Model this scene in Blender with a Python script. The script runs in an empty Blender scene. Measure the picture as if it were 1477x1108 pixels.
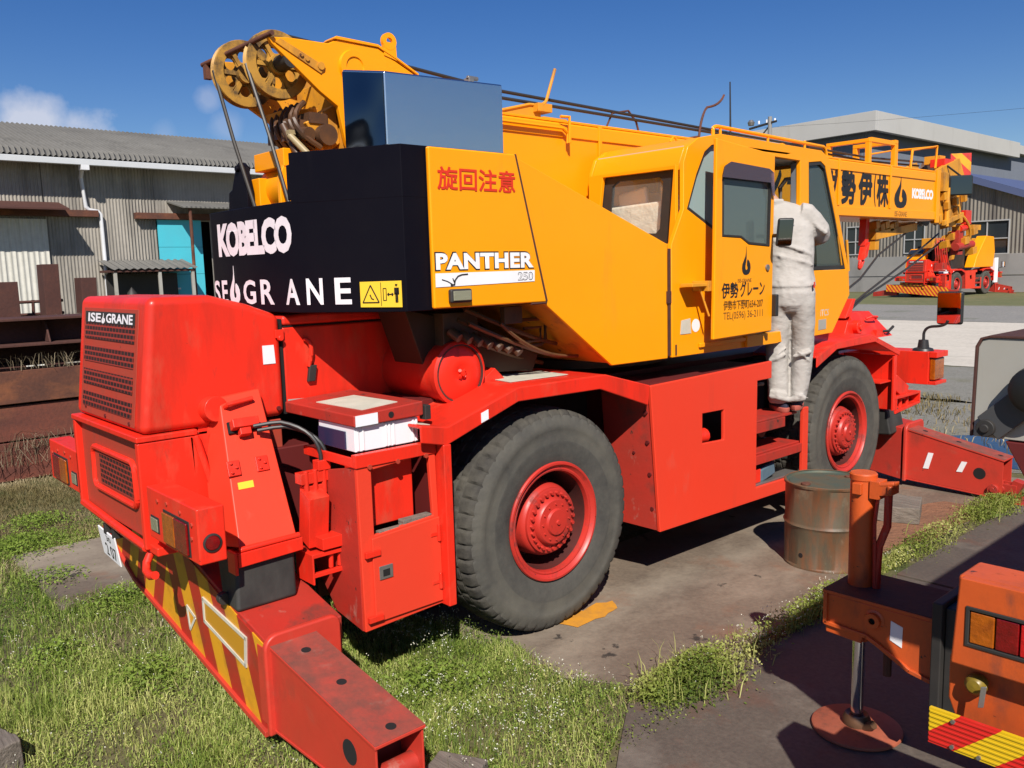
import bpy, bmesh, math, random
import numpy as np
from mathutils import Vector, Matrix
from mathutils.geometry import tessellate_polygon
R = math.radians
SC = bpy.context.scene
GZ = 0.07                                  # height of the yard surface
COL = SC.collection
random.seed(7); RNG = np.random.default_rng(7)

# ------------------------------------------------------------------ camera, sun, sky, exposure
def setup_view():
    cam = bpy.data.cameras.new('camera'); co = bpy.data.objects.new('camera', cam); COL.objects.link(co)
    cam.sensor_width = 36; cam.lens = 36 * 1222.06 / 1477; cam.clip_start = 0.05; cam.clip_end = 3000
    yaw, pitch, roll = R(41.8196), R(7.7003), R(-1.5893)
    d = Vector((-math.cos(yaw) * math.cos(pitch), math.sin(yaw) * math.cos(pitch), -math.sin(pitch)))
    r = d.cross(Vector((0, 0, 1))).normalized(); u = r.cross(d)
    r2 = r * math.cos(roll) + u * math.sin(roll); u2 = u * math.cos(roll) - r * math.sin(roll)
    m = Matrix((r2, u2, -d)).transposed().to_4x4(); m.translation = Vector((4.7447, -3.4176, 2.2320))
    co.matrix_world = m; SC.camera = co
setup_view()
SUN = Vector((0.392, -0.317, 0.466)).normalized()
sl = bpy.data.lights.new('sun', 'SUN'); sl.energy = 5.0; sl.angle = R(0.53); sl.color = (1.0, 0.94, 0.86)
so = bpy.data.objects.new('sun', sl); COL.objects.link(so); so.location = (20, -16, 24)
so.rotation_euler = SUN.to_track_quat('Z', 'Y').to_euler()
W = bpy.data.worlds.new('World'); SC.world = W; W.use_nodes = True
SC.view_settings.view_transform = 'Standard'; SC.view_settings.look = 'None'
SC.cycles.diffuse_bounces = 2; SC.cycles.transparent_max_bounces = 12
SC.view_settings.exposure = 0.45; SC.view_settings.gamma = 1.0
def setup_sky():
    nt = W.node_tree; nt.nodes.clear(); N = nt.nodes.new; L = nt.links.new
    out = N('ShaderNodeOutputWorld'); bg = N('ShaderNodeBackground'); sky = N('ShaderNodeTexSky')
    sky.sky_type = 'NISHITA'; sky.sun_disc = False; sky.sun_elevation = R(42.8); sky.sun_rotation = R(129)
    sky.altitude = 0; sky.air_density = 1.0; sky.dust_density = 0.15; sky.ozone_density = 3.4
    bg.inputs['Strength'].default_value = 0.072
    hs = N('ShaderNodeHueSaturation'); hs.inputs['Saturation'].default_value = 1.34; hs.inputs['Hue'].default_value = 0.516; hs.inputs['Value'].default_value = 0.86; L(sky.outputs[0], hs.inputs['Color'])
    # a few small fair-weather clouds low over the warehouse
    tc = N('ShaderNodeTexCoord')
    no = N('ShaderNodeTexNoise'); no.inputs['Scale'].default_value = 17.0; no.inputs['Detail'].default_value = 8; no.inputs['Roughness'].default_value = 0.58
    L(tc.outputs['Generated'], no.inputs['Vector'])
    def m2(op, a, b=None):
        n = N('ShaderNodeMath'); n.operation = op
        for i, v in enumerate((a, b)):
            if v is None: continue
            if isinstance(v, float): n.inputs[i].default_value = v
            else: L(v, n.inputs[i])
        return n.outputs[0]
    tot = None
    for cx, cy, cz, rad, amt in ((-0.9598, 0.2271, 0.1560, 0.050, 1.0), (-0.9483, 0.2772, 0.1430, 0.040, 1.0), (-0.966, 0.2117, 0.140, 0.05, 0.6), (-0.9026, 0.3871, 0.1883, 0.016, 0.35), (-0.90, 0.405, 0.160, 0.02, 0.25), (-0.925, 0.345, 0.150, 0.018, 0.2)):
        d = N('ShaderNodeVectorMath'); d.operation = 'DISTANCE'; L(tc.outputs['Generated'], d.inputs[0]); d.inputs[1].default_value = (cx, cy, cz)
        v = m2('SUBTRACT', m2('ADD', m2('MULTIPLY', no.outputs['Fac'], 1.7), -0.35), m2('DIVIDE', d.outputs['Value'], rad))
        r1 = N('ShaderNodeMapRange'); r1.inputs['From Min'].default_value = -0.42; r1.inputs['From Max'].default_value = 0.25; r1.inputs['To Max'].default_value = amt; L(v, r1.inputs['Value'])
        tot = r1.outputs[0] if tot is None else m2('MAXIMUM', tot, r1.outputs[0])
    mul2 = N('ShaderNodeMath'); mul2.operation = 'MULTIPLY'; mul2.inputs[1].default_value = 0.62; L(tot, mul2.inputs[0])
    mx = N('ShaderNodeMix'); mx.data_type = 'RGBA'; mx.inputs['B'].default_value = (8.6, 8.4, 8.8, 1)
    L(mul2.outputs[0], mx.inputs['Factor']); L(hs.outputs[0], mx.inputs['A'])
    L(mx.outputs['Result'], bg.inputs['Color']); L(bg.outputs[0], out.inputs['Surface'])
setup_sky()

# ------------------------------------------------------------------ materials
def pmat(name, col, rough=0.5, metal=0.0, coat=0.0, col2=None, vscale=2.0, vmix=0.5, dirt=None, chips=None, bump=None, spec=0.5, vstretch=(1, 1, 1), fine=None):
    m = bpy.data.materials.new(name); m.use_nodes = True
    nt = m.node_tree; N = nt.nodes.new; L = nt.links.new
    b = nt.nodes['Principled BSDF']
    b.inputs['Roughness'].default_value = rough; b.inputs['Metallic'].default_value = metal
    b.inputs['Coat Weight'].default_value = coat; b.inputs['Coat Roughness'].default_value = 0.12
    b.inputs['Specular IOR Level'].default_value = spec
    tc = N('ShaderNodeTexCoord')
    def noise(scale, detail=6, stretch=(1, 1, 1), ro=0.6, off=0.0):
        mp = N('ShaderNodeMapping'); mp.inputs['Scale'].default_value = [scale * s for s in stretch]; mp.inputs['Location'].default_value = (off, off * 1.7, off * 0.6)
        L(tc.outputs['Object'], mp.inputs[0]); n = N('ShaderNodeTexNoise'); n.inputs['Scale'].default_value = 1
        n.inputs['Detail'].default_value = detail; n.inputs['Roughness'].default_value = ro; L(mp.outputs[0], n.inputs['Vector']); return n.outputs['Fac']
    def ramp(src, lo, hi, gain=1.0):
        r = N('ShaderNodeMapRange'); r.inputs['From Min'].default_value = lo; r.inputs['From Max'].default_value = hi; r.inputs['To Max'].default_value = gain
        L(src, r.inputs['Value']); return r.outputs[0]
    def mix(f, a, c):
        x = N('ShaderNodeMix'); x.data_type = 'RGBA'
        if f is not None: L(f, x.inputs['Factor'])
        if isinstance(a, tuple): x.inputs['A'].default_value = (*a, 1)
        else: L(a, x.inputs['A'])
        x.inputs['B'].default_value = (*c, 1); return x.outputs['Result']
    cur = None
    if col2: cur = mix(ramp(noise(vscale, 7, vstretch), 0.3, 0.72, vmix), col, col2)
    else: b.inputs['Base Color'].default_value = (*col, 1)
    if fine: cur = mix(ramp(noise(fine[1], 5, ro=0.7, off=4.1), 0.35, 0.7, fine[2]), cur or col, fine[0])
    rsock = None
    for k, dd in enumerate(dirt if isinstance(dirt, list) else ([dirt] if dirt else [])):
        dc, lo, hi, gain, ds, st = dd
        f = ramp(noise(ds, 8, st, 0.65, 3.3 + k * 5), lo, hi, gain)
        cur = mix(f, cur or col, dc)
        rr = N('ShaderNodeMapRange'); rr.inputs['To Min'].default_value = rough; rr.inputs['To Max'].default_value = 0.85; L(f, rr.inputs['Value']); rsock = rr.outputs[0]
    if chips:
        cc, lo, cs = chips
        f = ramp(noise(cs, 8, ro=0.62, off=9.2), lo, lo + 0.02)
        cur = mix(f, cur or col, cc)
    if cur is not None: L(cur, b.inputs['Base Color'])
    if rsock is not None: L(rsock, b.inputs['Roughness'])
    if bump:
        bs, bd, st = bump[:3]
        bp = N('ShaderNodeBump'); bp.inputs['Strength'].default_value = 1.0; bp.inputs['Distance'].default_value = bd
        L(noise(bs, bump[3] if len(bump) > 3 else 6, st, off=1.1), bp.inputs['Height']); L(bp.outputs[0], b.inputs['Normal'])
    return m

M = {}
RED = (0.74, 0.024, 0.010)
M['red'] = pmat('red_paint', RED, 0.40, coat=0.10, spec=0.35, col2=(0.64, 0.030, 0.013), vscale=1.3, vmix=0.55,
                dirt=[((0.20, 0.025, 0.014), 0.50, 0.78, 0.65, 2.2, (1.6, 1.6, 0.35)), ((0.44, 0.11, 0.06), 0.55, 0.76, 0.5, 6, (1, 1, 0.4)), ((0.10, 0.025, 0.016), 0.60, 0.76, 0.5, 11, (1, 1, 0.35))], chips=((0.06, 0.02, 0.014), 0.715, 14), bump=(2.2, 0.004, (1, 1, 1)))
M['red_panel'] = pmat('sunned_red_paint', (0.70, 0.043, 0.018), 0.45, coat=0.05, spec=0.3, col2=(0.64, 0.050, 0.024), vscale=1.0, vmix=0.7, vstretch=(1, 1, 0.3),
                dirt=[((0.36, 0.05, 0.03), 0.60, 0.84, 0.4, 2.6, (1.8, 1.8, 0.25)), ((0.42, 0.16, 0.11), 0.62, 0.78, 0.3, 5, (1, 1, 0.4))], chips=((0.09, 0.025, 0.018), 0.745, 15), bump=(1.7, 0.005, (1, 1, 1)))
M['red_wheel'] = pmat('grimy_wheel_red', (0.50, 0.030, 0.020), 0.42, col2=(0.36, 0.026, 0.018), vscale=4, vmix=0.8, dirt=[((0.05, 0.018, 0.014), 0.52, 0.68, 0.8, 7, (1, 1, 1))], chips=((0.03, 0.015, 0.012), 0.69, 20))
M['red_beam'] = pmat('scuffed_red_paint', (0.56, 0.036, 0.021), 0.45, col2=(0.40, 0.038, 0.022), vscale=1.6, vmix=0.9, dirt=[((0.15, 0.04, 0.025), 0.54, 0.74, 0.7, 2.4, (1, 1, 0.7)), ((0.30, 0.09, 0.05), 0.58, 0.74, 0.5, 6, (0.4, 1, 1))], chips=((0.06, 0.02, 0.015), 0.70, 15), bump=(4, 0.004, (1, 1, 1)))
M['rust_red_top'] = pmat('rusty_red_top', (0.135, 0.062, 0.042), 0.75, col2=(0.44, 0.04, 0.024), vscale=1.9, vmix=1.0, fine=((0.09, 0.045, 0.033), 13, 0.7), dirt=((0.24, 0.16, 0.12), 0.58, 0.74, 0.5, 8, (1, 1, 1)), bump=(20, 0.002, (1, 1, 1)))
M['foot_orange'] = pmat('worn_orange_foot', (0.34, 0.085, 0.040), 0.65, col2=(0.22, 0.06, 0.035), vscale=5, vmix=0.9, dirt=((0.08, 0.035, 0.025), 0.54, 0.7, 0.8, 7, (1, 1, 1)), bump=(20, 0.003, (1, 1, 1)))
M['red_worn'] = pmat('worn_red_paint', (0.42, 0.022, 0.012), 0.55, col2=(0.30, 0.03, 0.018), vscale=3, vmix=0.8,
                     dirt=[((0.09, 0.035, 0.025), 0.52, 0.70, 0.85, 4, (1, 1, 0.7)), ((0.33, 0.26, 0.20), 0.62, 0.75, 0.5, 9, (1, 1, 0.6))], chips=((0.05, 0.022, 0.016), 0.66, 17), bump=(9, 0.003, (1, 1, 1)))
M['red_faded'] = pmat('faded_red_paint', (0.40, 0.035, 0.016), 0.52, col2=(0.33, 0.05, 0.026), vscale=2.4, vmix=0.8,
                      dirt=((0.14, 0.05, 0.035), 0.55, 0.75, 0.6, 5, (1, 1, 0.5)), chips=((0.06, 0.02, 0.015), 0.71, 16))
M['red_dark'] = pmat('dark_and_shaded_red_steel', (0.12, 0.008, 0.007), 0.6, col2=(0.08, 0.008, 0.007), vscale=2, vmix=0.8)  # on the decks this colour also carries the shade of the overhang
M['orange_red'] = pmat('orange_red_paint', (0.56, 0.088, 0.014), 0.42, coat=0.08, col2=(0.43, 0.068, 0.016), vscale=3, vmix=0.7,
                       dirt=[((0.16, 0.045, 0.02), 0.50, 0.74, 0.7, 4, (1, 1, 0.5)), ((0.07, 0.03, 0.02), 0.56, 0.72, 0.6, 9, (1, 1, 0.4))], chips=((0.06, 0.022, 0.014), 0.68, 15), bump=(5, 0.003, (1, 1, 1)))
M['yellow'] = pmat('yellow_paint', (0.90, 0.318, 0.002), 0.40, coat=0.08, spec=0.3, col2=(0.84, 0.285, 0.002), vscale=1.2, vmix=0.6,
                   dirt=((0.42, 0.17, 0.03), 0.62, 0.82, 0.45, 2.4, (1.5, 1.5, 0.35)), chips=((0.25, 0.10, 0.03), 0.76, 16), bump=(1.9, 0.003, (1, 1, 1)))
M['yellow_worn'] = pmat('worn_yellow_paint', (0.70, 0.30, 0.012), 0.5, col2=(0.50, 0.21, 0.02), vscale=3, vmix=0.8,
                        dirt=[((0.16, 0.08, 0.03), 0.50, 0.70, 0.8, 4, (1, 1, 0.5))], chips=((0.12, 0.045, 0.018), 0.66, 14))
M['sheave'] = pmat('greasy_sheave', (0.50, 0.26, 0.035), 0.55, col2=(0.33, 0.17, 0.03), vscale=5, vmix=0.9, dirt=[((0.030, 0.022, 0.016), 0.45, 0.60, 0.9, 6, (1, 1, 1))])
M['black'] = pmat('black_paint', (0.004, 0.0035, 0.007), 0.42, spec=0.08, col2=(0.007, 0.006, 0.009), vscale=2, vmix=0.8,
                  dirt=((0.03, 0.025, 0.027), 0.62, 0.82, 0.3, 2.5, (1.5, 1.5, 0.3)), bump=(1.5, 0.004, (1, 1, 1)))
M['black_dull'] = pmat('dull_black', (0.018, 0.017, 0.016), 0.6, col2=(0.035, 0.03, 0.026), vscale=6, vmix=0.7)
M['grease'] = pmat('greasy_machinery', (0.05, 0.028, 0.018), 0.5, col2=(0.13, 0.055, 0.02), vscale=9, vmix=0.9)
M['mirror'] = pmat('steel_dark_reflection', (0.13, 0.14, 0.16), 0.06, metal=1.0, bump=(3.2, 0.03, (1, 1, 1), 0))  # base colour darkened to paint in a dark reflection
M['mirror_side'] = pmat('polished_steel_flat', (0.80, 0.80, 0.78), 0.24, metal=1.0, bump=(0.8, 0.003, (1, 1, 1)))
M['mirror_glass'] = pmat('mirror_glass', (0.7, 0.72, 0.75), 0.02, metal=1.0)
M['mirror_dark'] = pmat('mirror_painted_reflection', (0.10, 0.105, 0.11), 0.03, metal=1.0)  # dark scene reflected in the mirrors is put into the colour
M['chrome'] = pmat('chrome_rod', (0.75, 0.75, 0.76), 0.12, metal=1.0)
M['steel'] = pmat('bare_steel', (0.32, 0.31, 0.29), 0.38, metal=0.7, col2=(0.22, 0.20, 0.18), vscale=8, vmix=0.7)
M['rope'] = pmat('wire_rope', (0.05, 0.045, 0.04), 0.5, metal=0.4)
M['rubber'] = pmat('tyre_rubber', (0.040, 0.039, 0.036), 0.8, col2=(0.075, 0.072, 0.063), vscale=3.5, vmix=0.8, fine=((0.11, 0.102, 0.085), 16, 0.4), spec=0.35, bump=(40, 0.0016, (1, 1, 1)))
M['tread'] = pmat('tyre_tread', (0.030, 0.028, 0.026), 0.85, col2=(0.085, 0.078, 0.062), vscale=9, vmix=0.9, spec=0.3, bump=(26, 0.006, (1, 1, 1)))
M['boot'] = pmat('grey_rubber_flap', (0.018, 0.018, 0.018), 0.6, spec=0.3, col2=(0.055, 0.052, 0.046), vscale=5, vmix=0.9, vstretch=(1, 1, 0.4), bump=(6, 0.006, (1, 1, 1)))
M['hose'] = pmat('black_hose', (0.02, 0.02, 0.02), 0.45)
M['dark'] = pmat('cavity_shade', (0.006, 0.005, 0.005), 0.9)  # near-black paints the shade inside holes, gaps and housings
M['white'] = pmat('white_paint', (0.80, 0.79, 0.80), 0.5, col2=(0.70, 0.68, 0.68), vscale=6)
M['white_plastic'] = pmat('white_plastic', (0.74, 0.75, 0.77), 0.45)
M['cream'] = pmat('cream_plate', (0.55, 0.52, 0.42), 0.7, col2=(0.42, 0.40, 0.32), vscale=9, vmix=0.8)
M['letter_white'] = pmat('white_lettering', (0.82, 0.78, 0.80), 0.5, col2=(0.70, 0.64, 0.67), vscale=9, vmix=0.8)
M['letter_red'] = pmat('red_lettering', (0.62, 0.030, 0.008), 0.5)
M['letter_black'] = pmat('black_lettering', (0.012, 0.011, 0.012), 0.5)
M['letter_brown'] = pmat('dark_brown_lettering', (0.10, 0.045, 0.008), 0.5)
M['sticker_yellow'] = pmat('yellow_sticker', (0.78, 0.50, 0.03), 0.5)
M['amber'] = pmat('amber_lens', (0.40, 0.095, 0.004), 0.18, col2=(0.20, 0.04, 0.003), vscale=24, vmix=0.9, coat=0.6, bump=(60, 0.003, (1, 0.1, 1)))
M['red_lens'] = pmat('red_lens', (0.22, 0.003, 0.005), 0.18, col2=(0.08, 0.002, 0.003), vscale=24, vmix=0.9, coat=0.6, bump=(60, 0.003, (1, 0.1, 1)))
M['clear_lens'] = pmat('clear_lens', (0.22, 0.22, 0.15), 0.2, coat=0.6, bump=(70, 0.003, (1, 0.1, 1)))
M['rust'] = pmat('rusted_steel', (0.150, 0.050, 0.024), 0.8, col2=(0.060, 0.023, 0.016), vscale=3, vmix=0.9, dirt=[((0.25, 0.085, 0.03), 0.52, 0.72, 0.75, 3.1, (0.5, 0.5, 1.2))], fine=((0.04, 0.018, 0.014), 30, 0.5), bump=(28, 0.003, (1, 1, 1)))
M['rust_dark'] = pmat('dark_rusted_steel', (0.062, 0.020, 0.014), 0.8, col2=(0.095, 0.032, 0.02), vscale=4, vmix=0.8, fine=((0.03, 0.014, 0.012), 30, 0.5), bump=(28, 0.003, (1, 1, 1)))
M['timber'] = pmat('weathered_timber', (0.20, 0.17, 0.14), 0.85, col2=(0.09, 0.075, 0.06), vscale=6, vmix=0.9, vstretch=(0.5, 5, 5), bump=(8, 0.01, (0.4, 6, 6)))
M['drum'] = pmat('stained_drum_steel', (0.105, 0.084, 0.050), 0.55, col2=(0.062, 0.049, 0.030), vscale=3, vmix=0.8, vstretch=(1, 1, 0.4), dirt=[((0.17, 0.060, 0.022), 0.44, 0.62, 0.95, 3.2, (2, 2, 0.55)), ((0.22, 0.20, 0.13), 0.62, 0.72, 0.5, 5, (1, 1, 0.6)), ((0.06, 0.04, 0.025), 0.54, 0.68, 0.7, 8, (1.6, 1.6, 0.3))], bump=(14, 0.002, (1, 1, 1)))
M['drum_top'] = pmat('drum_lid', (0.13, 0.105, 0.06), 0.55, metal=0.3, col2=(0.035, 0.10, 0.095), vscale=5, vmix=0.95, dirt=((0.16, 0.065, 0.025), 0.52, 0.66, 0.8, 6, (1, 1, 1)))
M['grey_sheet'] = pmat('grey_sheet_metal', (0.36, 0.35, 0.315), 0.5, col2=(0.29, 0.27, 0.225), vscale=3, vmix=0.8, dirt=((0.12, 0.085, 0.055), 0.56, 0.76, 0.6, 3, (1, 1, 0.5)))
M['skin'] = pmat('skin', (0.42, 0.24, 0.17), 0.55)
M['hair'] = pmat('grey_hair', (0.10, 0.095, 0.09), 0.8, col2=(0.2, 0.19, 0.18), vscale=60)
M['cloth'] = pmat('white_cotton', (0.43, 0.405, 0.375), 0.9, col2=(0.34, 0.315, 0.285), vscale=5, vmix=0.9, spec=0.2, bump=(6, 0.015, (1, 1, 1.5), 3))
M['shoe'] = pmat('dark_blue_shoe', (0.02, 0.022, 0.045), 0.6)
M['shoe_sole'] = pmat('red_sole', (0.42, 0.10, 0.07), 0.7)
M['seat'] = pmat('wrapped_seat', (0.78, 0.74, 0.62), 0.4, coat=0.4, bump=(9, 0.02, (1, 1, 1)))

def glass(name, tint, gloss=0.10, dust_haze=0.0, dcol=(0.4, 0.52, 0.5)):
    m = bpy.data.materials.new(name); m.use_nodes = True; nt = m.node_tree; nt.nodes.clear(); N = nt.nodes.new; L = nt.links.new
    o = N('ShaderNodeOutputMaterial'); t = N('ShaderNodeBsdfTransparent'); g = N('ShaderNodeBsdfGlossy'); x = N('ShaderNodeMixShader'); f = N('ShaderNodeLayerWeight')
    t.inputs['Color'].default_value = (*tint, 1); g.inputs['Roughness'].default_value = 0.02
    d = N('ShaderNodeBsdfDiffuse'); d.inputs['Color'].default_value = (*dcol, 1); y = N('ShaderNodeMixShader'); y.inputs[0].default_value = dust_haze; L(t.outputs[0], y.inputs[1]); L(d.outputs[0], y.inputs[2])  # diffuse share paints a pale veil, lightening the pane like reflected sky
    f.inputs['Blend'].default_value = gloss; L(f.outputs['Fresnel'], x.inputs[0]); L(y.outputs[0], x.inputs[1]); L(g.outputs[0], x.inputs[2]); L(x.outputs[0], o.inputs[0]); return m
M['glass'] = glass('cab_glass', (0.80, 0.90, 0.88), 0.32, 0.13, (0.40, 0.52, 0.50))
M['glass_door'] = glass('door_glass', (0.85, 0.93, 0.92), 0.32, 0.22, (0.40, 0.52, 0.50))
M['glass_pale'] = glass('dusty_sheen_glass', (0.80, 0.90, 0.88), 0.32, 0.62, (0.42, 0.56, 0.545))  # pale share stands for sky reflection as well as dust
M['glass_dim'] = glass('painted_haze_glass', (0.98, 0.98, 0.96), 0.28, 0.16, (0.52, 0.51, 0.46))  # haze painted into the pane to make the window look lighter
M['glass_violet'] = glass('violet_visor', (0.74, 0.62, 0.70), 0.28, 0.15, (0.42, 0.30, 0.38))

def stripes(name, c1, c2, ax, az, width, x0=0.0, mirror=None, dirt=True):
    """diagonal warning stripes across the x-z face of an object"""
    m = pmat(name, c1, 0.45); nt = m.node_tree; N = nt.nodes.new; L = nt.links.new; b = nt.nodes['Principled BSDF']
    tc = N('ShaderNodeTexCoord'); s = N('ShaderNodeSeparateXYZ'); L(tc.outputs['Object'], s.inputs[0])
    def mth(op, a, c):
        n = N('ShaderNodeMath'); n.operation = op
        for i, v in enumerate((a, c)):
            if isinstance(v, (int, float)): n.inputs[i].default_value = v
            elif v is not None: L(v, n.inputs[i])
        return n.outputs[0]
    x = mth('SUBTRACT', s.outputs['X'], x0)
    if mirror: x = mth('ABSOLUTE', x, None)
    v = mth('ADD', mth('MULTIPLY', x, ax), mth('MULTIPLY', s.outputs['Z'], az))
    f = mth('GREATER_THAN', mth('FRACT', mth('DIVIDE', v, width * 2), None), 0.5)
    mx = N('ShaderNodeMix'); mx.data_type = 'RGBA'; mx.inputs['A'].default_value = (*c1, 1); mx.inputs['B'].default_value = (*c2, 1); L(f, mx.inputs['Factor'])
    no = N('ShaderNodeTexNoise'); no.inputs['Scale'].default_value = 7; no.inputs['Detail'].default_value = 8; L(tc.outputs['Object'], no.inputs['Vector'])
    r = N('ShaderNodeMapRange'); r.inputs['From Min'].default_value = 0.5; r.inputs['From Max'].default_value = 0.75; r.inputs['To Max'].default_value = 0.6 if dirt else 0; L(no.outputs['Fac'], r.inputs['Value'])
    m2 = N('ShaderNodeMix'); m2.data_type = 'RGBA'; L(r.outputs[0], m2.inputs['Factor']); L(mx.outputs['Result'], m2.inputs['A']); m2.inputs['B'].default_value = (0.12, 0.04, 0.02, 1)
    L(m2.outputs['Result'], b.inputs['Base Color']); return m
M['chevron'] = stripes('chevron_stripes', (0.36, 0.022, 0.012), (0.62, 0.29, 0.012), 1.0, 0.42, 0.145, 0.10, True)
M['chevron2'] = stripes('reflective_stripes', (0.62, 0.40, 0.008), (0.55, 0.018, 0.012), 1.0, -1.1, 0.105, 2.985, dirt=False)
M['boom_stripe'] = stripes('boom_tip_stripes', (0.80, 0.34, 0.01), (0.55, 0.03, 0.02), 1.0, 0.8, 0.10, 0.0)

def mesh_grille(name):
    m = pmat(name, (0.33, 0.02, 0.012), 0.55); nt = m.node_tree; N = nt.nodes.new; L = nt.links.new; b = nt.nodes['Principled BSDF']
    tc = N('ShaderNodeTexCoord'); s = N('ShaderNodeSeparateXYZ'); c = N('ShaderNodeCombineXYZ'); L(tc.outputs['Object'], s.inputs[0]); L(s.outputs['X'], c.inputs[0]); L(s.outputs['Z'], c.inputs[1])
    br = N('ShaderNodeTexBrick'); L(c.outputs[0], br.inputs['Vector']); br.inputs['Scale'].default_value = 1; br.inputs['Brick Width'].default_value = 0.050; br.inputs['Row Height'].default_value = 0.028
    br.inputs['Mortar Size'].default_value = 0.0048; br.inputs['Mortar Smooth'].default_value = 0.1
    br.inputs['Color1'].default_value = (0.012, 0.006, 0.006, 1); br.inputs['Color2'].default_value = (0.022, 0.010, 0.008, 1); br.inputs['Mortar'].default_value = (0.30, 0.03, 0.018, 1)
    L(br.outputs['Color'], b.inputs['Base Color'])
    bp = N('ShaderNodeBump'); bp.inputs['Distance'].default_value = 0.01; bp.inputs['Strength'].default_value = 1; L(br.outputs['Fac'], bp.inputs['Height']); L(bp.outputs[0], b.inputs['Normal']); return m
M['grille'] = mesh_grille('expanded_metal')

# ------------------------------------------------------------------ mesh building
AX = {'X': lambda t, a, b: (t, a, b), 'Y': lambda t, a, b: (a, t, b), 'Z': lambda t, a, b: (a, b, t)}
class MB:
    made = []
    def __init__(s): s.v = []; s.f = []; s.mi = []; s.cur = 0
    def add(s, vs, fs):
        n = len(s.v); s.v += [tuple(v) for v in vs]; s.f += [tuple(i + n for i in f) for f in fs]; s.mi += [s.cur] * len(fs); return s
    def box(s, x0, x1, y0, y1, z0, z1): return s.hexa([(x0, y0, z0), (x1, y0, z0), (x1, y1, z0), (x0, y1, z0), (x0, y0, z1), (x1, y0, z1), (x1, y1, z1), (x0, y1, z1)])
    def hexa(s, p): return s.add(p, [(0, 3, 2, 1), (4, 5, 6, 7), (0, 1, 5, 4), (1, 2, 6, 5), (2, 3, 7, 6), (3, 0, 4, 7)])
    def obox(s, c, ex, ey, ez):
        c, ex, ey, ez = map(Vector, (c, ex, ey, ez))
        return s.hexa([c + a * ex + b * ey + d * ez for d in (-1, 1) for a, b in ((-1, -1), (1, -1), (1, 1), (-1, 1))])
    def prism(s, poly, ax, a, b):
        n = len(poly); g = AX[ax]
        return s.add([g(a, *p) for p in poly] + [g(b, *p) for p in poly], [tuple(range(n)), tuple(range(2 * n - 1, n - 1, -1))] + [(i, (i + 1) % n, n + (i + 1) % n, n + i) for i in range(n)])
    def plate(s, outer, holes, ax, a, b):
        g = AX[ax]; loops = [outer] + holes; flat = [p for l in loops for p in l]; n = len(flat)
        tri = tessellate_polygon([[Vector((p[0], p[1], 0)) for p in l] for l in loops])
        fs = [tuple(t) for t in tri] + [tuple(i + n for i in reversed(t)) for t in tri]; k = 0
        for l in loops:
            m = len(l); fs += [(k + i, k + (i + 1) % m, n + k + (i + 1) % m, n + k + i) for i in range(m)]; k += m
        return s.add([g(a, *p) for p in flat] + [g(b, *p) for p in flat], fs)
    def ring(s, p, t, r, n, ref):
        t = t.normalized(); a = t.cross(ref)
        if a.length < 1e-4: a = t.cross(Vector((1, 0, 0)))
        a.normalize(); b = t.cross(a); return [p + (a * math.cos(2 * math.pi * i / n) + b * math.sin(2 * math.pi * i / n)) * r for i in range(n)]
    def tube(s, pts, r, n=8, ref=(0.13, 0.21, 0.97)):
        pts = [Vector(p) for p in pts]; ref = Vector(ref); vs = []; m = len(pts); rr = r if isinstance(r, (list, tuple)) else [r] * m
        for i, p in enumerate(pts):
            t = (pts[min(i + 1, m - 1)] - p).normalized() + (p - pts[max(i - 1, 0)]).normalized(); vs += s.ring(p, t, rr[i], n, ref)
        fs = [(i * n + j, i * n + (j + 1) % n, (i + 1) * n + (j + 1) % n, (i + 1) * n + j) for i in range(m - 1) for j in range(n)]
        return s.add(vs, fs + [tuple(range(n - 1, -1, -1)), tuple((m - 1) * n + j for j in range(n))])
    def cyl(s, a, b, r, n=24, r1=None): return s.tube([a, b], [r, r if r1 is None else r1], n)
    def lathe(s, prof, o, ax='X', n=64, rad=None):
        """prof: (t, r) along axis; rad(i, k, r) may change a radius"""
        o = Vector(o); vs = []; m = len(prof)
        for k, (t, r) in enumerate(prof):
            for i in range(n):
                q = r if rad is None else rad(i, k, r); c, d = q * math.cos(2 * math.pi * i / n), q * math.sin(2 * math.pi * i / n)
                vs.append(o + Vector(AX[ax](t, c, d)))
        return s.add(vs, [(k * n + i, k * n + (i + 1) % n, (k + 1) * n + (i + 1) % n, (k + 1) * n + i) for k in range(m - 1) for i in range(n)])
    def clusters(s):
        """faces grouped into pieces that lie apart from each other"""
        n = len(s.v); pr = list(range(n))
        def find(i):
            while pr[i] != i: pr[i] = pr[pr[i]]; i = pr[i]
            return i
        for f in s.f:
            r = find(f[0])
            for i in f[1:]: pr[find(i)] = r
        isl = {}
        for k, f in enumerate(s.f): isl.setdefault(find(f[0]), []).append(k)
        if len(isl) > 120: return [list(range(len(s.f)))]
        it = []
        for fs in isl.values():
            vs = np.array([s.v[i] for k in fs for i in s.f[k]]); it.append([vs.min(0) - 0.003, vs.max(0) + 0.003, fs])
        done = False
        while not done:
            done = True
            for i in range(len(it)):
                for j in range(len(it) - 1, i, -1):
                    if (it[i][0] <= it[j][1]).all() and (it[j][0] <= it[i][1]).all():
                        it[i] = [np.minimum(it[i][0], it[j][0]), np.maximum(it[i][1], it[j][1]), it[i][2] + it[j][2]]; del it[j]; done = False
        return [c[2] for c in sorted(it, key=lambda c: -float(np.prod(c[1] - c[0])))]
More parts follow.
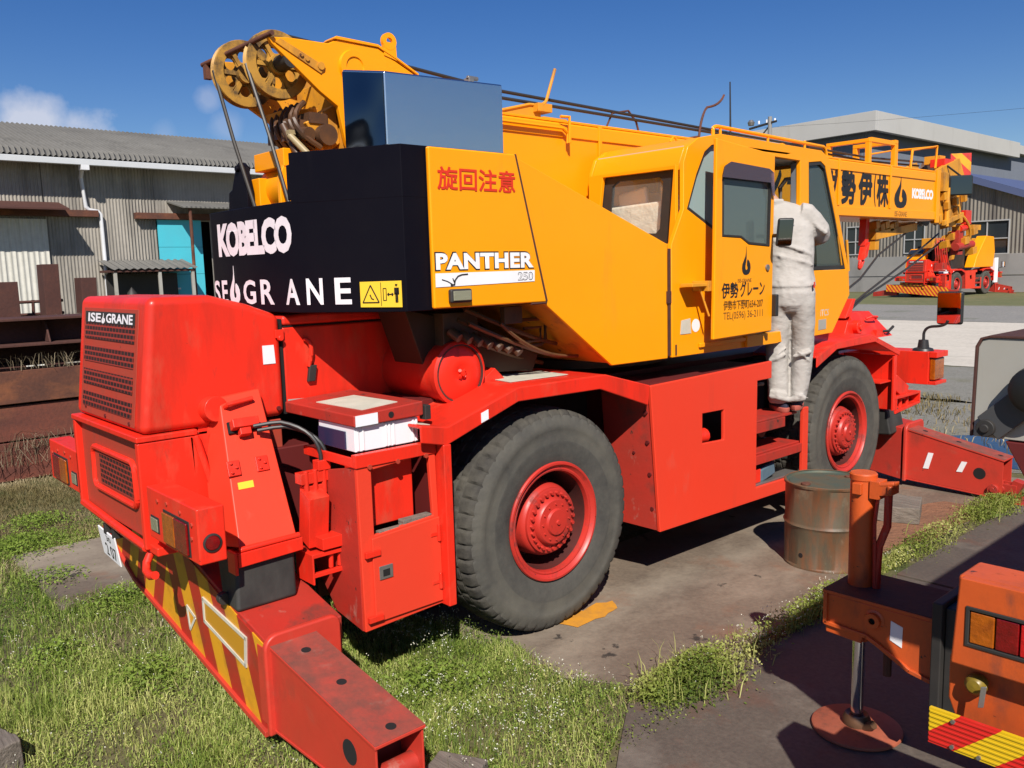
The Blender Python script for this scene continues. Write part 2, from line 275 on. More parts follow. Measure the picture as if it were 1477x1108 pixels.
    def build(s, name, mat, parent=None, bevel=0.006, smooth=True, seg=2, recalc=True):
        while parent and parent.parent and parent.parent.parent: parent = parent.parent        # thing > part > sub-part, no deeper
        MB.made = []; out = None
        cl = s.clusters() if parent else [list(range(len(s.f)))]
        if not 1 < len(cl) <= 60: cl = [list(range(len(s.f)))]
        for fs in cl:
            m = s
            if len(cl) > 1:
                m = MB(); mp = {}
                for k in sorted(fs):
                    m.f.append(tuple(mp.setdefault(i, len(mp)) for i in s.f[k])); m.mi.append(s.mi[k])
                m.v = [s.v[i] for i in mp]
            o = m.build1(name, mat, parent, bevel, smooth, seg, recalc); MB.made.append(o); out = out or o
        return out
    def build1(s, name, mat, parent, bevel, smooth, seg, recalc):
        me = bpy.data.meshes.new(name); org = Vector(ORG.get(parent.name if parent else None, (0, 0, 0)))
        me.from_pydata([Vector(v) - org for v in s.v], [], s.f)
        if recalc:
            bm = bmesh.new(); bm.from_mesh(me); bmesh.ops.recalc_face_normals(bm, faces=bm.faces); bm.to_mesh(me); bm.free()
        for q in (mat if isinstance(mat, (list, tuple)) else [mat]): me.materials.append(q)
        if isinstance(mat, (list, tuple)): me.polygons.foreach_set('material_index', s.mi)
        o = bpy.data.objects.new(name, me); COL.objects.link(o)
        if parent: o.parent = parent; ORG[o.name] = tuple(org)
        if smooth:
            me.polygons.foreach_set('use_smooth', [True] * len(me.polygons))
            me.set_sharp_from_angle(angle=R(38)) if not bevel else None
        if bevel:
            bv = o.modifiers.new('bevel', 'BEVEL'); bv.width = bevel; bv.segments = seg; bv.limit_method = 'ANGLE'; bv.angle_limit = R(32); bv.harden_normals = smooth
        return o
ORG = {}
def tag(o, label=None, cat=None, group=None, kind=None):
    if label: o['label'] = label
    if cat: o['category'] = cat
    if group: o['group'] = group
    if kind: o['kind'] = kind
    return o
def thing(name, label, cat, loc=(0, 0, 0), group=None):
    o = bpy.data.objects.new(name, None); COL.objects.link(o); o.location = loc; o.empty_display_size = 0.2
    ORG[o.name] = tuple(loc); return tag(o, label, cat, group)
def struct(name, mb, mat, **k): return tag(mb.build(name, mat, None, **k), kind='structure')
def lettering(name, body, o, u, v, w, h, mat, parent, bold=0.0, shear=0.0, space=1.0, heavy=0.0):
    """text as a thin painted sheet: lower-left corner o, directions u and v, size w by h"""
    cu = bpy.data.curves.new('text', 'FONT'); cu.body = body; cu.offset = bold; cu.shear = shear; cu.space_character = space; cu.resolution_u = 3
    while parent.parent and parent.parent.parent: parent = parent.parent
    t = bpy.data.objects.new('text', cu); COL.objects.link(t); bpy.context.view_layer.update()
    me = bpy.data.meshes.new_from_object(t.evaluated_get(bpy.context.evaluated_depsgraph_get()))
    if heavy:
        bm = bmesh.new(); bm.from_mesh(me); src = bm.verts[:]; g0 = bm.verts[:] + bm.faces[:]; hgt = max(v.co.y for v in src) - min(v.co.y for v in src)
        for k, (dx, dy) in enumerate(((1, 0), (-1, 0), (0, 1), (0, -1), (0.7, 0.7), (-0.7, 0.7), (0.7, -0.7), (-0.7, -0.7))):
            r_ = bmesh.ops.duplicate(bm, geom=g0); bmesh.ops.translate(bm, verts=[q for q in r_['geom'] if isinstance(q, bmesh.types.BMVert)], vec=(dx * heavy * hgt, dy * heavy * hgt, 0.0002 * (k + 1)))
        bm.to_mesh(me); bm.free()
    n = len(me.vertices); co = np.empty(n * 3); me.vertices.foreach_get('co', co); co = co.reshape(-1, 3)
    lo = co.min(0); sz = co.max(0) - lo; o, u, v = Vector(o), Vector(u).normalized(), Vector(v).normalized(); org = Vector(ORG.get(parent.name, (0, 0, 0))); nv = u.cross(v).normalized()
    p = [o - org + u * float((c[0] - lo[0]) / sz[0] * w) + v * float((c[1] - lo[1]) / sz[1] * h) + nv * float(c[2] - lo[2]) for c in co]; 
    me.vertices.foreach_set('co', [x for q in p for x in q]); me.update(); me.materials.clear(); me.materials.append(mat); me.name = name
    bpy.data.objects.remove(t); bpy.data.curves.remove(cu)
    ob = bpy.data.objects.new(name, me); COL.objects.link(ob); ob.parent = parent; ORG[ob.name] = tuple(org); return ob
def decal(name, pts, mat, parent, th=0.003):
    """a flat sticker: pts are its corners in order, lifted off the surface along its normal"""
    p = [Vector(q) for q in pts]; n = (p[1] - p[0]).cross(p[2] - p[0]).normalized() * th; k = len(p); mb = MB()
    mb.add([q for q in p] + [q + n for q in p], [tuple(range(k - 1, -1, -1)), tuple(range(k, 2 * k))] + [(i, (i + 1) % k, k + (i + 1) % k, k + i) for i in range(k)])
    return mb.build(name, mat, parent, bevel=0)
def logo_shape(o, u, v, w, h):
    """the drop with a hook cut into it"""
    o, u, v = Vector(o), Vector(u), Vector(v)
    out = [(0.50, 1.0), (0.47, 0.80), (0.40, 0.66), (0.22, 0.52), (0.05, 0.38), (0.0, 0.24), (0.06, 0.11), (0.22, 0.02), (0.5, 0.0), (0.78, 0.03), (0.95, 0.12), (1.0, 0.25), (0.96, 0.38), (0.84, 0.48), (0.66, 0.55),
           (0.60, 0.50), (0.58, 0.33), (0.66, 0.27), (0.64, 0.20), (0.52, 0.165), (0.40, 0.20), (0.38, 0.30), (0.44, 0.42), (0.52, 0.6)]
    return [o + u * (x * w) + v * (y * h) for x, y in out]
def logo(name, o, u, v, w, h, mat, parent, n):
    p = logo_shape(o, Vector(u).normalized(), Vector(v).normalized(), w, h); n = Vector(n) * 0.002; k = len(p); mb = MB()
    mb.add([q for q in p] + [q + n for q in p], [tuple(range(k)), tuple(range(k, 2 * k))] + [(i, (i + 1) % k, k + (i + 1) % k, k + i) for i in range(k)])
    return mb.build(name, mat, parent, bevel=0, smooth=False)
def bez(a, b, c, n=8): return [Vector(a) * (1 - t) ** 2 + Vector(b) * (2 * t * (1 - t)) + Vector(c) * t * t for t in [i / n for i in range(n + 1)]]

# ------------------------------------------------------------------ ground
def ground_mat():
    m = pmat('yard_soil', (0.16, 0.130, 0.075), 0.95, col2=(0.125, 0.140, 0.045), vscale=0.9, vmix=0.9, dirt=[((0.13, 0.105, 0.065), 0.50, 0.70, 0.8, 0.55, (1, 1, 1)), ((0.045, 0.06, 0.018), 0.52, 0.66, 0.8, 2.2, (1, 1, 1))], fine=((0.03, 0.026, 0.018), 22, 0.6), bump=(14, 0.02, (1, 1, 1)), spec=0.1)
    return m
def sheet(name, pts, z, mat, rag=0.0, seg=0.25, kind='structure'):
    """thin flat sheet with an optionally ragged outline"""
    out = []
    for i, p in enumerate(pts):
        q = pts[(i + 1) % len(pts)]; n = max(1, int(math.hypot(q[0] - p[0], q[1] - p[1]) / seg)) if rag else 1
        for k in range(n):
            t = k / n; out.append((p[0] + (q[0] - p[0]) * t + random.uniform(-rag, rag), p[1] + (q[1] - p[1]) * t + random.uniform(-rag, rag)))
    mb = MB(); mb.add([(x, y, z + GZ) for x, y in out], [tuple(range(len(out)))]); o = mb.build(name, mat, None, bevel=0, smooth=False, recalc=False)
    if o.data.polygons[0].normal.z < 0: o.data.flip_normals()
    return tag(o, kind=kind)
gm = MB(); gm.add([(-400, -400, GZ), (400, -400, GZ), (400, 600, GZ), (-400, 600, GZ)], [(0, 1, 2, 3)])
struct('ground', gm, ground_mat(), bevel=0, smooth=False)
M['concrete'] = pmat('pale_concrete', (0.58, 0.53, 0.45), 0.9, col2=(0.48, 0.435, 0.365), vscale=0.35, vmix=0.8, vstretch=(1, 2.5, 1), dirt=((0.20, 0.19, 0.15), 0.56, 0.72, 0.6, 0.6, (0.4, 2, 1)), fine=((0.24, 0.225, 0.19), 9, 0.4))  # naturally pale concrete
M['asphalt'] = pmat('old_asphalt', (0.23, 0.22, 0.20), 0.9, col2=(0.28, 0.265, 0.235), vscale=0.3, vmix=0.8, dirt=((0.085, 0.10, 0.05), 0.56, 0.66, 0.7, 0.25, (1, 1, 1)), fine=((0.08, 0.08, 0.075), 12, 0.6))
M['gravel'] = pmat('grey_gravel', (0.17, 0.16, 0.135), 0.95, col2=(0.11, 0.11, 0.085), vscale=1.2, vmix=0.8, dirt=((0.12, 0.115, 0.055), 0.5, 0.66, 0.7, 0.7, (1, 1, 1)), fine=((0.28, 0.27, 0.24), 26, 0.7), bump=(30, 0.02, (1, 1, 1)))
M['verge'] = pmat('far_grass', (0.10, 0.115, 0.035), 0.95, col2=(0.19, 0.165, 0.085), vscale=0.6, vmix=0.8, fine=((0.05, 0.07, 0.02), 4, 0.6))
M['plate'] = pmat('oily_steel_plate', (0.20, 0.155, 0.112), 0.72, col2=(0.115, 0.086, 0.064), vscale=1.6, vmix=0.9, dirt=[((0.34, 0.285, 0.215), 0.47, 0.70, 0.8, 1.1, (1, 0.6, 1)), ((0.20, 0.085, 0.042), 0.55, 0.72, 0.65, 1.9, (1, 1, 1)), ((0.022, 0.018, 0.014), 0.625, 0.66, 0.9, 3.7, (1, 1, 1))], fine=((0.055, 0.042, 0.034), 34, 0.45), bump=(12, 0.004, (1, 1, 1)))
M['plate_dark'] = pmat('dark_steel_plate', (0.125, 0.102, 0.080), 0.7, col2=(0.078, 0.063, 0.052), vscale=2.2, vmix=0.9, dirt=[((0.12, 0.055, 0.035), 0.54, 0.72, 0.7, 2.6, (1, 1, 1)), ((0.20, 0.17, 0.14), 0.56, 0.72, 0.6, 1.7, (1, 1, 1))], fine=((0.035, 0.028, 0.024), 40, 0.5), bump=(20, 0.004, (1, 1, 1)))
M['red_soil'] = pmat('red_soil', (0.23, 0.105, 0.055), 0.95, col2=(0.16, 0.075, 0.042), vscale=7, vmix=0.9, bump=(16, 0.03, (1, 1, 1)))
M['water'] = pmat('puddle_water', (0.02, 0.025, 0.03), 0.04, spec=0.8, bump=(5, 0.0015, (1, 1, 1)))
sheet('gravel_ground', [(-57.967, 10.16), (38.893, 9.772), (38.893, 14.615), (-57.967, 14.034)], 0.004, M['gravel'], 0.12, 0.6)
sheet('gravel_ground', [(-1.401, 5.898), (3.249, 5.898), (4.992, 9.869), (-2.757, 10.16)], 0.004, M['gravel'], 0.14, 0.35)
sheet('concrete_road', [(-57.967, 13.841), (58.265, 15.003), (58.265, 28.466), (-57.967, 25.657)], 0.008, M['concrete'], 0.05, 0.8)
sheet('asphalt_road', [(-57.967, 25.657), (58.265, 28.37), (58.265, 38.152), (-57.967, 36.118)], 0.012, M['asphalt'], 0.15, 1.0)
sheet('grass_ground', [(-57.967, 36.118), (58.265, 38.056), (58.265, 51.228), (-57.967, 51.228)], 0.005, M['verge'], 0.4, 1.0)
sheet('puddle_water', [(0.682, 6.382), (1.311, 5.898), (2.667, 6.189), (3.055, 7.254), (2.183, 8.126), (1.118, 7.932), (0.73, 7.254)], 0.010, M['water'], 0.09, 0.3)
sheet('soil_ground', [(1.524, 2.798), (2.038, 2.556), (2.222, 3.38), (2.183, 4.251), (1.844, 4.3), (1.602, 3.67)], 0.018, M['red_soil'], 0.05, 0.15)
def steel_plate(pts, th, mat, label):
    o = MB().prism(pts, 'Z', GZ + 0.001, GZ + th).build('steel_plate', mat, None, bevel=0.003); return tag(o, label, 'steel plate', 'steel plates laid on the ground')
steel_plate([(0.488, -0.456), (1.65, -0.456), (2.212, -0.127), (2.212, 5.607), (0.488, 5.607)], 0.012, M['plate'], 'brown stained steel plate under the big red and yellow crane and the oil drum')
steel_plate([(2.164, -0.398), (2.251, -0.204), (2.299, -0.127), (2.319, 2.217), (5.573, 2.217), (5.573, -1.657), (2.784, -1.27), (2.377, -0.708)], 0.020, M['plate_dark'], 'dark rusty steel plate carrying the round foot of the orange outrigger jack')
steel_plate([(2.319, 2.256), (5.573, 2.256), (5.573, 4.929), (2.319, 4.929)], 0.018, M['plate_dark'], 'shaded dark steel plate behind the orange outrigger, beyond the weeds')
steel_plate([(-2.708, -2.093), (-1.255, -2.093), (-1.255, -1.318), (-2.708, -1.318)], 0.035, M['plate'], 'rusty brown steel plate lying in grass under the white number plate')
def paint_mark(): return sheet('road_marking', [(1.098, -0.01), (1.35, 0.086), (1.369, 0.319), (1.34, 0.474), (1.244, 0.551), (1.195, 0.435), (1.214, 0.299), (1.098, 0.183)], 0.016, pmat('yellow_ground_paint', (0.62, 0.26, 0.012), 0.75, col2=(0.42, 0.19, 0.03), vscale=14, vmix=0.9), 0.012, 0.05)
paint_mark()

# ------------------------------------------------------------------ vegetation (nobody could count it)
def veg_mat(name, c1, c2, c3, trans=0.25):
    m = bpy.data.materials.new(name); m.use_nodes = True; nt = m.node_tree; N = nt.nodes.new; L = nt.links.new; b = nt.nodes['Principled BSDF']
    a = N('ShaderNodeAttribute'); a.attribute_name = 'tint'; r = N('ShaderNodeValToRGB'); e = r.color_ramp.elements
    e[0].color = (*c1, 1); e[1].color = (*c3, 1); q = e.new(0.5); q.color = (*c2, 1); L(a.outputs['Fac'], r.inputs[0]); L(r.outputs[0], b.inputs['Base Color'])
    b.inputs['Roughness'].default_value = 0.6; b.inputs['Specular IOR Level'].default_value = 0.25
    t = N('ShaderNodeBsdfTranslucent'); L(r.outputs[0], t.inputs['Color']); x = N('ShaderNodeMixShader'); x.inputs[0].default_value = trans
    L(b.outputs[0], x.inputs[1]); L(t.outputs[0], x.inputs[2]); L(x.outputs[0], nt.nodes['Material Output'].inputs[0]); return m
def in_poly(p, poly):
    x, y = p[:, 0], p[:, 1]; ins = np.zeros(len(p), bool); n = len(poly)
    for i in range(n):
        (x1, y1), (x2, y2) = poly[i], poly[(i + 1) % n]
        if y1 != y2: ins ^= ((y1 > y) != (y2 > y)) & (x < (x2 - x1) * (y - y1) / (y2 - y1) + x1)
    return ins
def vnoise(p, s, seed):
    """cheap smooth value noise in 0..1"""
    g = np.random.default_rng(seed).random((64, 64)); q = p * s; i = np.floor(q).astype(int); f = q - i; f = f * f * (3 - 2 * f)
    a = lambda dx, dy: g[(i[:, 0] + dx) % 64, (i[:, 1] + dy) % 64]
    return (a(0, 0) * (1 - f[:, 0]) + a(1, 0) * f[:, 0]) * (1 - f[:, 1]) + (a(0, 1) * (1 - f[:, 0]) + a(1, 1) * f[:, 0]) * f[:, 1]
def scatter(poly, dens, clump=0.0, cs=3.0, seed=1, thr=0.35):
    P = np.array(poly); lo, hi = P.min(0), P.max(0); n = int(np.prod(hi - lo) * dens); p = lo + RNG.random((n, 2)) * (hi - lo); p = p[in_poly(p, poly)]; p = p[~((p[:, 0] > -2.68) & (p[:, 0] < -1.40) & (p[:, 1] > -2.06) & (p[:, 1] < -1.35))]
    if clump:
        k = 0.6 * vnoise(p, cs, seed) + 0.4 * vnoise(p, cs * 3.1, seed + 1); p = p[RNG.random(len(p)) < np.clip((k - thr) / 0.25, 1 - clump, 1)]
    return p
class Veg:
    def __init__(s): s.v = []; s.f = []; s.t = []; s.n = 0
    def quads(s, c, a, b, tint):
        """diamond leaves: centre c, half axes a and b"""
        k = len(c); s.v.append(np.stack([c - a, c - b, c + a, c + b], 1).reshape(-1, 3)); s.f.append(s.n + np.arange(4 * k).reshape(-1, 4)); s.t.append(np.repeat(tint, 4)); s.n += 4 * k
    def blades(s, p, z, h, w, lean, tint):
        k = len(p); th = RNG.random(k) * 2 * np.pi; d = np.stack([np.cos(th), np.sin(th), 0 * th], 1); ph = RNG.random(k) * 2 * np.pi; l = np.stack([np.cos(ph), np.sin(ph), 0 * ph], 1) * (lean * h * RNG.random(k))[:, None]
        b = np.c_[p, np.full(k, 1.0) * z]; up = np.zeros((k, 3)); up[:, 2] = h; ww = d * (w / 2)[:, None]
        m = b + up * 0.6 + l * 0.35; t = b + up * np.clip(1 - lean * 0.25, 0.5, 1) + l
        s.v.append(np.stack([b - ww, b + ww, m + ww * 0.8, m - ww * 0.8, t], 1).reshape(-1, 3)); i = s.n + 5 * np.arange(k)[:, None]
        s.f.append(i + np.array([0, 1, 2, 3])); s.f.append(np.c_[i + 3, i + 2, i + 4, i + 4]); s.t.append(np.repeat(tint, 5)); s.n += 5 * k
    def herbs(s, p, z, hmax, leaf, tint, flat=0.5, per=1):
        k = len(p); c = np.c_[p, z + hmax * RNG.random(k) ** 1.3]; nrm = RNG.normal(size=(k, 3)) * flat; nrm[:, 2] += 1; nrm /= np.linalg.norm(nrm, axis=1)[:, None]
        r = RNG.normal(size=(k, 3)); a = np.cross(nrm, r); a /= np.linalg.norm(a, axis=1)[:, None]; b = np.cross(nrm, a); L = leaf * (0.6 + 0.8 * RNG.random(k)); s.quads(c, a * L[:, None], b * (L * 0.55)[:, None], tint)
    def build(s, name, mat):
        v = np.concatenate(s.v); v[:, 2] += GZ; me = bpy.data.meshes.new(name); fl = []; tot = []
        q = np.concatenate(s.f); tri = q[:, 2] == q[:, 3]; tri |= q[:, 3] == q[:, 2]
        qs, ts = q[~tri], q[tri][:, :3]; loops = np.concatenate([qs.ravel(), ts.ravel()]); cnt = np.concatenate([np.full(len(qs), 4), np.full(len(ts), 3)]); st = np.concatenate([[0], np.cumsum(cnt)[:-1]])
        me.vertices.add(len(v)); me.vertices.foreach_set('co', v.ravel()); me.loops.add(len(loops)); me.loops.foreach_set('vertex_index', loops.astype(np.int32))
        me.polygons.add(len(cnt)); me.polygons.foreach_set('loop_start', st.astype(np.int32)); me.polygons.foreach_set('loop_total', cnt.astype(np.int32))
        at = me.attributes.new('tint', 'FLOAT', 'POINT'); at.data.foreach_set('value', np.clip(np.concatenate(s.t), 0, 1).astype(np.float32)); me.update(calc_edges=True); me.validate(); me.materials.append(mat)
        o = bpy.data.objects.new(name, me); COL.objects.link(o); return tag(o, kind='stuff')
def tints(p, s, seed, base=0.5, amp=0.5, jit=0.2): return base + amp * (vnoise(p, s, seed) - 0.5) * 1.6 + RNG.normal(size=len(p)) * jit * 0.5
FIELD = [(-5.759, -1.948), (-0.045, -3.207), (1.118, -2.916), (2.377, -1.657), (2.522, -1.027), (2.241, -0.514), (2.164, -0.243), (1.747, -0.437), (1.214, -0.32), (0.875, -0.456), (0.44, -0.543), (0.44, 0.086), (-1.013, 0.183), (-2.273, -0.882), (-5.759, 0.28)]
def grass():
    g = Veg(); SO = lambda p: 0.35 + 0.45 * (vnoise(p, 0.8, 61) - 0.5) + 0.35 * (vnoise(p, 6.0, 62) - 0.5)
    # low creeping herbs: many small leaves in tufts, bare soil between them
    p = scatter(FIELD, 13500, 0.88, 2.6, 3, 0.37); a = p[p[:, 0] > -3.0 - 0.8 * vnoise(p, 1.2, 9)]; a = a[RNG.random(len(a)) < np.where(a[:, 0] > 0.3, 0.8, 1.0)]
    g.herbs(a, 0.003, 0.015 + 0.075 * np.clip(vnoise(a, 5.5, 5) - 0.2, 0, 1), 0.0062, SO(a) + np.where(a[:, 0] > 0.2, 0.16, 0.08) + RNG.normal(size=len(a)) * 0.20, 0.8)
    # fine upright grass, thickest on the right of the outrigger
    p = scatter(FIELD, 17000, 0.8, 2.1, 31, 0.33); a = p[p[:, 0] > -3.2]; a = a[RNG.random(len(a)) < np.clip(0.35 + 0.5 * a[:, 0], 0.17, 1.0)]; k = len(a)
    g.blades(a, 0.0, (0.03 + 0.09 * RNG.random(k)) * (0.35 + vnoise(a, 2.2, 7)), np.full(k, 0.0034), 0.8, SO(a) + np.where(a[:, 0] > 0.2, 0.30, 0.16) + RNG.normal(size=k) * 0.18)
    for cx, cy, r, n in ((-2.9, -1.95, 0.42, 3800), (-1.1, -1.75, 0.30, 1500), (0.15, -2.0, 0.22, 1200), (-3.6, -1.7, 0.3, 1600), (0.9, -1.5, 0.2, 800), (1.35, -0.95, 0.3, 1500), (-0.5, -2.3, 0.2, 800), (-1.9, -2.0, 0.25, 1000)):
        q = RNG.normal(size=(n, 2)) * r * 0.5 + (cx, cy); q = q[in_poly(q, FIELD)]; g.herbs(q, 0.01, 0.09 * np.exp(-((q - (cx, cy)) ** 2).sum(1) / r ** 2) + 0.02, 0.011, 0.30 + RNG.random(len(q)) * 0.25, 0.6)
    g.build('grass', veg_mat('green_herbs', (0.040, 0.090, 0.012), (0.195, 0.275, 0.040), (0.56, 0.56, 0.20)))
def dry_grass():
    g = Veg(); p = scatter(FIELD, 4600, 0.6, 1.7, 41, 0.34); w = p[:, 0] < -2.0 + 1.3 * (vnoise(p, 1.1, 8) - 0.5); a = p[w | (RNG.random(len(p)) < 0.55 * np.clip(vnoise(p, 1.7, 66) - 0.25, 0, 1))]; k = len(a)
    g.blades(a, 0.0, 0.02 + 0.06 * RNG.random(k), np.full(k, 0.0042), 1.6, tints(a, 1.2, 14, 0.5, 0.8))
    far = [(-3.338, 5.607), (4.411, 5.607), (5.573, 10.16), (-4.694, 10.354)]; p = scatter(far, 330, 0.85, 0.9, 44, 0.42); k = len(p); g.blades(p, 0.0, 0.05 + 0.08 * RNG.random(k), np.full(k, 0.012), 1.2, tints(p, 0.8, 15, 0.35, 0.7))
    g.build('dry_grass', veg_mat('straw', (0.11, 0.09, 0.03), (0.26, 0.205, 0.10), (0.42, 0.35, 0.21), 0.15))
def weeds():
    g = Veg(); ax = []; 
    for t in np.linspace(0, 1, 60):
        y = -0.26 + 5.14 * t; wdt = 0.11 + 0.07 * math.sin(9 * t + 1) + 0.05 * math.sin(23 * t); n = int(800 * max(0.14, 0.5 + 0.45 * math.sin(13 * t + 2) + 0.25 * math.sin(31 * t)) * (1.25 - 0.75 * t)); q = RNG.normal(size=(n, 2)) * (wdt * 0.43, 0.06) + (2.245 + 0.03 * math.sin(7 * t), y); ax.append(q)
    p = np.concatenate(ax); hh = (0.03 + 0.13 * vnoise(p, 3.5, 17)) * np.exp(-((p[:, 0] - 2.245) / 0.18) ** 2); g.herbs(p, 0.015, hh + 0.015, 0.0095, tints(p, 2.5, 18, 0.55, 0.6), 0.7)
    q = p[RNG.random(len(p)) < 0.05]; k = len(q); g.blades(q, 0.0, 0.06 + 0.16 * RNG.random(k), np.full(k, 0.005), 0.7, tints(q, 2, 19, 0.6, 0.5))
    # taller sprays beside the rear tyre and along the plate edge
    for n, x0, x1, y0, y1 in ((4200, 0.68, 1.84, -0.83, -0.36), (2200, 1.70, 2.45, -0.84, -0.26)):
        p = np.c_[x0 + (x1 - x0) * RNG.random(n), y0 + (y1 - y0) * RNG.random(n)]; p = p[RNG.random(n) < np.clip((vnoise(p, 4, 21) - 0.25) * 2, 0.1, 1)]; g.herbs(p, 0.01, 0.03 + 0.12 * vnoise(p, 4, 20), 0.0065, tints(p, 3, 22, 0.55, 0.7), 0.8)
    g.build('weeds', veg_mat('leafy_weeds', (0.055, 0.095, 0.014), (0.20, 0.25, 0.04), (0.46, 0.45, 0.16), 0.3))
def wild_flowers():
    g = Veg()
    for poly, d in ((FIELD, 110), ([(0.633, -1.463), (2.183, -1.463), (2.183, -0.349), (1.699, -0.456), (0.633, -0.398)], 420), ([(2.115, -0.204), (2.396, -0.204), (2.377, 2.411), (2.135, 2.411)], 420)):
        p = scatter(poly, d, 0.85, 2.6, 51, 0.40); p = p[p[:, 0] > -1.2]; k = len(p); h = 0.08 + 0.10 * RNG.random(k)
        g.blades(p, 0.0, h * 1.02, np.full(k, 0.0022), 0.05, np.full(k, 0.05)); 
        for _ in range(3):
            o = RNG.normal(size=(k, 3)) * 0.007; c = np.c_[p, h] + o; a = RNG.normal(size=(k, 3)); a /= np.linalg.norm(a, axis=1)[:, None]; b = np.cross(a, RNG.normal(size=(k, 3))); b /= np.linalg.norm(b, axis=1)[:, None]; g.quads(c, a * 0.0034, b * 0.0034, np.full(k, 0.95))
    g.build('flowering_weeds', veg_mat('white_flowers', (0.10, 0.15, 0.03), (0.45, 0.45, 0.3), (0.70, 0.69, 0.58), 0.2))
grass(); dry_grass(); weeds(); wild_flowers()

# ------------------------------------------------------------------ warehouse on the left
def corrugated(name, col, col2, pitch, axis, dirt, amp=0.02, rough=0.85):
    m = pmat(name, col, rough, col2=col2, vscale=0.5, vmix=0.8, vstretch=(1, 1, 0.3), dirt=dirt, fine=((col[0] * 0.6, col[1] * 0.6, col[2] * 0.58), 5, 0.4)); nt = m.node_tree; N = nt.nodes.new; L = nt.links.new; b = nt.nodes['Principled BSDF']
    tc = N('ShaderNodeTexCoord'); w = N('ShaderNodeTexWave'); w.wave_type = 'BANDS'; w.bands_direction = axis; w.inputs['Scale'].default_value = 0.314159 / pitch; L(tc.outputs['Object'], w.inputs['Vector'])
    bp = N('ShaderNodeBump'); bp.inputs['Distance'].default_value = amp; bp.inputs['Strength'].default_value = 1; L(w.outputs['Fac'], bp.inputs['Height']); L(bp.outputs[0], b.inputs['Normal']); return m
M['asbestos'] = corrugated('grey_corrugated_wall', (0.36, 0.33, 0.285), (0.27, 0.25, 0.215), 0.085, 'Y', [((0.13, 0.12, 0.105), 0.50, 0.72, 0.75, 0.9, (1, 2, 0.25)), ((0.40, 0.37, 0.30), 0.62, 0.76, 0.5, 1.3, (1, 1.5, 0.2))])
M['asbestos_roof'] = corrugated('grey_corrugated_roof', (0.165, 0.16, 0.145), (0.115, 0.11, 0.10), 0.13, 'Y', [((0.075, 0.072, 0.065), 0.52, 0.7, 0.7, 0.8, (1, 1, 1)), ((0.22, 0.21, 0.18), 0.6, 0.74, 0.5, 2, (0.3, 3, 1))])
M['white_sheet'] = corrugated('white_ribbed_door', (0.62, 0.61, 0.55), (0.52, 0.50, 0.44), 0.13, 'Y', [((0.33, 0.30, 0.23), 0.6, 0.78, 0.5, 0.8, (1, 2, 0.3))])
M['cyan'] = pmat('cyan_door_paint', (0.055, 0.46, 0.56), 0.55, col2=(0.07, 0.40, 0.50), vscale=1.3, vmix=0.8, dirt=((0.25, 0.3, 0.3), 0.62, 0.8, 0.4, 2, (1, 1, 0.4)))
M['gutter'] = pmat('white_gutter', (0.62, 0.64, 0.66), 0.5, col2=(0.48, 0.50, 0.52), vscale=1.5)
M['pipe_white'] = pmat('white_downpipe', (0.66, 0.67, 0.69), 0.45, col2=(0.5, 0.5, 0.5), vscale=2)
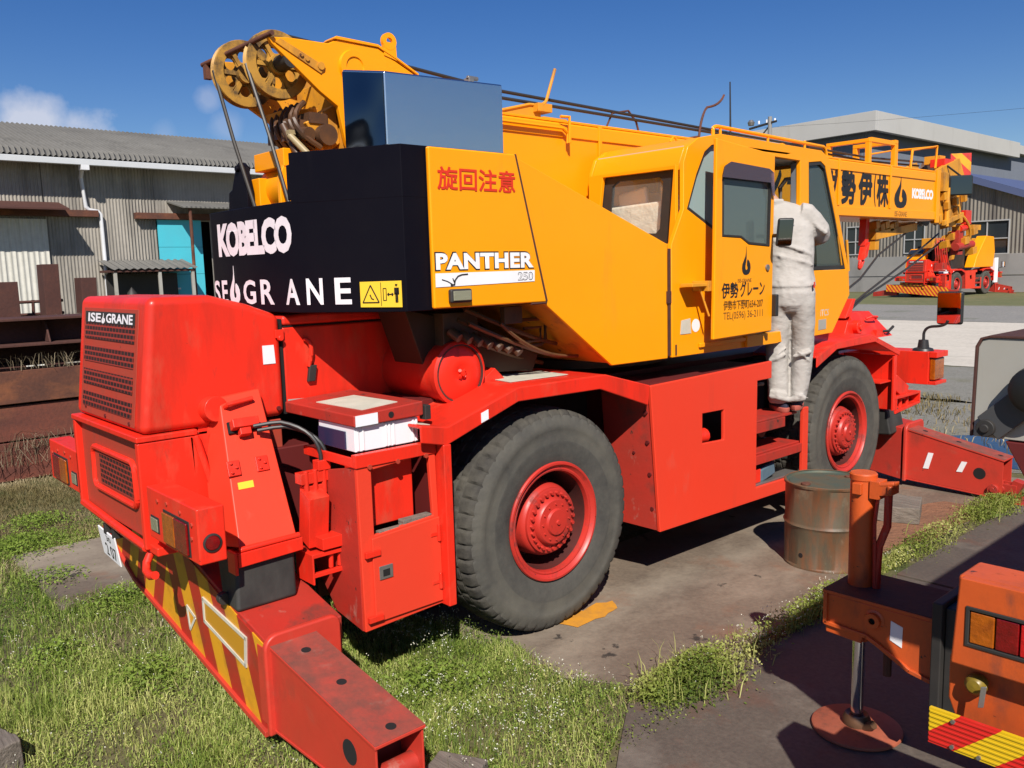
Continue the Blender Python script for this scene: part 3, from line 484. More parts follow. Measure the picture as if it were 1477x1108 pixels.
def warehouse():
    X = -20.0; t = thing('warehouse', 'long grey corrugated warehouse with white gutter, white downpipe and a cyan door', 'warehouse', (X, 5, 0))
    # wall with two doorways, as one corrugated skin with real waves
    def skin(y0, y1, z0, z1, x, pitch, amp, st=4):
        mb = MB(); n = int((y1 - y0) / pitch * st); vs = []
        for i in range(n + 1):
            y = y0 + (y1 - y0) * i / n; xx = x + amp * math.cos(2 * math.pi * (y - y0) / pitch); vs += [(xx, y, z0), (xx, y, z1)]
        mb.add(vs, [(2 * i, 2 * i + 2, 2 * i + 3, 2 * i + 1) for i in range(n)]); return mb
    wm = MB()
    for y0, y1, z0, z1 in ((-22, 0.6, 0, 5.3), (0.6, 2.60, 3.86, 5.3), (2.60, 5.42, 0, 5.3), (5.42, 6.95, 3.86, 5.3), (6.95, 34, 0, 5.3)):
        s = skin(y0, y1, z0, z1, X, 0.085, 0.012); wm.add(s.v, s.f)
    wm.build('wall', M['asbestos'], t, bevel=0)
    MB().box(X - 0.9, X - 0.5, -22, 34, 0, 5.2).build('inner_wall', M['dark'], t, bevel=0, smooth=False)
    rm = MB(); n = int(56 / 0.13 * 4); vs = []
    for i in range(n + 1):
        y = -22 + 56 * i / n; c = 0.03 * math.cos(2 * math.pi * y / 0.13); vs += [(X + 0.55, y, 5.42 + c), (X + 0.42, y, 5.58 + c), (X - 0.1, y, 5.72 + c), (X - 4.2, y, 6.92 + c), (X - 8.5, y, 5.7 + c)]
    k = 5; rm.add(vs, [(k * i + j, k * i + k + j, k * i + k + j + 1, k * i + j + 1) for i in range(n) for j in range(k - 1)]); rm.build('roof', M['asbestos_roof'], t, bevel=0)
    g = MB().prism([(X + 0.50, 5.22), (X + 0.66, 5.22), (X + 0.68, 5.37), (X + 0.50, 5.37)], 'Y', -22, 34).build('gutter', M['gutter'], t, bevel=0.01)
    MB().box(X + 0.02, X + 0.5, -22, 34, 5.30, 5.33).build('soffit', M['gutter'], t, bevel=0)
    dp = MB(); dp.tube([(X + 0.58, 3.50, 5.22), (X + 0.3, 3.50, 5.10), (X + 0.12, 3.52, 4.95), (X + 0.12, 3.58, 4.20), (X + 0.12, 3.64, 4.12), (X + 0.12, 3.86, 4.08), (X + 0.12, 3.93, 4.0), (X + 0.12, 3.95, 0.1)], 0.055, 10); dp.box(X + 0.40, X + 0.66, 3.40, 3.60, 5.10, 5.24); dp.build('downpipe', M['pipe_white'], t, bevel=0)
    d = MB(); 
    for i in range(16): d.box(X + 0.03, X + 0.09 + 0.012 * (i % 2), 0.55 + 0.128 * i, 0.55 + 0.128 * (i + 1), 0.05, 3.86)
    tag(d.build('sliding_door', M['white_sheet'], t, bevel=0.004), 'white ribbed sliding door of the warehouse')
    d = MB()
    for i in range(5): d.box(X + 0.05, X + 0.11, 5.42, 6.66, 0.05 + i * 0.77, 0.05 + i * 0.77 + 0.762)
    dc = tag(d.build('door', M['cyan'], t, bevel=0.004), 'bright cyan boarded door')
    MB().obox((X + 0.14, 5.62, 1.95), (0.02, 0, 0), (0, 0.30, 0), (0, 0, 0.025)).build('handle', M['white'], dc)
    for y0, y1, z in ((-4, 3.85, 3.93), (4.82, 7.6, 3.90)):
        MB().box(X + 0.03, X + 0.24, y0, y1, z, z + 0.17).build('door_rail', M['rust'], t, bevel=0.004)
    for y0, y1 in ((-6, 2.95),):
        MB().prism([(X + 0.02, 4.30), (X + 0.95, 4.08), (X + 0.95, 4.04), (X + 0.02, 4.26)], 'Y', y0, y1).build('canopy', M['rust_dark'], t, bevel=0)
    MB().prism([(X + 0.02, 4.42), (X + 1.15, 4.20), (X + 1.15, 4.16), (X + 0.02, 4.38)], 'Y', 5.75, 7.75).build('canopy', M['asbestos_roof'], t, bevel=0)
    b = MB(); b.tube([(X + 1.05, 6.0, 4.15), (X + 0.9, 6.05, 2.4), (X + 0.9, 6.05, 0.0)], 0.045, 8).tube([(X + 1.05, 7.6, 4.15), (X + 0.9, 7.6, 0)], 0.045, 8); b.build('canopy_post', M['rust'], t, bevel=0)
    for (y0, y1, z0, z1) in ((-3.5, -1.5, 4.2, 5.0),): MB().box(X + 0.01, X + 0.06, y0, y1, z0, z1).build('wall_patch', M['asbestos'], t, bevel=0)
warehouse()
def lean_to():
    X = -19.0; t = thing('lean_to', 'low open shelter with corrugated roof leaning against warehouse beside the cyan door', 'shelter', (X, 4.8, 0))
    r = MB(); n = 60; vs = []
    for i in range(n + 1):
        y = 3.72 + 2.3 * i / n; c = 0.02 * math.cos(2 * math.pi * i / 5); vs += [(X - 0.9, y, 2.78 + c), (X + 0.25, y, 2.52 + c)]
    r.add(vs, [(2 * i, 2 * i + 2, 2 * i + 3, 2 * i + 1) for i in range(n)]); r.build('roof', M['asbestos_roof'], t, bevel=0)
    MB().box(X - 0.9, X + 0.2, 3.78, 5.95, 2.44, 2.50).build('roof_beam', M['rust_dark'], t, bevel=0.004)
    for y in (3.85, 5.0, 5.9): MB().box(X + 0.1, X + 0.18, y - 0.04, y + 0.04, 0, 2.46).build('post', M['grey_sheet'], t, bevel=0.004)
    MB().box(X - 0.85, X - 0.75, 3.9, 5.8, 0, 2.4).build('back_panel', M['black_dull'], t, bevel=0)
    MB().lathe([(1.25, 0.0), (1.25, 0.16), (1.75, 0.17), (1.9, 0.11), (2.05, 0.0)], (X + 0.1, 4.25, 0), 'Z', 20).build('gas_bottle', M['black_dull'], t, bevel=0)
lean_to()

# ------------------------------------------------------------------ rusty steel beams on the left
M['rust_red'] = pmat('red_brown_rust', (0.175, 0.046, 0.025), 0.8, col2=(0.085, 0.026, 0.018), vscale=3, vmix=0.9, vstretch=(1, 0.5, 2), dirt=[((0.17, 0.065, 0.03), 0.54, 0.74, 0.6, 3.1, (0.5, 0.5, 1.5))], fine=((0.05, 0.02, 0.016), 30, 0.5), bump=(28, 0.003, (1, 1, 1)))
def h_beam(x, y0, y1, z, h, w, mat, label, stiff=(), th=0.03, flat=False):
    x += 0.34; z += GZ; o = MB()
    if flat: o.box(x + w / 2 - th, x + w / 2, y0, y1, z, z + h).box(x - w / 2, x - w / 2 + th, y0, y1, z, z + h).box(x - w / 2 + th, x + w / 2 - th, y0, y1, z + h / 2 - th / 2, z + h / 2 + th / 2)
    else: o.box(x - w / 2, x + w / 2, y0, y1, z, z + th).box(x - w / 2, x + w / 2, y0, y1, z + h - th, z + h).box(x - th / 2, x + th / 2, y0, y1, z + th, z + h - th)
    for s in stiff: o.hexa([(x + th / 2, s, z + th), (x + w / 2 - 0.02, s, z + th), (x + w / 2 - 0.02, s + 0.02, z + th), (x + th / 2, s + 0.02, z + th), (x + th / 2, s, z + h - th), (x + w / 2 - 0.16, s, z + h - th), (x + w / 2 - 0.16, s + 0.02, z + h - th), (x + th / 2, s + 0.02, z + h - th)])
    b = o.build('steel_beam', mat, None, bevel=0.006); return tag(b, label, 'steel beam', 'rusty steel beams stacked in the yard')
h_beam(-6.20, -7, 2.4, 0.02, 0.42, 0.40, M['rust_red'], 'lowest rusty beam of the stack, resting in the dry grass', flat=True)
h_beam(-6.20, -7, 2.2, 0.455, 0.385, 0.36, M['rust_red'], 'second rusty beam from the bottom of the beam stack', flat=True)
h_beam(-6.18, -7, 2.5, 0.865, 0.355, 0.40, M['rust'], 'orange brown beam in the middle of the stack, third from the ground', flat=True)
h_beam(-6.80, -7, 3.0, 1.215, 0.262, 0.40, M['rust_dark'], 'dark beam set back in the shadow under the topmost beam of the stack')
h_beam(-6.36, -7, 2.6, 1.47, 0.31, 0.62, M['rust_dark'], 'topmost dark rusty beam of the stack with upright stiffener plates', stiff=(-2.2, -0.95, 0.4, 1.6))
def upright(x, y, w, z0, z1, lean, label):
    x += 0.39; z1 += GZ; o = MB(); o.obox((x, y, (z0 + z1) / 2), (0.02, 0, 0), (0, w / 2, 0), (0, lean, (z1 - z0) / 2)); o.obox((x - 0.15, y - w / 2 + 0.01, (z0 + z1) / 2), (0.15, 0, 0), (0, 0.012, 0), (0, lean, (z1 - z0) / 2)); o.obox((x - 0.15, y + w / 2 - 0.01, (z0 + z1) / 2), (0.15, 0, 0), (0, 0.012, 0), (0, lean, (z1 - z0) / 2))
    tag(o.build('steel_post', M['rust_dark'], None, bevel=0.004), label, 'steel post', 'rusty steel posts standing behind the stacked beams')
upright(-8.0, -0.96, 0.30, 0, 2.18, 0.0, 'widest rusty post behind the beam stack, standing farthest from the crane')
upright(-8.2, -0.38, 0.19, 0, 2.40, 0.02, 'tall narrow rusty post in front of the white sliding door')
upright(-8.0, 0.02, 0.19, 0, 2.21, 0.02, 'shorter rusty post behind the stack, standing nearest the red engine hood')
fr = MB()
for z in (1.62, 1.80, 1.97): fr.tube([(-8.2, -1.0, z), (-8.2, -0.15, z + 0.01)], 0.022, 6)
for y in (-0.9, -0.62, -0.36): fr.tube([(-8.2, y, 0), (-8.2, y + 0.1, 2.0)], 0.02, 6)
tag(fr.build('steel_rack', M['rust_dark'], None, bevel=0), 'thin rusty rack of bars between the rusty posts', 'rack')
def dry_weeds():
    g = Veg()
    for cx, cy, z, n, h, s in ((-8.3, -0.35, 1.45, 700, 0.45, 0.35), (-8.2, -0.1, 1.5, 600, 0.4, 0.3), (-6.08, -1.2, 1.22, 26, 0.30, 0.10), (-6.05, -0.95, 1.22, 34, 0.32, 0.07), (-6.05, -0.78, 1.22, 22, 0.3, 0.06), (-5.95, -1.3, 0.36, 70, 0.34, 0.22), (-5.95, -1.05, 0.38, 50, 0.30, 0.2), (-5.9, -1.45, 0.2, 60, 0.42, 0.2)):
        p = RNG.normal(size=(n, 2)) * (0.05 if cx > -7 else 0.25, s) + (cx + 0.34, cy); g.blades(p, z, h * (0.4 + 0.6 * RNG.random(n)), np.full(n, 0.005), 1.3, RNG.random(n))
    g.build('dry_weeds', veg_mat('dead_stalks', (0.11, 0.085, 0.05), (0.22, 0.175, 0.11), (0.33, 0.28, 0.19), 0.1))
dry_weeds()

# ------------------------------------------------------------------ buildings on the right
M['hall_wall'] = corrugated('blue_grey_cladding', (0.155, 0.175, 0.215), (0.14, 0.155, 0.19), 0.3, 'X', [((0.10, 0.115, 0.14), 0.55, 0.75, 0.5, 0.4, (1, 1, 0.3))], 0.02)
M['fascia'] = pmat('pale_fascia', (0.44, 0.43, 0.40), 0.6, col2=(0.37, 0.36, 0.335), vscale=0.25, dirt=((0.25, 0.23, 0.19), 0.58, 0.75, 0.5, 0.4, (1, 1, 0.2)))
M['shed_wall'] = corrugated('weathered_corrugated_wall', (0.25, 0.225, 0.185), (0.16, 0.145, 0.125), 0.22, 'X', [((0.09, 0.08, 0.07), 0.5, 0.66, 0.8, 0.9, (2, 1, 0.12))], 0.05)
M['blue_roof'] = pmat('blue_roof', (0.065, 0.085, 0.17), 0.6, col2=(0.08, 0.10, 0.19), vscale=1)
M['block'] = pmat('grey_concrete_block', (0.27, 0.26, 0.245), 0.9, col2=(0.20, 0.195, 0.185), vscale=0.5, vmix=0.8, dirt=((0.14, 0.135, 0.125), 0.52, 0.7, 0.6, 0.9, (1, 1, 0.3)))
M['window_dark'] = pmat('dark_window_glass', (0.02, 0.025, 0.03), 0.12, spec=0.6)
def hall():
    x1, y1 = -32.1, 75.0; t = thing('industrial_hall', 'large blue grey hall with deep pale fascia behind the yellow boom', 'hall', (x1 - 14, y1 + 20, 0))
    MB().box(x1 - 60, x1 - 1.2, y1 + 1.2, y1 + 45, 0, 14.6).build('wall', M['hall_wall'], t, bevel=0, smooth=False)
    # the roof ridge drops a little away from the near corner to the left
    f = MB(); f.hexa([(x1 - 60, y1, 13.2), (x1, y1, 13.95), (x1, y1 + 0.5, 13.95), (x1 - 60, y1 + 0.5, 13.2), (x1 - 60, y1, 15.1), (x1, y1, 15.7), (x1, y1 + 0.5, 15.7), (x1 - 60, y1 + 0.5, 15.1)])
    f.box(x1 - 0.5, x1, y1 + 0.5, y1 + 38, 13.95, 15.7); f.build('fascia', M['fascia'], t, bevel=0.02)
    MB().hexa([(x1 - 60, y1 + 0.5, 14.6), (x1 - 0.5, y1 + 0.5, 14.6), (x1 - 0.5, y1 + 45, 14.6), (x1 - 60, y1 + 45, 14.6), (x1 - 60, y1 + 0.5, 15.0), (x1 - 0.5, y1 + 0.5, 15.6), (x1 - 0.5, y1 + 45, 15.6), (x1 - 60, y1 + 45, 15.0)]).build('roof', M['fascia'], t, bevel=0)
    MB().box(x1 - 1.15, x1 - 1.0, y1 + 2, y1 + 37, 9.2, 10.4).build('band', M['white'], t, bevel=0)
hall()
M['gutter_grey'] = pmat('grey_window_frame', (0.36, 0.36, 0.35), 0.6)
def shed():
    y = 53.0; t = thing('corrugated_shed', 'weathered corrugated shed with blue roof edge and dark windows behind the distant crane', 'shed', (-18, y, 0))
    wins = [(-15.9, -13.49, 2.40, 4.32), (-23.5, -22.35, 2.62, 4.40), (-19.6, -18.4, 2.6, 4.4), (-26.5, -25.4, 2.62, 4.40)]
    up = MB(); up.plate([(-30, 2.36), (-8, 2.36), (-8, 4.05), (-16.4, 7.25), (-30, 4.7)], [[(a, c), (b, c), (b, d), (a, d)] for a, b, c, d in wins], 'Y', y, y + 0.15); up.build('wall', M['shed_wall'], t, bevel=0, smooth=False)
    MB().box(-30, -7.9, y - 0.12, y + 0.1, 1.10, 2.36).box(-30, -7.9, y - 0.08, y + 0.1, 0, 1.085).build('plinth', M['block'], t, bevel=0.01)
    for x0, z0, x1, z1 in ((-16.4, 7.0, -7.4, 3.6), (-30.5, 4.35, -16.402, 7.0)): MB().hexa([(x0, y - 0.5, z0), (x1, y - 0.5, z1), (x1, y + 24, z1), (x0, y + 24, z0), (x0, y - 0.5, z0 + 0.42), (x1, y - 0.5, z1 + 0.42), (x1, y + 24, z1 + 0.42), (x0, y + 24, z0 + 0.42)]).build('roof', M['blue_roof'], t, bevel=0)
    for a, b, c, d in wins:
        w = MB().box(a, b, y + 0.05, y + 0.08, c, d).build('window', M['window_dark'], t, bevel=0, smooth=False); fm = MB(); mid = (c + d) / 2 - 0.1
        fm.box(a - 0.06, b + 0.06, y - 0.06, y + 0.04, c - 0.07, c).box(a - 0.06, b + 0.06, y - 0.06, y + 0.04, d, d + 0.07).box(a - 0.06, a, y - 0.06, y + 0.04, c, d).box(b, b + 0.06, y - 0.06, y + 0.04, c, d).box(a, b, y - 0.03, y + 0.04, mid, mid + 0.06).box((a + b) / 2 - 0.03, (a + b) / 2 + 0.03, y - 0.02, y + 0.04, c, mid - 0.003).box((a + b) / 2 - 0.03, (a + b) / 2 + 0.03, y - 0.02, y + 0.04, mid + 0.063, d)
        fm.build('frame', M['gutter_grey'], w, bevel=0)
shed()
def utility_pole():
    t = thing('utility_pole', 'thin utility pole with crossarm and round lamp behind the cab roof', 'utility pole', (-21.7, 40, 0))
    MB().cyl((-21.7, 40, 0), (-21.65, 40, 10.25), 0.16, 12, 0.11).build('pole', M['block'], t, bevel=0)
    MB().obox((-22.1, 40, 9.86), (0.85, 0, 0.10), (0, 0.06, 0), (0, 0, 0.05)).obox((-21.9, 40, 9.55), (0.28, 0, 0.27), (0, 0.03, 0), (-0.02, 0, 0.02)).build('crossarm', M['black_dull'], t, bevel=0)
    MB().lathe([(-0.12, 0.0), (-0.12, 0.16), (0.05, 0.20), (0.18, 0.10), (0.2, 0)], (-22.85, 40, 10.05), 'Z', 16).build('lamp', M['steel'], t, bevel=0)
    for i in range(3): MB().cyl((-21.35 - 0.5 * i, 40, 9.95), (-21.35 - 0.5 * i, 40, 10.12), 0.05, 8).build('insulator', M['white'], t, bevel=0)
    w = MB()
    for k, (x, z) in enumerate(((-22.0, 9.7),)): w.tube([(x + (46 * i / 12), 40 + 8 * i / 12, z - 0.8 + 0.8 * ((i - 6) / 6) ** 2) for i in range(13)], 0.006, 4)
    w.build('wire', M['rope'], t, bevel=0)
utility_pole()

# ================================================================== the crane
KANJI_DOOR = '伊勢グレーン'
CR = thing('mobile_crane', 'large red and yellow mobile crane with black counterweight and a person at its open door', 'crane', (0, 0, 0), 'mobile crane trucks in the yard')
CARRIER = []                                             # parts the other cranes of the yard share
def part(mb, name, mat, parent=None, keep=True, label=None, **k):
    o = mb.build(name, mat, parent or CR, **k)
    if keep and parent is None: CARRIER.extend(MB.made)
    if label: o['label'] = label
    return o
XAX, YAX, ZAX = (1, 0, 0), (0, 1, 0), (0, 0, 1)

# ---- wheels
def dusty(m, col, amt):
    nt = m.node_tree; b = nt.nodes['Principled BSDF']; L = nt.links.new; src = b.inputs['Base Color'].links[0].from_socket
    a = nt.nodes.new('ShaderNodeAttribute'); a.attribute_name = 'dust_haze'; no = nt.nodes.new('ShaderNodeTexNoise'); no.inputs['Scale'].default_value = 5; no.inputs['Detail'].default_value = 7
    tc = nt.nodes.new('ShaderNodeTexCoord'); L(tc.outputs['Object'], no.inputs['Vector']); r = nt.nodes.new('ShaderNodeMapRange'); r.inputs['From Min'].default_value = 0.3; r.inputs['From Max'].default_value = 0.7; r.inputs['To Max'].default_value = amt; L(no.outputs['Fac'], r.inputs['Value'])
    mu = nt.nodes.new('ShaderNodeMath'); mu.operation = 'MULTIPLY'; L(a.outputs['Fac'], mu.inputs[0]); L(r.outputs[0], mu.inputs[1]); x = nt.nodes.new('ShaderNodeMix'); x.data_type = 'RGBA'; x.inputs['B'].default_value = (*col, 1); L(mu.outputs[0], x.inputs['Factor']); L(src, x.inputs['A']); L(x.outputs['Result'], b.inputs['Base Color'])
dusty(M['rubber'], (0.125, 0.116, 0.092), 0.70)
M['rim_dark'] = pmat('grimy_shaded_rim', (0.09, 0.014, 0.011), 0.6, col2=(0.03, 0.012, 0.010), vscale=8, vmix=0.9)  # recess shade mixed into the grime colour
def make_wheel(yc):
    c = (1.065, yc, 0.745); n = 288
    prof = [(0.165, 0.335), (0.192, 0.350), (0.204, 0.380), (0.212, 0.420), (0.2165, 0.465), (0.2180, 0.478), (0.2170, 0.484), (0.2195, 0.520), (0.2185, 0.552), (0.2205, 0.556), (0.2160, 0.585), (0.2080, 0.612), (0.1990, 0.634), (0.1960, 0.640), (0.1880, 0.652), (0.1700, 0.662), (0.125, 0.668),
            (0.112, 0.6695), (0.108, 0.659), (0.100, 0.6705), (0.052, 0.6745), (0.044, 0.663), (0.036, 0.675), (-0.036, 0.675), (-0.044, 0.663), (-0.052, 0.6745), (-0.100, 0.6705), (-0.108, 0.659), (-0.112, 0.6695), (-0.170, 0.662), (-0.190, 0.640), (-0.208, 0.60), (-0.218, 0.47), (-0.204, 0.385), (-0.165, 0.335)]
    def rad(i, k, r):
        if 12 <= k <= 16 or 28 <= k <= 30: return r - (0.015 if i % 6 == (0 if k < 20 else 3) else 0)
        if 18 < k < 28 and (i + (2 if k < 21 else (0 if k < 24 else 4))) % 6 == 0: return r - 0.010
        return r
    mb = MB(); mb.lathe(prof, c, 'X', n, rad); m = len(prof)
    mb.mi = [1 if 12 <= (j // n) <= 30 else 0 for j in range(len(mb.mi))]
    w = part(mb, 'wheel', [M['rubber'], M['tread']], bevel=0)
    dust_haze = [0, 0, 0.05, 0.12, 0.2, 0.2, 0.9, 1.0, 0.9, 1.0, 0.85, 0.7, 0.6, 0.5]; at = w.data.attributes.new('dust_haze', 'FLOAT', 'POINT')
    at.data.foreach_set('value', [dust_haze[k] if k < len(dust_haze) else 0.4 for k in range(m) for _ in range(n)])
    rm = MB(); rm.lathe([(0.16, 0.30), (0.186, 0.352), (0.206, 0.360), (0.216, 0.354), (0.217, 0.342), (0.205, 0.334), (0.196, 0.322), (0.200, 0.314), (0.196, 0.304), (0.17, 0.297), (0.05, 0.292), (-0.07, 0.286), (-0.115, 0.268), (-0.12, 0.20), (-0.12, 0.02)], c, 'X', 72)
    rm.mi = [1 if (j // 72) >= 9 else 0 for j in range(len(rm.mi))]; part(rm, 'rim', [M['red_wheel'], M['rim_dark']], w, bevel=0)
    h = MB(); h.lathe([(-0.12, 0.262), (-0.105, 0.262), (-0.105, 0.232), (0.05, 0.226), (0.13, 0.218), (0.150, 0.210), (0.160, 0.198), (0.176, 0.196), (0.180, 0.188), (0.180, 0.146), (0.205, 0.140), (0.215, 0.130), (0.219, 0.082), (0.233, 0.074), (0.235, 0.016), (0.245, 0.013), (0.245, 0.0)], c, 'X', 64)
    for i in range(24):
        a = 2 * math.pi * i / 24; q = (c[1] + 0.169 * math.cos(a), c[2] + 0.169 * math.sin(a)); h.cyl((c[0] + 0.172, *q), (c[0] + 0.200, *q), 0.0115, 6)
    h.cur = 1
    for i in range(10):
        a = 2 * math.pi * (i + 0.3) / 10; q = (c[1] + 0.246 * math.cos(a), c[2] + 0.246 * math.sin(a)); h.cyl((c[0] - 0.11, *q), (c[0] - 0.065, *q), 0.016, 6).cyl((c[0] - 0.065, *q), (c[0] - 0.035, *q), 0.010, 6)
    h.cur = 0
    for i in range(12):
        a = 2 * math.pi * i / 12; q = (c[1] + 0.108 * math.cos(a), c[2] + 0.108 * math.sin(a)); h.cyl((c[0] + 0.205, *q), (c[0] + 0.225, *q), 0.006, 6)
    for i in range(4):
        a = 2 * math.pi * (i + 0.6) / 4; e1 = Vector((0, math.cos(a), math.sin(a))); e2 = Vector((0, -math.sin(a), math.cos(a))); h.obox(Vector(c) + Vector((0.06, 0, 0)) + e1 * 0.205, (0.035, 0, 0), e1 * 0.014, e2 * 0.010)
    part(h, 'hub', [M['red_wheel'], M['rim_dark']], w, bevel=0); return w
def copy_tree(o, parent):
    c = o.copy(); COL.objects.link(c); c.parent = parent
    for ch in list(o.children): copy_tree(ch, c)
    return c
for yc in (0.0, 3.6):
    w = make_wheel(yc); l = copy_tree(w, CR); l.location = (0, 2 * yc, 0); l.rotation_euler = (0, 0, math.pi); CARRIER.append(l)

# ---- chassis, deck and fenders
ch = MB(); ch.box(-0.50, 0.50, -1.75, 5.2, 0.72, 1.30).box(-0.85, 0.85, 0.9, 2.75, 0.5, 1.40); part(ch, 'chassis', M['red_dark'], bevel=0.01)
ax = MB()
for y in (0.0, 3.6): ax.cyl((-1.0, y, 0.745), (1.0, y, 0.745), 0.13, 16).lathe([(-0.25, 0.12), (-0.2, 0.24), (0, 0.29), (0.2, 0.24), (0.25, 0.12)], (0.05, y, 0.745), 'X', 20)
part(ax, 'axle', M['red_dark'], bevel=0)
dk = MB(); dk.box(-1.20, 0.72, -0.5, 4.7, 1.43, 1.47); part(dk, 'deck', M['red_dark'], bevel=0.005)  # dark red paints the shadow under the slewing body
tt = MB(); tt.lathe([(1.47, 0.62), (1.50, 0.72), (1.56, 0.72), (1.58, 0.60), (1.66, 0.60)], (0, 1.55, 0), 'Z', 48); part(tt, 'turntable', M['grease'], bevel=0)
def fender(name, top, low, x0=0.70, side=1):
    mb = MB(); s = side
    poly = top + [(y, z - 0.018) for y, z in reversed(top)]; mb.prism(poly, 'X', s * x0, s * 1.298)
    mb.prism([(y, z + 0.001) for y, z in top] + list(reversed(low)), 'X', s * 1.298, s * 1.313); return mb
RT, RL = [(-0.97, 1.465), (-0.80, 1.435), (-0.56, 1.505), (-0.30, 1.585), (0.42, 1.582), (0.845, 1.468)], [(-0.97, 1.375), (-0.81, 1.338), (-0.30, 1.505), (0.37, 1.497), (0.83, 1.338)]
FT, FL = [(2.98, 1.462), (3.29, 1.556), (3.93, 1.577), (4.53, 1.385)], [(2.975, 1.370), (3.31, 1.495), (4.0, 1.503), (4.50, 1.338)]
fr_ = part(fender('fender', RT, RL), 'fender', M['red'], bevel=0.010, seg=3); ff_ = part(fender('fender', FT, FL), 'fender', M['red'], bevel=0.008)
part(fender('fender', RT, RL, side=-1), 'fender', M['red'], bevel=0.008); part(fender('fender', FT, FL, side=-1), 'fender', M['red'], bevel=0.008)
pts = [(0.80, -0.16, 1.5875), (1.13, -0.20, 1.5875), (1.15, 0.26, 1.586), (0.86, 0.28, 1.586)]
part(MB().add([*pts, *[(x, y, z + 0.003) for x, y, z in pts]], [(0, 1, 2, 3), (4, 5, 6, 7), (0, 1, 5, 4), (1, 2, 6, 5), (2, 3, 7, 6), (3, 0, 4, 7)]), 'grip_pad', M['cream'], fr_, bevel=0)
decal('warning_sticker', [(1.3135, -0.575, 1.425), (1.3135, -0.525, 1.440), (1.3135, -0.525, 1.492), (1.3135, -0.575, 1.477)], M['white_plastic'], fr_)
decal('warning_sticker', [(1.08, -0.93, 1.459), (1.24, -0.92, 1.457), (1.24, -0.86, 1.4465), (1.08, -0.87, 1.449)], M['cream'], fr_)
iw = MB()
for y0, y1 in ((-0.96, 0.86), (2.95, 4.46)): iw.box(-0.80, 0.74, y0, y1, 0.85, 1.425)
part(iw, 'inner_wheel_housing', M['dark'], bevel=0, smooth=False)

# ---- side panel with steps
SP = MB().plate([(0.851, 1.463), (0.944, 0.466), (2.86, 0.432), (2.86, 1.07), (2.775, 1.07), (2.775, 0.535), (2.10, 0.545), (2.105, 1.36), (2.30, 1.36), (2.30, 1.492)], [[(1.417, 1.205), (1.674, 1.200), (1.676, 0.983), (1.417, 0.994)]], 'X', 1.285, 1.312)
side = part(SP, 'side_panel', M['red_panel'], bevel=0.006)
pb = MB(); pb.box(0.90, 1.285, 0.862, 2.30, 1.440, 1.4665).box(0.95, 1.285, 0.95, 2.77, 0.475, 0.495); part(pb, 'panel_deck', M['red_dark'], side, bevel=0.004)  # shade from the body above is put into this dark red
fl = MB(); fl.hexa([(0.93, 0.874, 0.50), (1.284, 0.950, 0.470), (1.284, 0.972, 0.470), (0.93, 0.896, 0.50), (0.93, 0.80, 1.40), (1.284, 0.866, 1.425), (1.284, 0.888, 1.425), (0.93, 0.822, 1.40)])
fo = part(fl, 'panel_flange', M['red_worn'], side, bevel=0.003)
bo = MB()
for z in (0.62, 0.86, 1.08, 1.28): y = 0.953 - 0.098 * (z - 0.47) / 0.955 - 0.012; bo.cyl((1.255, y, z), (1.255, y + 0.02, z), 0.014, 8)
for x, z in ((1.02, 1.02), (1.06, 0.95), (1.0, 0.7), (1.1, 0.74), (1.15, 1.0)): y = 0.94 - 0.09 * (z - 0.5) / 0.9 - 0.02 * (1.28 - x); bo.cyl((x, y - 0.02, z), (x, y + 0.02, z), 0.010, 8)
part(bo, 'bolt', M['red_dark'], side, bevel=0)
part(MB().box(0.86, 0.92, 0.92, 2.84, 0.5, 1.42), 'inner_wall', M['dark'], side, bevel=0, smooth=False)  # black sheet that makes the panel opening look dark
part(MB().cyl((1.22, 1.30, 1.03), (1.22, 1.56, 1.02), 0.055, 12), 'filler_pipe', M['red'], side, bevel=0)
st = MB()
st.box(1.02, 1.30, 2.11, 2.70, 1.035, 1.052).box(1.286, 1.303, 2.11, 2.52, 0.955, 1.034)
st.box(1.02, 1.284, 2.11, 2.77, 0.785, 0.800).box(1.270, 1.308, 2.105, 2.773, 0.715, 0.784)
part(st, 'step', M['red_worn'], side, bevel=0.004)
part(MB().box(1.05, 1.283, 2.12, 2.76, 0.536, 0.552), 'step', M['steel'], side, bevel=0.003)
cl = MB(); cl.obox((1.16, 2.36, 0.615), (0.10, 0, 0), (0, 0.10, 0.02), (0, -0.01, 0.055)); part(cl, 'tool_box', pmat('blue_grey_rag', (0.06, 0.11, 0.15), 0.8, col2=(0.10, 0.16, 0.2), vscale=14), side, bevel=0.02)
part(MB().box(1.10, 1.26, 2.12, 2.25, 0.553, 0.66), 'tool_box', M['red'], side, bevel=0.006)
ho = MB(); ho.tube(bez((1.15, 2.14, 1.20), (1.20, 2.22, 1.33), (1.2, 2.36, 1.30), 8), 0.014, 6).tube([(1.05, 2.2, 1.02), (1.06, 2.22, 0.82)], 0.012, 6).cyl((1.0, 2.52, 0.90), (1.10, 2.52, 0.90), 0.06, 14); part(ho, 'hose', M['grease'], side, bevel=0)

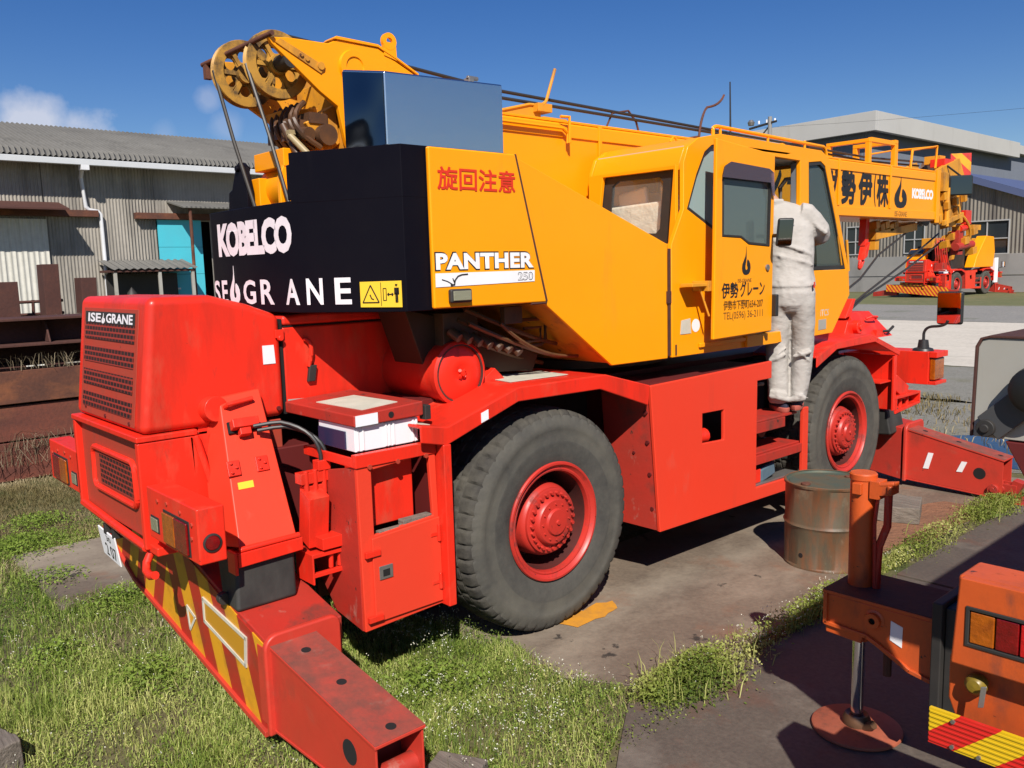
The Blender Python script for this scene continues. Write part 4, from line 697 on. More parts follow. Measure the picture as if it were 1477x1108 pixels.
# ---- engine hood
def rbox(poly, x0, x1, bevel, name, mat, **k):
    return part(MB().prism(poly, 'X', x0, x1), name, mat, bevel=bevel, seg=4, **k)
hood = rbox([(-2.055, 1.472), (-1.972, 2.145), (-1.66, 2.145), (-1.46, 2.09), (-1.285, 2.022), (-1.285, 1.472)], -0.60, 0.50, 0.042, 'engine_hood', M['red'])
rbox([(-1.275, 1.48), (-1.275, 1.955), (-0.45, 1.955), (-0.45, 1.48)], -0.60, 0.495, 0.012, 'engine_hood', M['red'])
rbox([(-1.275, 1.961), (-1.275, 2.015), (-1.10, 2.028), (-0.45, 2.01), (-0.45, 1.961)], -0.60, 0.497, 0.02, 'engine_hood', M['red'])
part(MB().box(-0.58, 0.492, -1.2845, -1.2755, 1.48, 2.0), 'seam', M['dark'], hood, bevel=0); part(MB().box(-0.58, 0.4945, -1.27, -0.46, 1.9552, 1.9608), 'seam', M['dark'], hood, bevel=0)
def on_rear(x, z, off=0.0): y = -2.055 + (z - 1.472) / 0.673 * 0.083; return (x, y - off, z)
def rear_rect(x0, x1, z0, z1, off, th, mb):
    a = [on_rear(x0, z0, off), on_rear(x1, z0, off), on_rear(x1, z1, off), on_rear(x0, z1, off)]; b = [(x, y + th, z) for x, y, z in a]
    return mb.hexa([a[0], a[1], b[1], b[0], a[3], a[2], b[2], b[3]])
gf = MB(); rear_rect(-0.50, 0.40, 1.500, 2.085, 0.004, 0.004, gf); gfo = part(gf, 'grille_frame', M['red_faded'], hood, bevel=0.002)
for z0, z1 in ((1.916, 2.001), (1.791, 1.876), (1.663, 1.747), (1.543, 1.623)):
    g = MB(); rear_rect(-0.455, 0.355, z0, z1, 0.009, 0.004, g); part(g, 'mesh_grille', M['grille'], hood, bevel=0)
g = MB(); rear_rect(-0.455, 0.355, 2.004, 2.066, 0.009, 0.004, g); gr = part(g, 'name_band', M['black_dull'], hood, bevel=0)
rv = Vector(on_rear(0, 2)) - Vector(on_rear(0, 1)); 
lettering('lettering', 'ISE', on_rear(-0.40, 2.009, 0.0105), XAX, rv, 0.225, 0.050, M['letter_white'], gr, 0.03)
logo('logo', on_rear(-0.155, 2.004, 0.0105), XAX, rv.normalized(), 0.05, 0.055, M['letter_white'], gr, (0, -1, 0))
lettering('lettering', 'GRANE', on_rear(-0.085, 2.009, 0.0105), XAX, rv, 0.42, 0.050, M['letter_white'], gr, 0.03)
dt = MB()                                                   # door seam, latch, handle on the side
dt.box(0.502, 0.512, -1.325, -1.275, 1.90, 1.945).cyl((0.50, -1.30, 1.90), (0.53, -1.30, 1.90), 0.016, 8); part(dt, 'latch', M['red'], hood, bevel=0.003)
hd = MB(); hd.tube(bez((0.505, -1.155, 1.885), (0.54, -1.10, 1.87), (0.505, -1.135, 1.73), 8), 0.012, 8); part(hd, 'handle', M['red'], hood, bevel=0)
hd = MB(); hd.obox((0.508, -1.12, 1.69), (0.012, 0, 0), (0, 0.022, 0), (0, 0.008, 0.045)); part(hd, 'handle', M['black_dull'], hood, bevel=0.004)
decal('sticker', [(0.5005, -1.40, 1.765), (0.5005, -1.33, 1.765), (0.5005, -1.335, 1.865), (0.5005, -1.40, 1.865)], M['white_plastic'], hood)
decal('patch', [(0.4985, -1.27, 1.485), (0.4985, -1.15, 1.487), (0.4985, -1.15, 1.555), (0.4985, -1.27, 1.56)], M['grey_sheet'], hood)
bl = MB(); bl.cyl((0.495, -1.33, 1.52), (0.512, -1.33, 1.52), 0.012, 8)
for x, z in ((-0.40, 1.535), (-0.05, 1.515), (0.33, 1.515)): p = on_rear(x, z); bl.cyl((p[0], p[1] - 0.01, p[2]), (p[0], p[1] + 0.01, p[2]), 0.011, 8)
part(bl, 'bolt', M['red_dark'], hood, bevel=0)

# ---- lower rear box with rim and small grille
lb = MB(); lb.box(-0.57, 0.47, -2.045, -1.30, 0.93, 1.455); low = part(lb, 'rear_panel', M['red_faded'], bevel=0.008)
rim = MB(); rim.box(-0.605, 0.505, -2.085, -1.78, 1.440, 1.471).box(-0.600, -0.560, -2.080, -1.80, 0.93, 1.438).box(0.458, 0.500, -2.080, -1.80, 0.90, 1.438).tube([(-0.58, -2.065, 0.945), (-0.05, -2.066, 0.922), (0.47, -2.066, 0.905)], 0.024, 10).box(0.44, 0.60, -2.06, -1.80, 0.885, 0.93)
part(rim, 'panel_rim', M['red'], low, bevel=0.008)
part(MB().hexa([(0.473, -1.82, 1.437), (0.50, -1.82, 1.437), (0.50, -1.72, 1.437), (0.473, -1.72, 1.437), (0.473, -1.80, 1.0), (0.50, -1.80, 1.0), (0.50, -1.74, 1.0), (0.473, -1.74, 1.0)]).tube([(0.52, -1.80, 1.44), (0.56, -1.70, 0.98)], 0.018, 8), 'strut', M['red'], low, bevel=0.003)
def rr_path(x0, x1, z0, z1, r, y, n=5):
    pts = []
    for cx, cz, a0 in ((x1 - r, z1 - r, 0), (x0 + r, z1 - r, 90), (x0 + r, z0 + r, 180), (x1 - r, z0 + r, 270)): pts += [(cx + r * math.cos(R(a0 + 90 * i / n)), y, cz + r * math.sin(R(a0 + 90 * i / n))) for i in range(n + 1)]
    return pts + pts[:2]
part(MB().tube(rr_path(-0.345, 0.345, 1.085, 1.315, 0.045, -2.052), 0.017, 8), 'grille_frame', M['red'], low, bevel=0)
part(MB().box(-0.33, 0.33, -2.049, -2.044, 1.10, 1.30), 'grille_backing', M['red_faded'], low, bevel=0); part(MB().box(-0.235, 0.318, -2.054, -2.048, 1.115, 1.288), 'mesh_grille', M['grille'], low, bevel=0)
part(MB().tube([(0.46, -2.03, 0.90), (0.46, -2.07, 0.83), (0.49, -2.085, 0.795), (0.55, -2.085, 0.785), (0.60, -2.08, 0.80)], 0.021, 10), 'tow_hook', M['red'], low, bevel=0)

# ---- tail lamps
def tail(s, label=None):
    t = MB(); xs = sorted((s * 0.575, s * 1.19)); t.hexa([(xs[0], -2.08, 0.992), (xs[1], -2.08, 0.992), (xs[1], -1.955, 0.992), (xs[0], -1.955, 0.992), (xs[0], -2.08, 1.245), (xs[1], -2.08, 1.245), (xs[1], -1.955, 1.245), (xs[0], -1.955, 1.245)])
    o = part(t, 'tail_light', M['red'], bevel=0.008)
    def bx(a, b, z0, z1, y0, y1, mat, nm): xs = sorted((s * a, s * b)); return part(MB().box(xs[0], xs[1], y0, y1, z0, z1), nm, mat, o, bevel=0.004)
    bx(0.790, 1.100, 1.008, 1.172, -2.0835, -2.079, M['black_dull'], 'lamp_bezel'); bx(0.80, 0.94, 1.018, 1.162, -2.095, -2.0838, M['amber'], 'amber_lens'); bx(0.945, 1.09, 1.018, 1.162, -2.095, -2.0838, M['red_lens'], 'red_lens')
    bx(0.615, 0.722, 1.032, 1.112, -2.083, -2.079, M['black_dull'], 'lamp_bezel'); bx(0.625, 0.712, 1.040, 1.104, -2.089, -2.0832, M['clear_lens'], 'reverse_lens')
    r_ = MB(); x = s * 1.19; r_.lathe([(0, 0.0), (0, 0.042), (s * 0.006, 0.042), (s * 0.008, 0.034)], (x + s * 0.0005, -2.02, 1.085), 'X', 24); part(r_, 'reflector_bezel', M['black_dull'], o, bevel=0)
    r_ = MB(); r_.lathe([(s * 0.004, 0.034), (s * 0.010, 0.031), (s * 0.013, 0.0)], (x, -2.02, 1.085), 'X', 24); part(r_, 'side_reflector', M['red_lens'], o, bevel=0)
    b = MB()
    for x_, z in ((0.72, 1.195), (0.84, 1.205), (1.0, 1.195), (1.13, 1.165), (1.12, 1.10)): b.cyl((s * x_, -2.086, z), (s * x_, -2.079, z), 0.010, 8)
    part(b, 'bolt', M['red_faded'], o, bevel=0)
tail(1); tail(-1)
pl = MB(); pl.obox((-0.21, -2.05, 0.757), (0.158, -0.004, -0.004), (0, 0.004, 0.001), (0.002, -0.012, 0.085)); plate_ = part(pl, 'number_plate', M['white'], keep=False, bevel=0.002)
pu, pv = Vector((0.158, -0.004, -0.004)).normalized(), Vector((0.002, -0.012, 0.085)).normalized(); pc = Vector((-0.21, -2.05, 0.757)) + pu.cross(pv) * 0.0055
lettering('lettering', '2 07', pc - pu * 0.075 - pv * 0.070, pu, pv, 0.20, 0.078, M['letter_black'], plate_, 0.01)
lettering('lettering', '30', pc - pu * 0.02 + pv * 0.028, pu, pv, 0.085, 0.034, M['letter_black'], plate_, 0.01)
part(MB().obox((-0.21, -2.02, 0.86), (0.02, 0, 0), (0, 0.05, 0), (0, 0, 0.03)).obox((-0.07, -2.02, 0.86), (0.015, 0, 0), (0, 0.05, 0), (0, 0, 0.03)), 'plate_bracket', M['black_dull'], plate_, bevel=0.003)

# ---- outriggers
def outrigger(y0, y1, xo, zl, zt, xe, zte, zle, chev):
    if chev:
        b = MB().prism([(-1.0, 0.66), (-0.45, 0.44), (1.25, 0.145), (1.27, 0.60), (1.02, 0.655), (0.30, 0.84), (-1.0, 0.92)], 'Y', y0 + 0.004, y1)
    else: b = MB().prism([(-1.2, 0.55), (-0.4, 0.40), (xo - 0.02, zl - 0.02), (xo - 0.02, zt), (0.4, 0.75), (-1.2, 0.85)], 'Y', y0 + 0.004, y1)
    box = part(b, 'outrigger_box', M['red_worn'], bevel=0.006)
    c = MB(); r = 0.06; c.prism([(y0 - 0.02, zl - 0.03)] + [(y0 + 0.05 - 0.07 * math.cos(R(a_)), zt - 0.025 + 0.07 * math.sin(R(a_))) for a_ in range(0, 91, 15)] + [(y0 + 0.32 + 0.05 * math.sin(R(a_)), zt - 0.005 + 0.05 * math.cos(R(a_))) for a_ in range(0, 91, 15)] + [(y0 + 0.37, zl)], 'X', xo, xo + 0.035)
    col = part(c, 'outrigger_collar', M['red_beam'], bevel=0.012, seg=3)
    wl = 0.010; ya, yb = y0 + 0.01, y0 + 0.235; bm = MB()
    x0 = xo + 0.03
    bm.hexa([(x0, ya, zl), (xe, ya, zle), (xe, ya + wl, zle), (x0, ya + wl, zl), (x0, ya, zt - 0.02), (xe, ya, zte), (xe, ya + wl, zte), (x0, ya + wl, zt - 0.02)])
    bm.hexa([(x0, yb - wl, zl), (xe, yb - wl, zle), (xe, yb, zle), (x0, yb, zl), (x0, yb - wl, zt - 0.02), (xe, yb - wl, zte), (xe, yb, zte), (x0, yb, zt - 0.02)])
    bm.hexa([(x0, ya - 0.006, zt - 0.019), (xe + 0.008, ya - 0.006, zte + 0.001), (xe + 0.008, yb + 0.006, zte + 0.001), (x0, yb + 0.006, zt - 0.019), (x0, ya - 0.006, zt - 0.005), (xe + 0.008, ya - 0.006, zte + 0.015), (xe + 0.008, yb + 0.006, zte + 0.015), (x0, yb + 0.006, zt - 0.005)])
    bm.hexa([(x0, ya - 0.006, zl - 0.014), (xe, ya - 0.006, zle - 0.014), (xe, yb + 0.006, zle - 0.014), (x0, yb + 0.006, zl - 0.014), (x0, ya - 0.006, zl - 0.001), (xe, ya - 0.006, zle - 0.001), (xe, yb + 0.006, zle - 0.001), (x0, yb + 0.006, zl - 0.001)])
    beam = part(bm, 'outrigger_beam', M['red_beam'], bevel=0.003)
    part(MB().hexa([(x0, ya - 0.004, zt - 0.0045), (xe + 0.006, ya - 0.004, zte + 0.0155), (xe + 0.006, yb + 0.004, zte + 0.0155), (x0, yb + 0.004, zt - 0.0045), (x0, ya - 0.004, zt - 0.002), (xe + 0.006, ya - 0.004, zte + 0.018), (xe + 0.006, yb + 0.004, zte + 0.018), (x0, yb + 0.004, zt - 0.002)]), 'beam_top', M['rust_red_top'], beam, bevel=0)
    part(MB().box(xe - 0.16, xe - 0.15, ya + 0.012, yb - 0.012, zle + 0.005, zte - 0.01), 'beam_bulkhead', M['red_dark'], beam, bevel=0)
    sl_ = (zte + 0.018 - zt + 0.002) / (xe + 0.006 - x0); nrm_ = Vector((-sl_, 0, 1)).normalized(); hm = MB()
    for x in (x0 + 0.12, x0 + 0.42, xe - 0.06):
        q = Vector((x, (ya + yb) / 2, zt - 0.002 + sl_ * (x - x0))); hm.cyl(q - nrm_ * 0.004, q + nrm_ * 0.0012, 0.022, 20)
    hx, hzv = xe - 0.19, (zle + zte) / 2 + 0.03; hm.cyl((hx, ya - 0.0015, hzv), (hx, ya + 0.01, hzv), 0.052, 24); part(hm, 'lightening_hole', M['dark'], beam, bevel=0)
    boss = MB().cyl((xe - 0.07, ya - 0.03, zle + 0.07), (xe - 0.07, yb + 0.02, zle + 0.07), 0.045, 20).cyl((xe - 0.07, ya - 0.04, zle + 0.07), (xe - 0.07, ya - 0.028, zle + 0.07), 0.022, 12); part(boss, 'pivot_pin', M['red_worn'], beam, bevel=0.004)
    foot = MB(); foot.obox((xe + 0.05, (ya + yb) / 2, 0.085), (0.15, 0, 0), (0, 0.15, 0), (0, 0, 0.012)).obox((xe + 0.03, ya + 0.05, 0.16), (0.07, 0, 0), (0, 0.012, 0), (0, 0, 0.075)).obox((xe + 0.03, yb - 0.05, 0.16), (0.07, 0, 0), (0, 0.012, 0), (0, 0, 0.075)).cyl((xe - 0.02, ya + 0.02, 0.19), (xe - 0.02, yb - 0.02, 0.19), 0.03, 12).obox((xe + 0.09, ya + 0.1, 0.22), (0.02, 0, 0.05), (0, 0.05, 0), (0.04, 0, -0.01)); part(foot, 'outrigger_foot', M['red_worn'], beam, bevel=0.004)
    return box, beam, ya
rb, rbeam, rya = outrigger(-1.85, -1.45, 1.275, 0.188, 0.590, 2.15, 0.448, 0.21, True)
fb, fbeam, fya = outrigger(4.60, 5.0, 1.335, 0.160, 0.640, 2.20, 0.440, 0.115, False)
for x0, z0, h in ((1.565, 0.28, 0.155), (1.86, 0.295, 0.10)): decal('reflector', [(x0 - 0.045, fya - 0.002, z0), (x0 + 0.005, fya - 0.002, z0 + 0.002), (x0 + 0.045, fya - 0.002, z0 + h), (x0 - 0.002, fya - 0.002, z0 + h)], M['white'], fbeam)
cb = part(MB().prism([(-0.98, 0.665), (-0.45, 0.452), (1.235, 0.160), (1.255, 0.585), (1.02, 0.635), (0.30, 0.82), (-0.98, 0.90)], 'Y', -1.853, -1.847), 'chevron_board', M['chevron'], rb, bevel=0)
lf = MB()
for (xa, za), (xb, zb) in (((-0.98, 0.665), (-0.45, 0.452)), ((-0.45, 0.452), (1.255, 0.158))): lf.hexa([(xa, -1.87, za - 0.022), (xb, -1.87, zb - 0.022), (xb, -1.846, zb - 0.022), (xa, -1.846, za - 0.022), (xa, -1.87, za + 0.006), (xb, -1.87, zb + 0.006), (xb, -1.846, zb + 0.006), (xa, -1.846, za + 0.006)])
lf.box(1.20, 1.272, -1.8565, -1.8475, 0.20, 0.57); part(lf, 'edge_strip', M['red_beam'], rb, bevel=0.003)
bw = MB()
for a, b in (((0.60, 0.498), (0.60, 0.615)), ((0.60, 0.615), (1.085, 0.558)), ((1.085, 0.558), (1.065, 0.418)), ((1.065, 0.418), (0.60, 0.498))): a, b = Vector((a[0], -1.857, a[1])), Vector((b[0], -1.857, b[1])); m_, d_ = (a + b) / 2, (b - a) / 2; bw.obox(m_, d_ + d_.normalized() * 0.008, (0, 0.004, 0), d_.cross(Vector((0, 1, 0))).normalized() * 0.009)
part(bw, 'marker_frame', M['cream'], rb, bevel=0); decal('marker_board', [(0.605, -1.8535, 0.50), (1.06, -1.8535, 0.425), (1.08, -1.8535, 0.556), (0.605, -1.8535, 0.612)], pmat('ochre_board', (0.50, 0.24, 0.012), 0.4, col2=(0.4, 0.19, 0.02)), rb)
tw = MB()
for a, b in (((0.36, 0.51), (0.47, 0.475)), ((0.47, 0.475), (0.385, 0.385)), ((0.385, 0.385), (0.36, 0.51))): a, b = Vector((a[0], -1.856, a[1])), Vector((b[0], -1.856, b[1])); m_, d_ = (a + b) / 2, (b - a) / 2; tw.obox(m_, d_, (0, 0.002, 0), d_.cross(Vector((0, 1, 0))).normalized() * 0.008)
part(tw, 'triangle_mark', M['cream'], rb, bevel=0)

# ---- tilted outrigger housing with hoses and rubber flap
hs = MB().hexa([(0.66, -1.81, 0.90), (0.955, -1.80, 0.95), (0.955, -1.50, 0.95), (0.66, -1.50, 0.90), (0.34, -1.70, 1.60), (0.545, -1.675, 1.622), (0.55, -1.455, 1.645), (0.34, -1.46, 1.62)])
hous = part(hs, 'outrigger_housing', M['red_panel'], bevel=0.008)
tilt = Vector((0.955, -1.65, 0.95)) - Vector((0.548, -1.565, 1.63)); fn = Vector((tilt.z, 0, -tilt.x)).normalized(); fn = fn if fn.x > 0 else -fn; td = tilt.normalized()
def on_face(y, s, off=0.0): b = Vector((0.548, 0, 1.633)) + Vector((tilt.x, 0, tilt.z)) * s; return Vector((b.x, y - 0.085 * s, b.z)) + fn * off
def fbox(y0, y1, s0, s1, off, th):
    return MB().hexa([on_face(y0, s1, off), on_face(y0, s1, off + th), on_face(y1, s1, off + th), on_face(y1, s1, off), on_face(y0, s0, off), on_face(y0, s0, off + th), on_face(y1, s0, off + th), on_face(y1, s0, off)])
part(MB().tube([on_face(-1.655, 0.085, 0.0), on_face(-1.65, 0.085, 0.03), on_face(-1.52, 0.06, 0.03), on_face(-1.515, 0.06, 0.0)], 0.012, 8), 'grab_handle', M['red'], hous, bevel=0)
part(fbox(-1.665, -1.51, 0.195, 0.275, 0.001, 0.012), 'valve_recess', M['dark'], hous, bevel=0.002)
vb = fbox(-1.655, -1.515, 0.20, 0.262, 0.012, 0.05); vb2 = fbox(-1.62, -1.56, 0.262, 0.31, 0.012, 0.04); vb.add(vb2.v, vb2.f)
part(vb, 'valve_block', M['red'], hous, bevel=0.005)
for y0, y1 in ((-1.705, -1.64), (-1.555, -1.49)):
    pp = fbox(y0, y1, 0.455, 0.555, 0.001, 0.012)
    for k in range(3): q = on_face(y0 + 0.018 + 0.026 * (k % 2), 0.475 + 0.03 * k, 0.01); pp.cyl(q, q + fn * 0.014, 0.008, 8)
    part(pp, 'clamp_plate', M['red'], hous, bevel=0.003)
q = fbox(-1.665, -1.585, 0.60, 0.645, 0.001, 0.002); part(q, 'sticker', M['sticker_yellow'], hous, bevel=0)
part(MB().cyl((0.30, -1.72, 1.55), (0.57, -1.70, 1.57), 0.065, 20).cyl((0.36, -1.78, 1.50), (0.40, -1.765, 1.50), 0.05, 16).obox((0.42, -1.735, 1.49), (0.05, 0, 0), (0, 0.03, 0), (0, 0, 0.08)), 'pivot_pin', M['red'], hous, bevel=0.004)
lip = MB(); lip.hexa([(0.66, -1.835, 0.87), (1.00, -1.83, 0.905), (1.00, -1.50, 0.905), (0.66, -1.50, 0.87), (0.66, -1.835, 0.895), (1.00, -1.83, 0.93), (1.00, -1.50, 0.925), (0.66, -1.50, 0.895)]).hexa([(1.001, -1.835, 0.875), (1.02, -1.835, 0.875), (1.02, -1.50, 0.885), (1.001, -1.50, 0.885), (1.001, -1.835, 0.945), (1.02, -1.835, 0.945), (1.02, -1.50, 0.95), (1.001, -1.50, 0.95)]).cyl((1.005, -1.82, 0.955), (1.005, -1.51, 0.96), 0.016, 10).box(0.93, 1.018, -1.852, -1.836, 0.84, 0.95)
part(lip, 'housing_lip', M['red'], hous, bevel=0.006)
bt = MB().hexa([(0.82, -1.845, 0.655), (1.02, -1.86, 0.66), (1.02, -1.545, 0.66), (0.82, -1.545, 0.655), (0.72, -1.82, 0.88), (0.985, -1.835, 0.90), (0.985, -1.53, 0.90), (0.72, -1.53, 0.88)]); bo_ = part(bt, 'rubber_flap', M['boot'], hous, bevel=0.02, seg=3)
part(MB().cyl((0.86, -1.865, 0.70), (0.90, -1.865, 0.70), 0.03, 14), 'flap_roller', M['black_dull'], bo_, bevel=0.004)
rk = MB(); rk.obox((0.96, -1.40, 1.02), (0.05, 0, -0.02), (0, 0.055, 0), (0.02, 0, 0.13)).obox((1.02, -1.36, 0.90), (0.05, 0, 0), (0, 0.06, 0), (0, 0, 0.03))
for z, x in ((0.835, 1.05), (0.735, 1.05)): rk.box(x - 0.02, x + 0.006, -1.47, -1.20, z, z + 0.022)
rk.box(0.88, 1.056, -1.475, -1.465, 0.70, 0.855).box(0.86, 1.03, -1.21, -1.20, 0.735, 0.85).box(0.86, 1.03, -1.46, -1.21, 0.838, 0.850)
for y in (-1.36, -1.31, -1.28): rk.cyl((1.03, y, 0.76), (1.03, y + 0.004, 0.835), 0.013, 8)
for y in (-1.36, -1.31): rk.cyl((1.0, y, 0.855), (0.94, y + 0.02, 0.95), 0.016, 8)
part(rk, 'hose_bracket', M['red'], hous, bevel=0.003)
hq = MB(); P0 = on_face(-1.55, 0.27, 0.06)
for k in range(2):
    q0 = P0 + Vector((0, 0.02 * k, -0.025 * k)); hq.tube([q0, q0 + Vector((0.05, 0.07, 0.012))] + bez(q0 + Vector((0.08, 0.11, 0.014)), (0.945, -1.325 + 0.03 * k, 1.455 - 0.02 * k), (0.945, -1.335 + 0.03 * k, 1.29), 8), 0.011, 8); hq.tube(bez((0.95, -1.33 + 0.045 * k, 1.17), (0.93, -1.36 + 0.04 * k, 1.05), (0.80, -1.36 + 0.03 * k, 0.95), 8), 0.013, 8)
hq.tube(bez((0.94, -1.35, 0.96), (0.98, -1.26, 1.0), (0.90, -1.20, 0.93), 8), 0.012, 8); part(hq, 'hose', M['hose'], hous, bevel=0)
vm = MB(); vm.obox((0.93, -1.375, 1.22), (0.035, 0, 0), (0, 0.085, 0), (0, 0, 0.028)).obox((0.94, -1.33, 1.275), (0.03, 0, 0), (0, 0.035, 0), (0, 0, 0.025)).obox((0.93, -1.38, 1.165), (0.03, 0, 0), (0, 0.06, 0), (0, 0, 0.014))
for k in range(3): vm.cyl((0.955, -1.43 + 0.05 * k, 1.13), (0.955, -1.43 + 0.05 * k, 1.26), 0.014, 8)
part(vm, 'valve_block', M['red'], hous, bevel=0.003)

# ---- battery and tool box beside the rear wheel
bb = MB(); bb.plate([(-1.31, 0.462), (-0.825, 0.478), (-0.842, 1.345), (-1.315, 1.30)], [[(-1.232, 1.275), (-0.885, 1.300), (-0.870, 0.968), (-1.232, 0.945)]], 'X', 1.225, 1.25)
box = part(bb, 'tool_box', M['red_panel'], bevel=0.005)
part(MB().prism([(1.226, 0.462), (1.226, 1.30), (0.72, 1.20), (0.70, 0.78), (0.98, 0.50)], 'Y', -1.312, -1.296), 'side_plate', M['red_worn'], box, bevel=0.003)
part(MB().box(0.74, 1.224, -0.84, -0.826, 0.5, 1.34).box(0.74, 0.75, -1.29, -0.845, 0.5, 1.34).box(0.9, 1.22, -1.29, -0.845, 0.49, 0.505), 'box_wall', M['red_dark'], box, bevel=0)
part(MB().box(0.98, 1.165, -1.225, -0.93, 0.96, 1.30), 'inner_box', M['red'], box, bevel=0.008)
d = MB().plate([(-1.255, 0.50), (-0.835, 0.50), (-0.838, 0.958), (-1.255, 0.935)], [], 'X', 1.252, 1.264); dr = part(d, 'door', M['red_panel'], box, bevel=0.004)
part(MB().box(1.264, 1.270, -1.225, -1.145, 0.715, 0.785), 'lock_plate', M['steel'], dr, bevel=0.003); part(MB().box(1.2695, 1.2715, -1.205, -1.165, 0.73, 0.765), 'lock_recess', M['dark'], dr, bevel=0)
hn = MB()
for z in (0.83, 0.57): hn.cyl((1.268, -0.85, z), (1.268, -0.85, z + 0.09), 0.010, 8).box(1.262, 1.268, -0.90, -0.85, z + 0.03, z + 0.05)
for z in (0.845, 0.51): hn.box(1.255, 1.275, -1.30, -1.215, z, z + 0.03)
part(hn, 'hinge', M['red'], dr, bevel=0.002)
part(MB().box(1.21, 1.245, -1.20, -1.05, 0.935, 0.955).box(1.19, 1.24, -1.05, -0.87, 0.95, 0.978), 'wood_strip', M['timber'], box, bevel=0.003)
tr = MB(); tr.box(1.215, 1.258, -1.322, -0.838, 1.297, 1.362).box(0.74, 1.215, -1.322, -1.305, 1.297, 1.345); part(tr, 'tray_rail', M['red'], box, bevel=0.004)
b_ = MB()
for y in (-1.245, -1.08, -0.905): b_.cyl((1.248, y, 1.295), (1.262, y, 1.295), 0.013, 8)
part(b_, 'bolt', M['red_faded'], box, bevel=0)
bat = part(MB().box(0.85, 1.20, -1.285, -0.905, 1.363, 1.492), 'battery', M['white_plastic'], box, bevel=0.006)
rbz = MB()
for y in (-1.27, -1.24, -1.105, -1.085, -1.06, -0.94, -0.92): rbz.box(1.2005, 1.206, y - 0.006, y + 0.006, 1.37, 1.488)
part(rbz, 'battery_rib', M['white'], bat, bevel=0.002); part(MB().box(0.86, 1.12, -1.294, -1.286, 1.37, 1.46), 'battery_label', pmat('navy_label', (0.02, 0.018, 0.06), 0.5), bat, bevel=0)
ld = MB(); ld.hexa([(0.52, -1.30, 1.493), (1.225, -1.30, 1.493), (1.225, -0.885, 1.500), (0.52, -0.885, 1.500), (0.52, -1.30, 1.555), (1.225, -1.30, 1.552), (1.225, -0.885, 1.575), (0.52, -0.885, 1.575)]); lid = part(ld, 'battery_lid', M['red_worn'], box, bevel=0.008)
part(MB().add([(0.72, -1.22, 1.5575), (1.14, -1.20, 1.557), (1.13, -0.98, 1.5695), (0.74, -1.0, 1.570), (0.72, -1.22, 1.562), (1.14, -1.20, 1.5615), (1.13, -0.98, 1.574), (0.74, -1.0, 1.5745)], [(0, 3, 2, 1), (4, 5, 6, 7), (0, 1, 5, 4), (1, 2, 6, 5), (2, 3, 7, 6), (3, 0, 4, 7)]), 'grip_pad', M['cream'], lid, bevel=0)
decal('sticker', [(1.2255, -1.292, 1.495), (1.2255, -1.165, 1.497), (1.2255, -1.165, 1.552), (1.2255, -1.292, 1.549)], M['white_plastic'], lid)
part(MB().cyl((1.221, -1.085, 1.53), (1.2275, -1.085, 1.53), 0.016, 14), 'hole', M['dark'], lid, bevel=0); part(MB().box(1.18, 1.235, -0.882, -0.845, 1.475, 1.55), 'latch', M['black_dull'], lid, bevel=0.004)
part(MB().box(1.20, 1.318, -0.835, -0.785, 0.475, 1.345), 'hinge_strip', M['red'], box, bevel=0.006)

# ---- air tank
tk = MB().lathe([(0.30, 0.0), (0.30, 0.15), (0.34, 0.176), (0.98, 0.176), (0.985, 0.184), (1.02, 0.184), (1.025, 0.176), (1.03, 0.168), (1.012, 0.160), (1.02, 0.150), (1.035, 0.08), (1.035, 0.05), (1.02, 0.02), (1.02, 0.0)], (0, -0.475, 1.66), 'X', 48); tank = part(tk, 'air_tank', M['red'], bevel=0)
part(MB().lathe([(1.022, 0.166), (1.0265, 0.166), (1.0265, 0.156), (1.016, 0.156)], (0, -0.475, 1.66), 'X', 48), 'tank_seam', M['rust_dark'], tank, bevel=0)
kn = MB()
for i in range(4): a = math.pi / 4 + math.pi / 2 * i; kn.cyl((1.02, -0.475, 1.66), (1.045, -0.475 + 0.028 * math.cos(a), 1.66 + 0.028 * math.sin(a)), 0.010, 8)
kn.cyl((1.015, -0.475, 1.66), (1.055, -0.475, 1.66), 0.014, 10); part(kn, 'tank_knob', M['red'], tank, bevel=0)
part(MB().box(0.4, 0.9, -0.66, -0.30, 1.46, 1.52), 'tank_saddle', M['red_dark'], tank, bevel=0.004)
part(MB().prism([(-0.1, 1.585), (-0.18, 1.66), (-0.27, 1.60), (-0.55, 1.50)], 'X', 0.88, 0.98), 'tank_bracket', M['red'], tank, bevel=0.004)

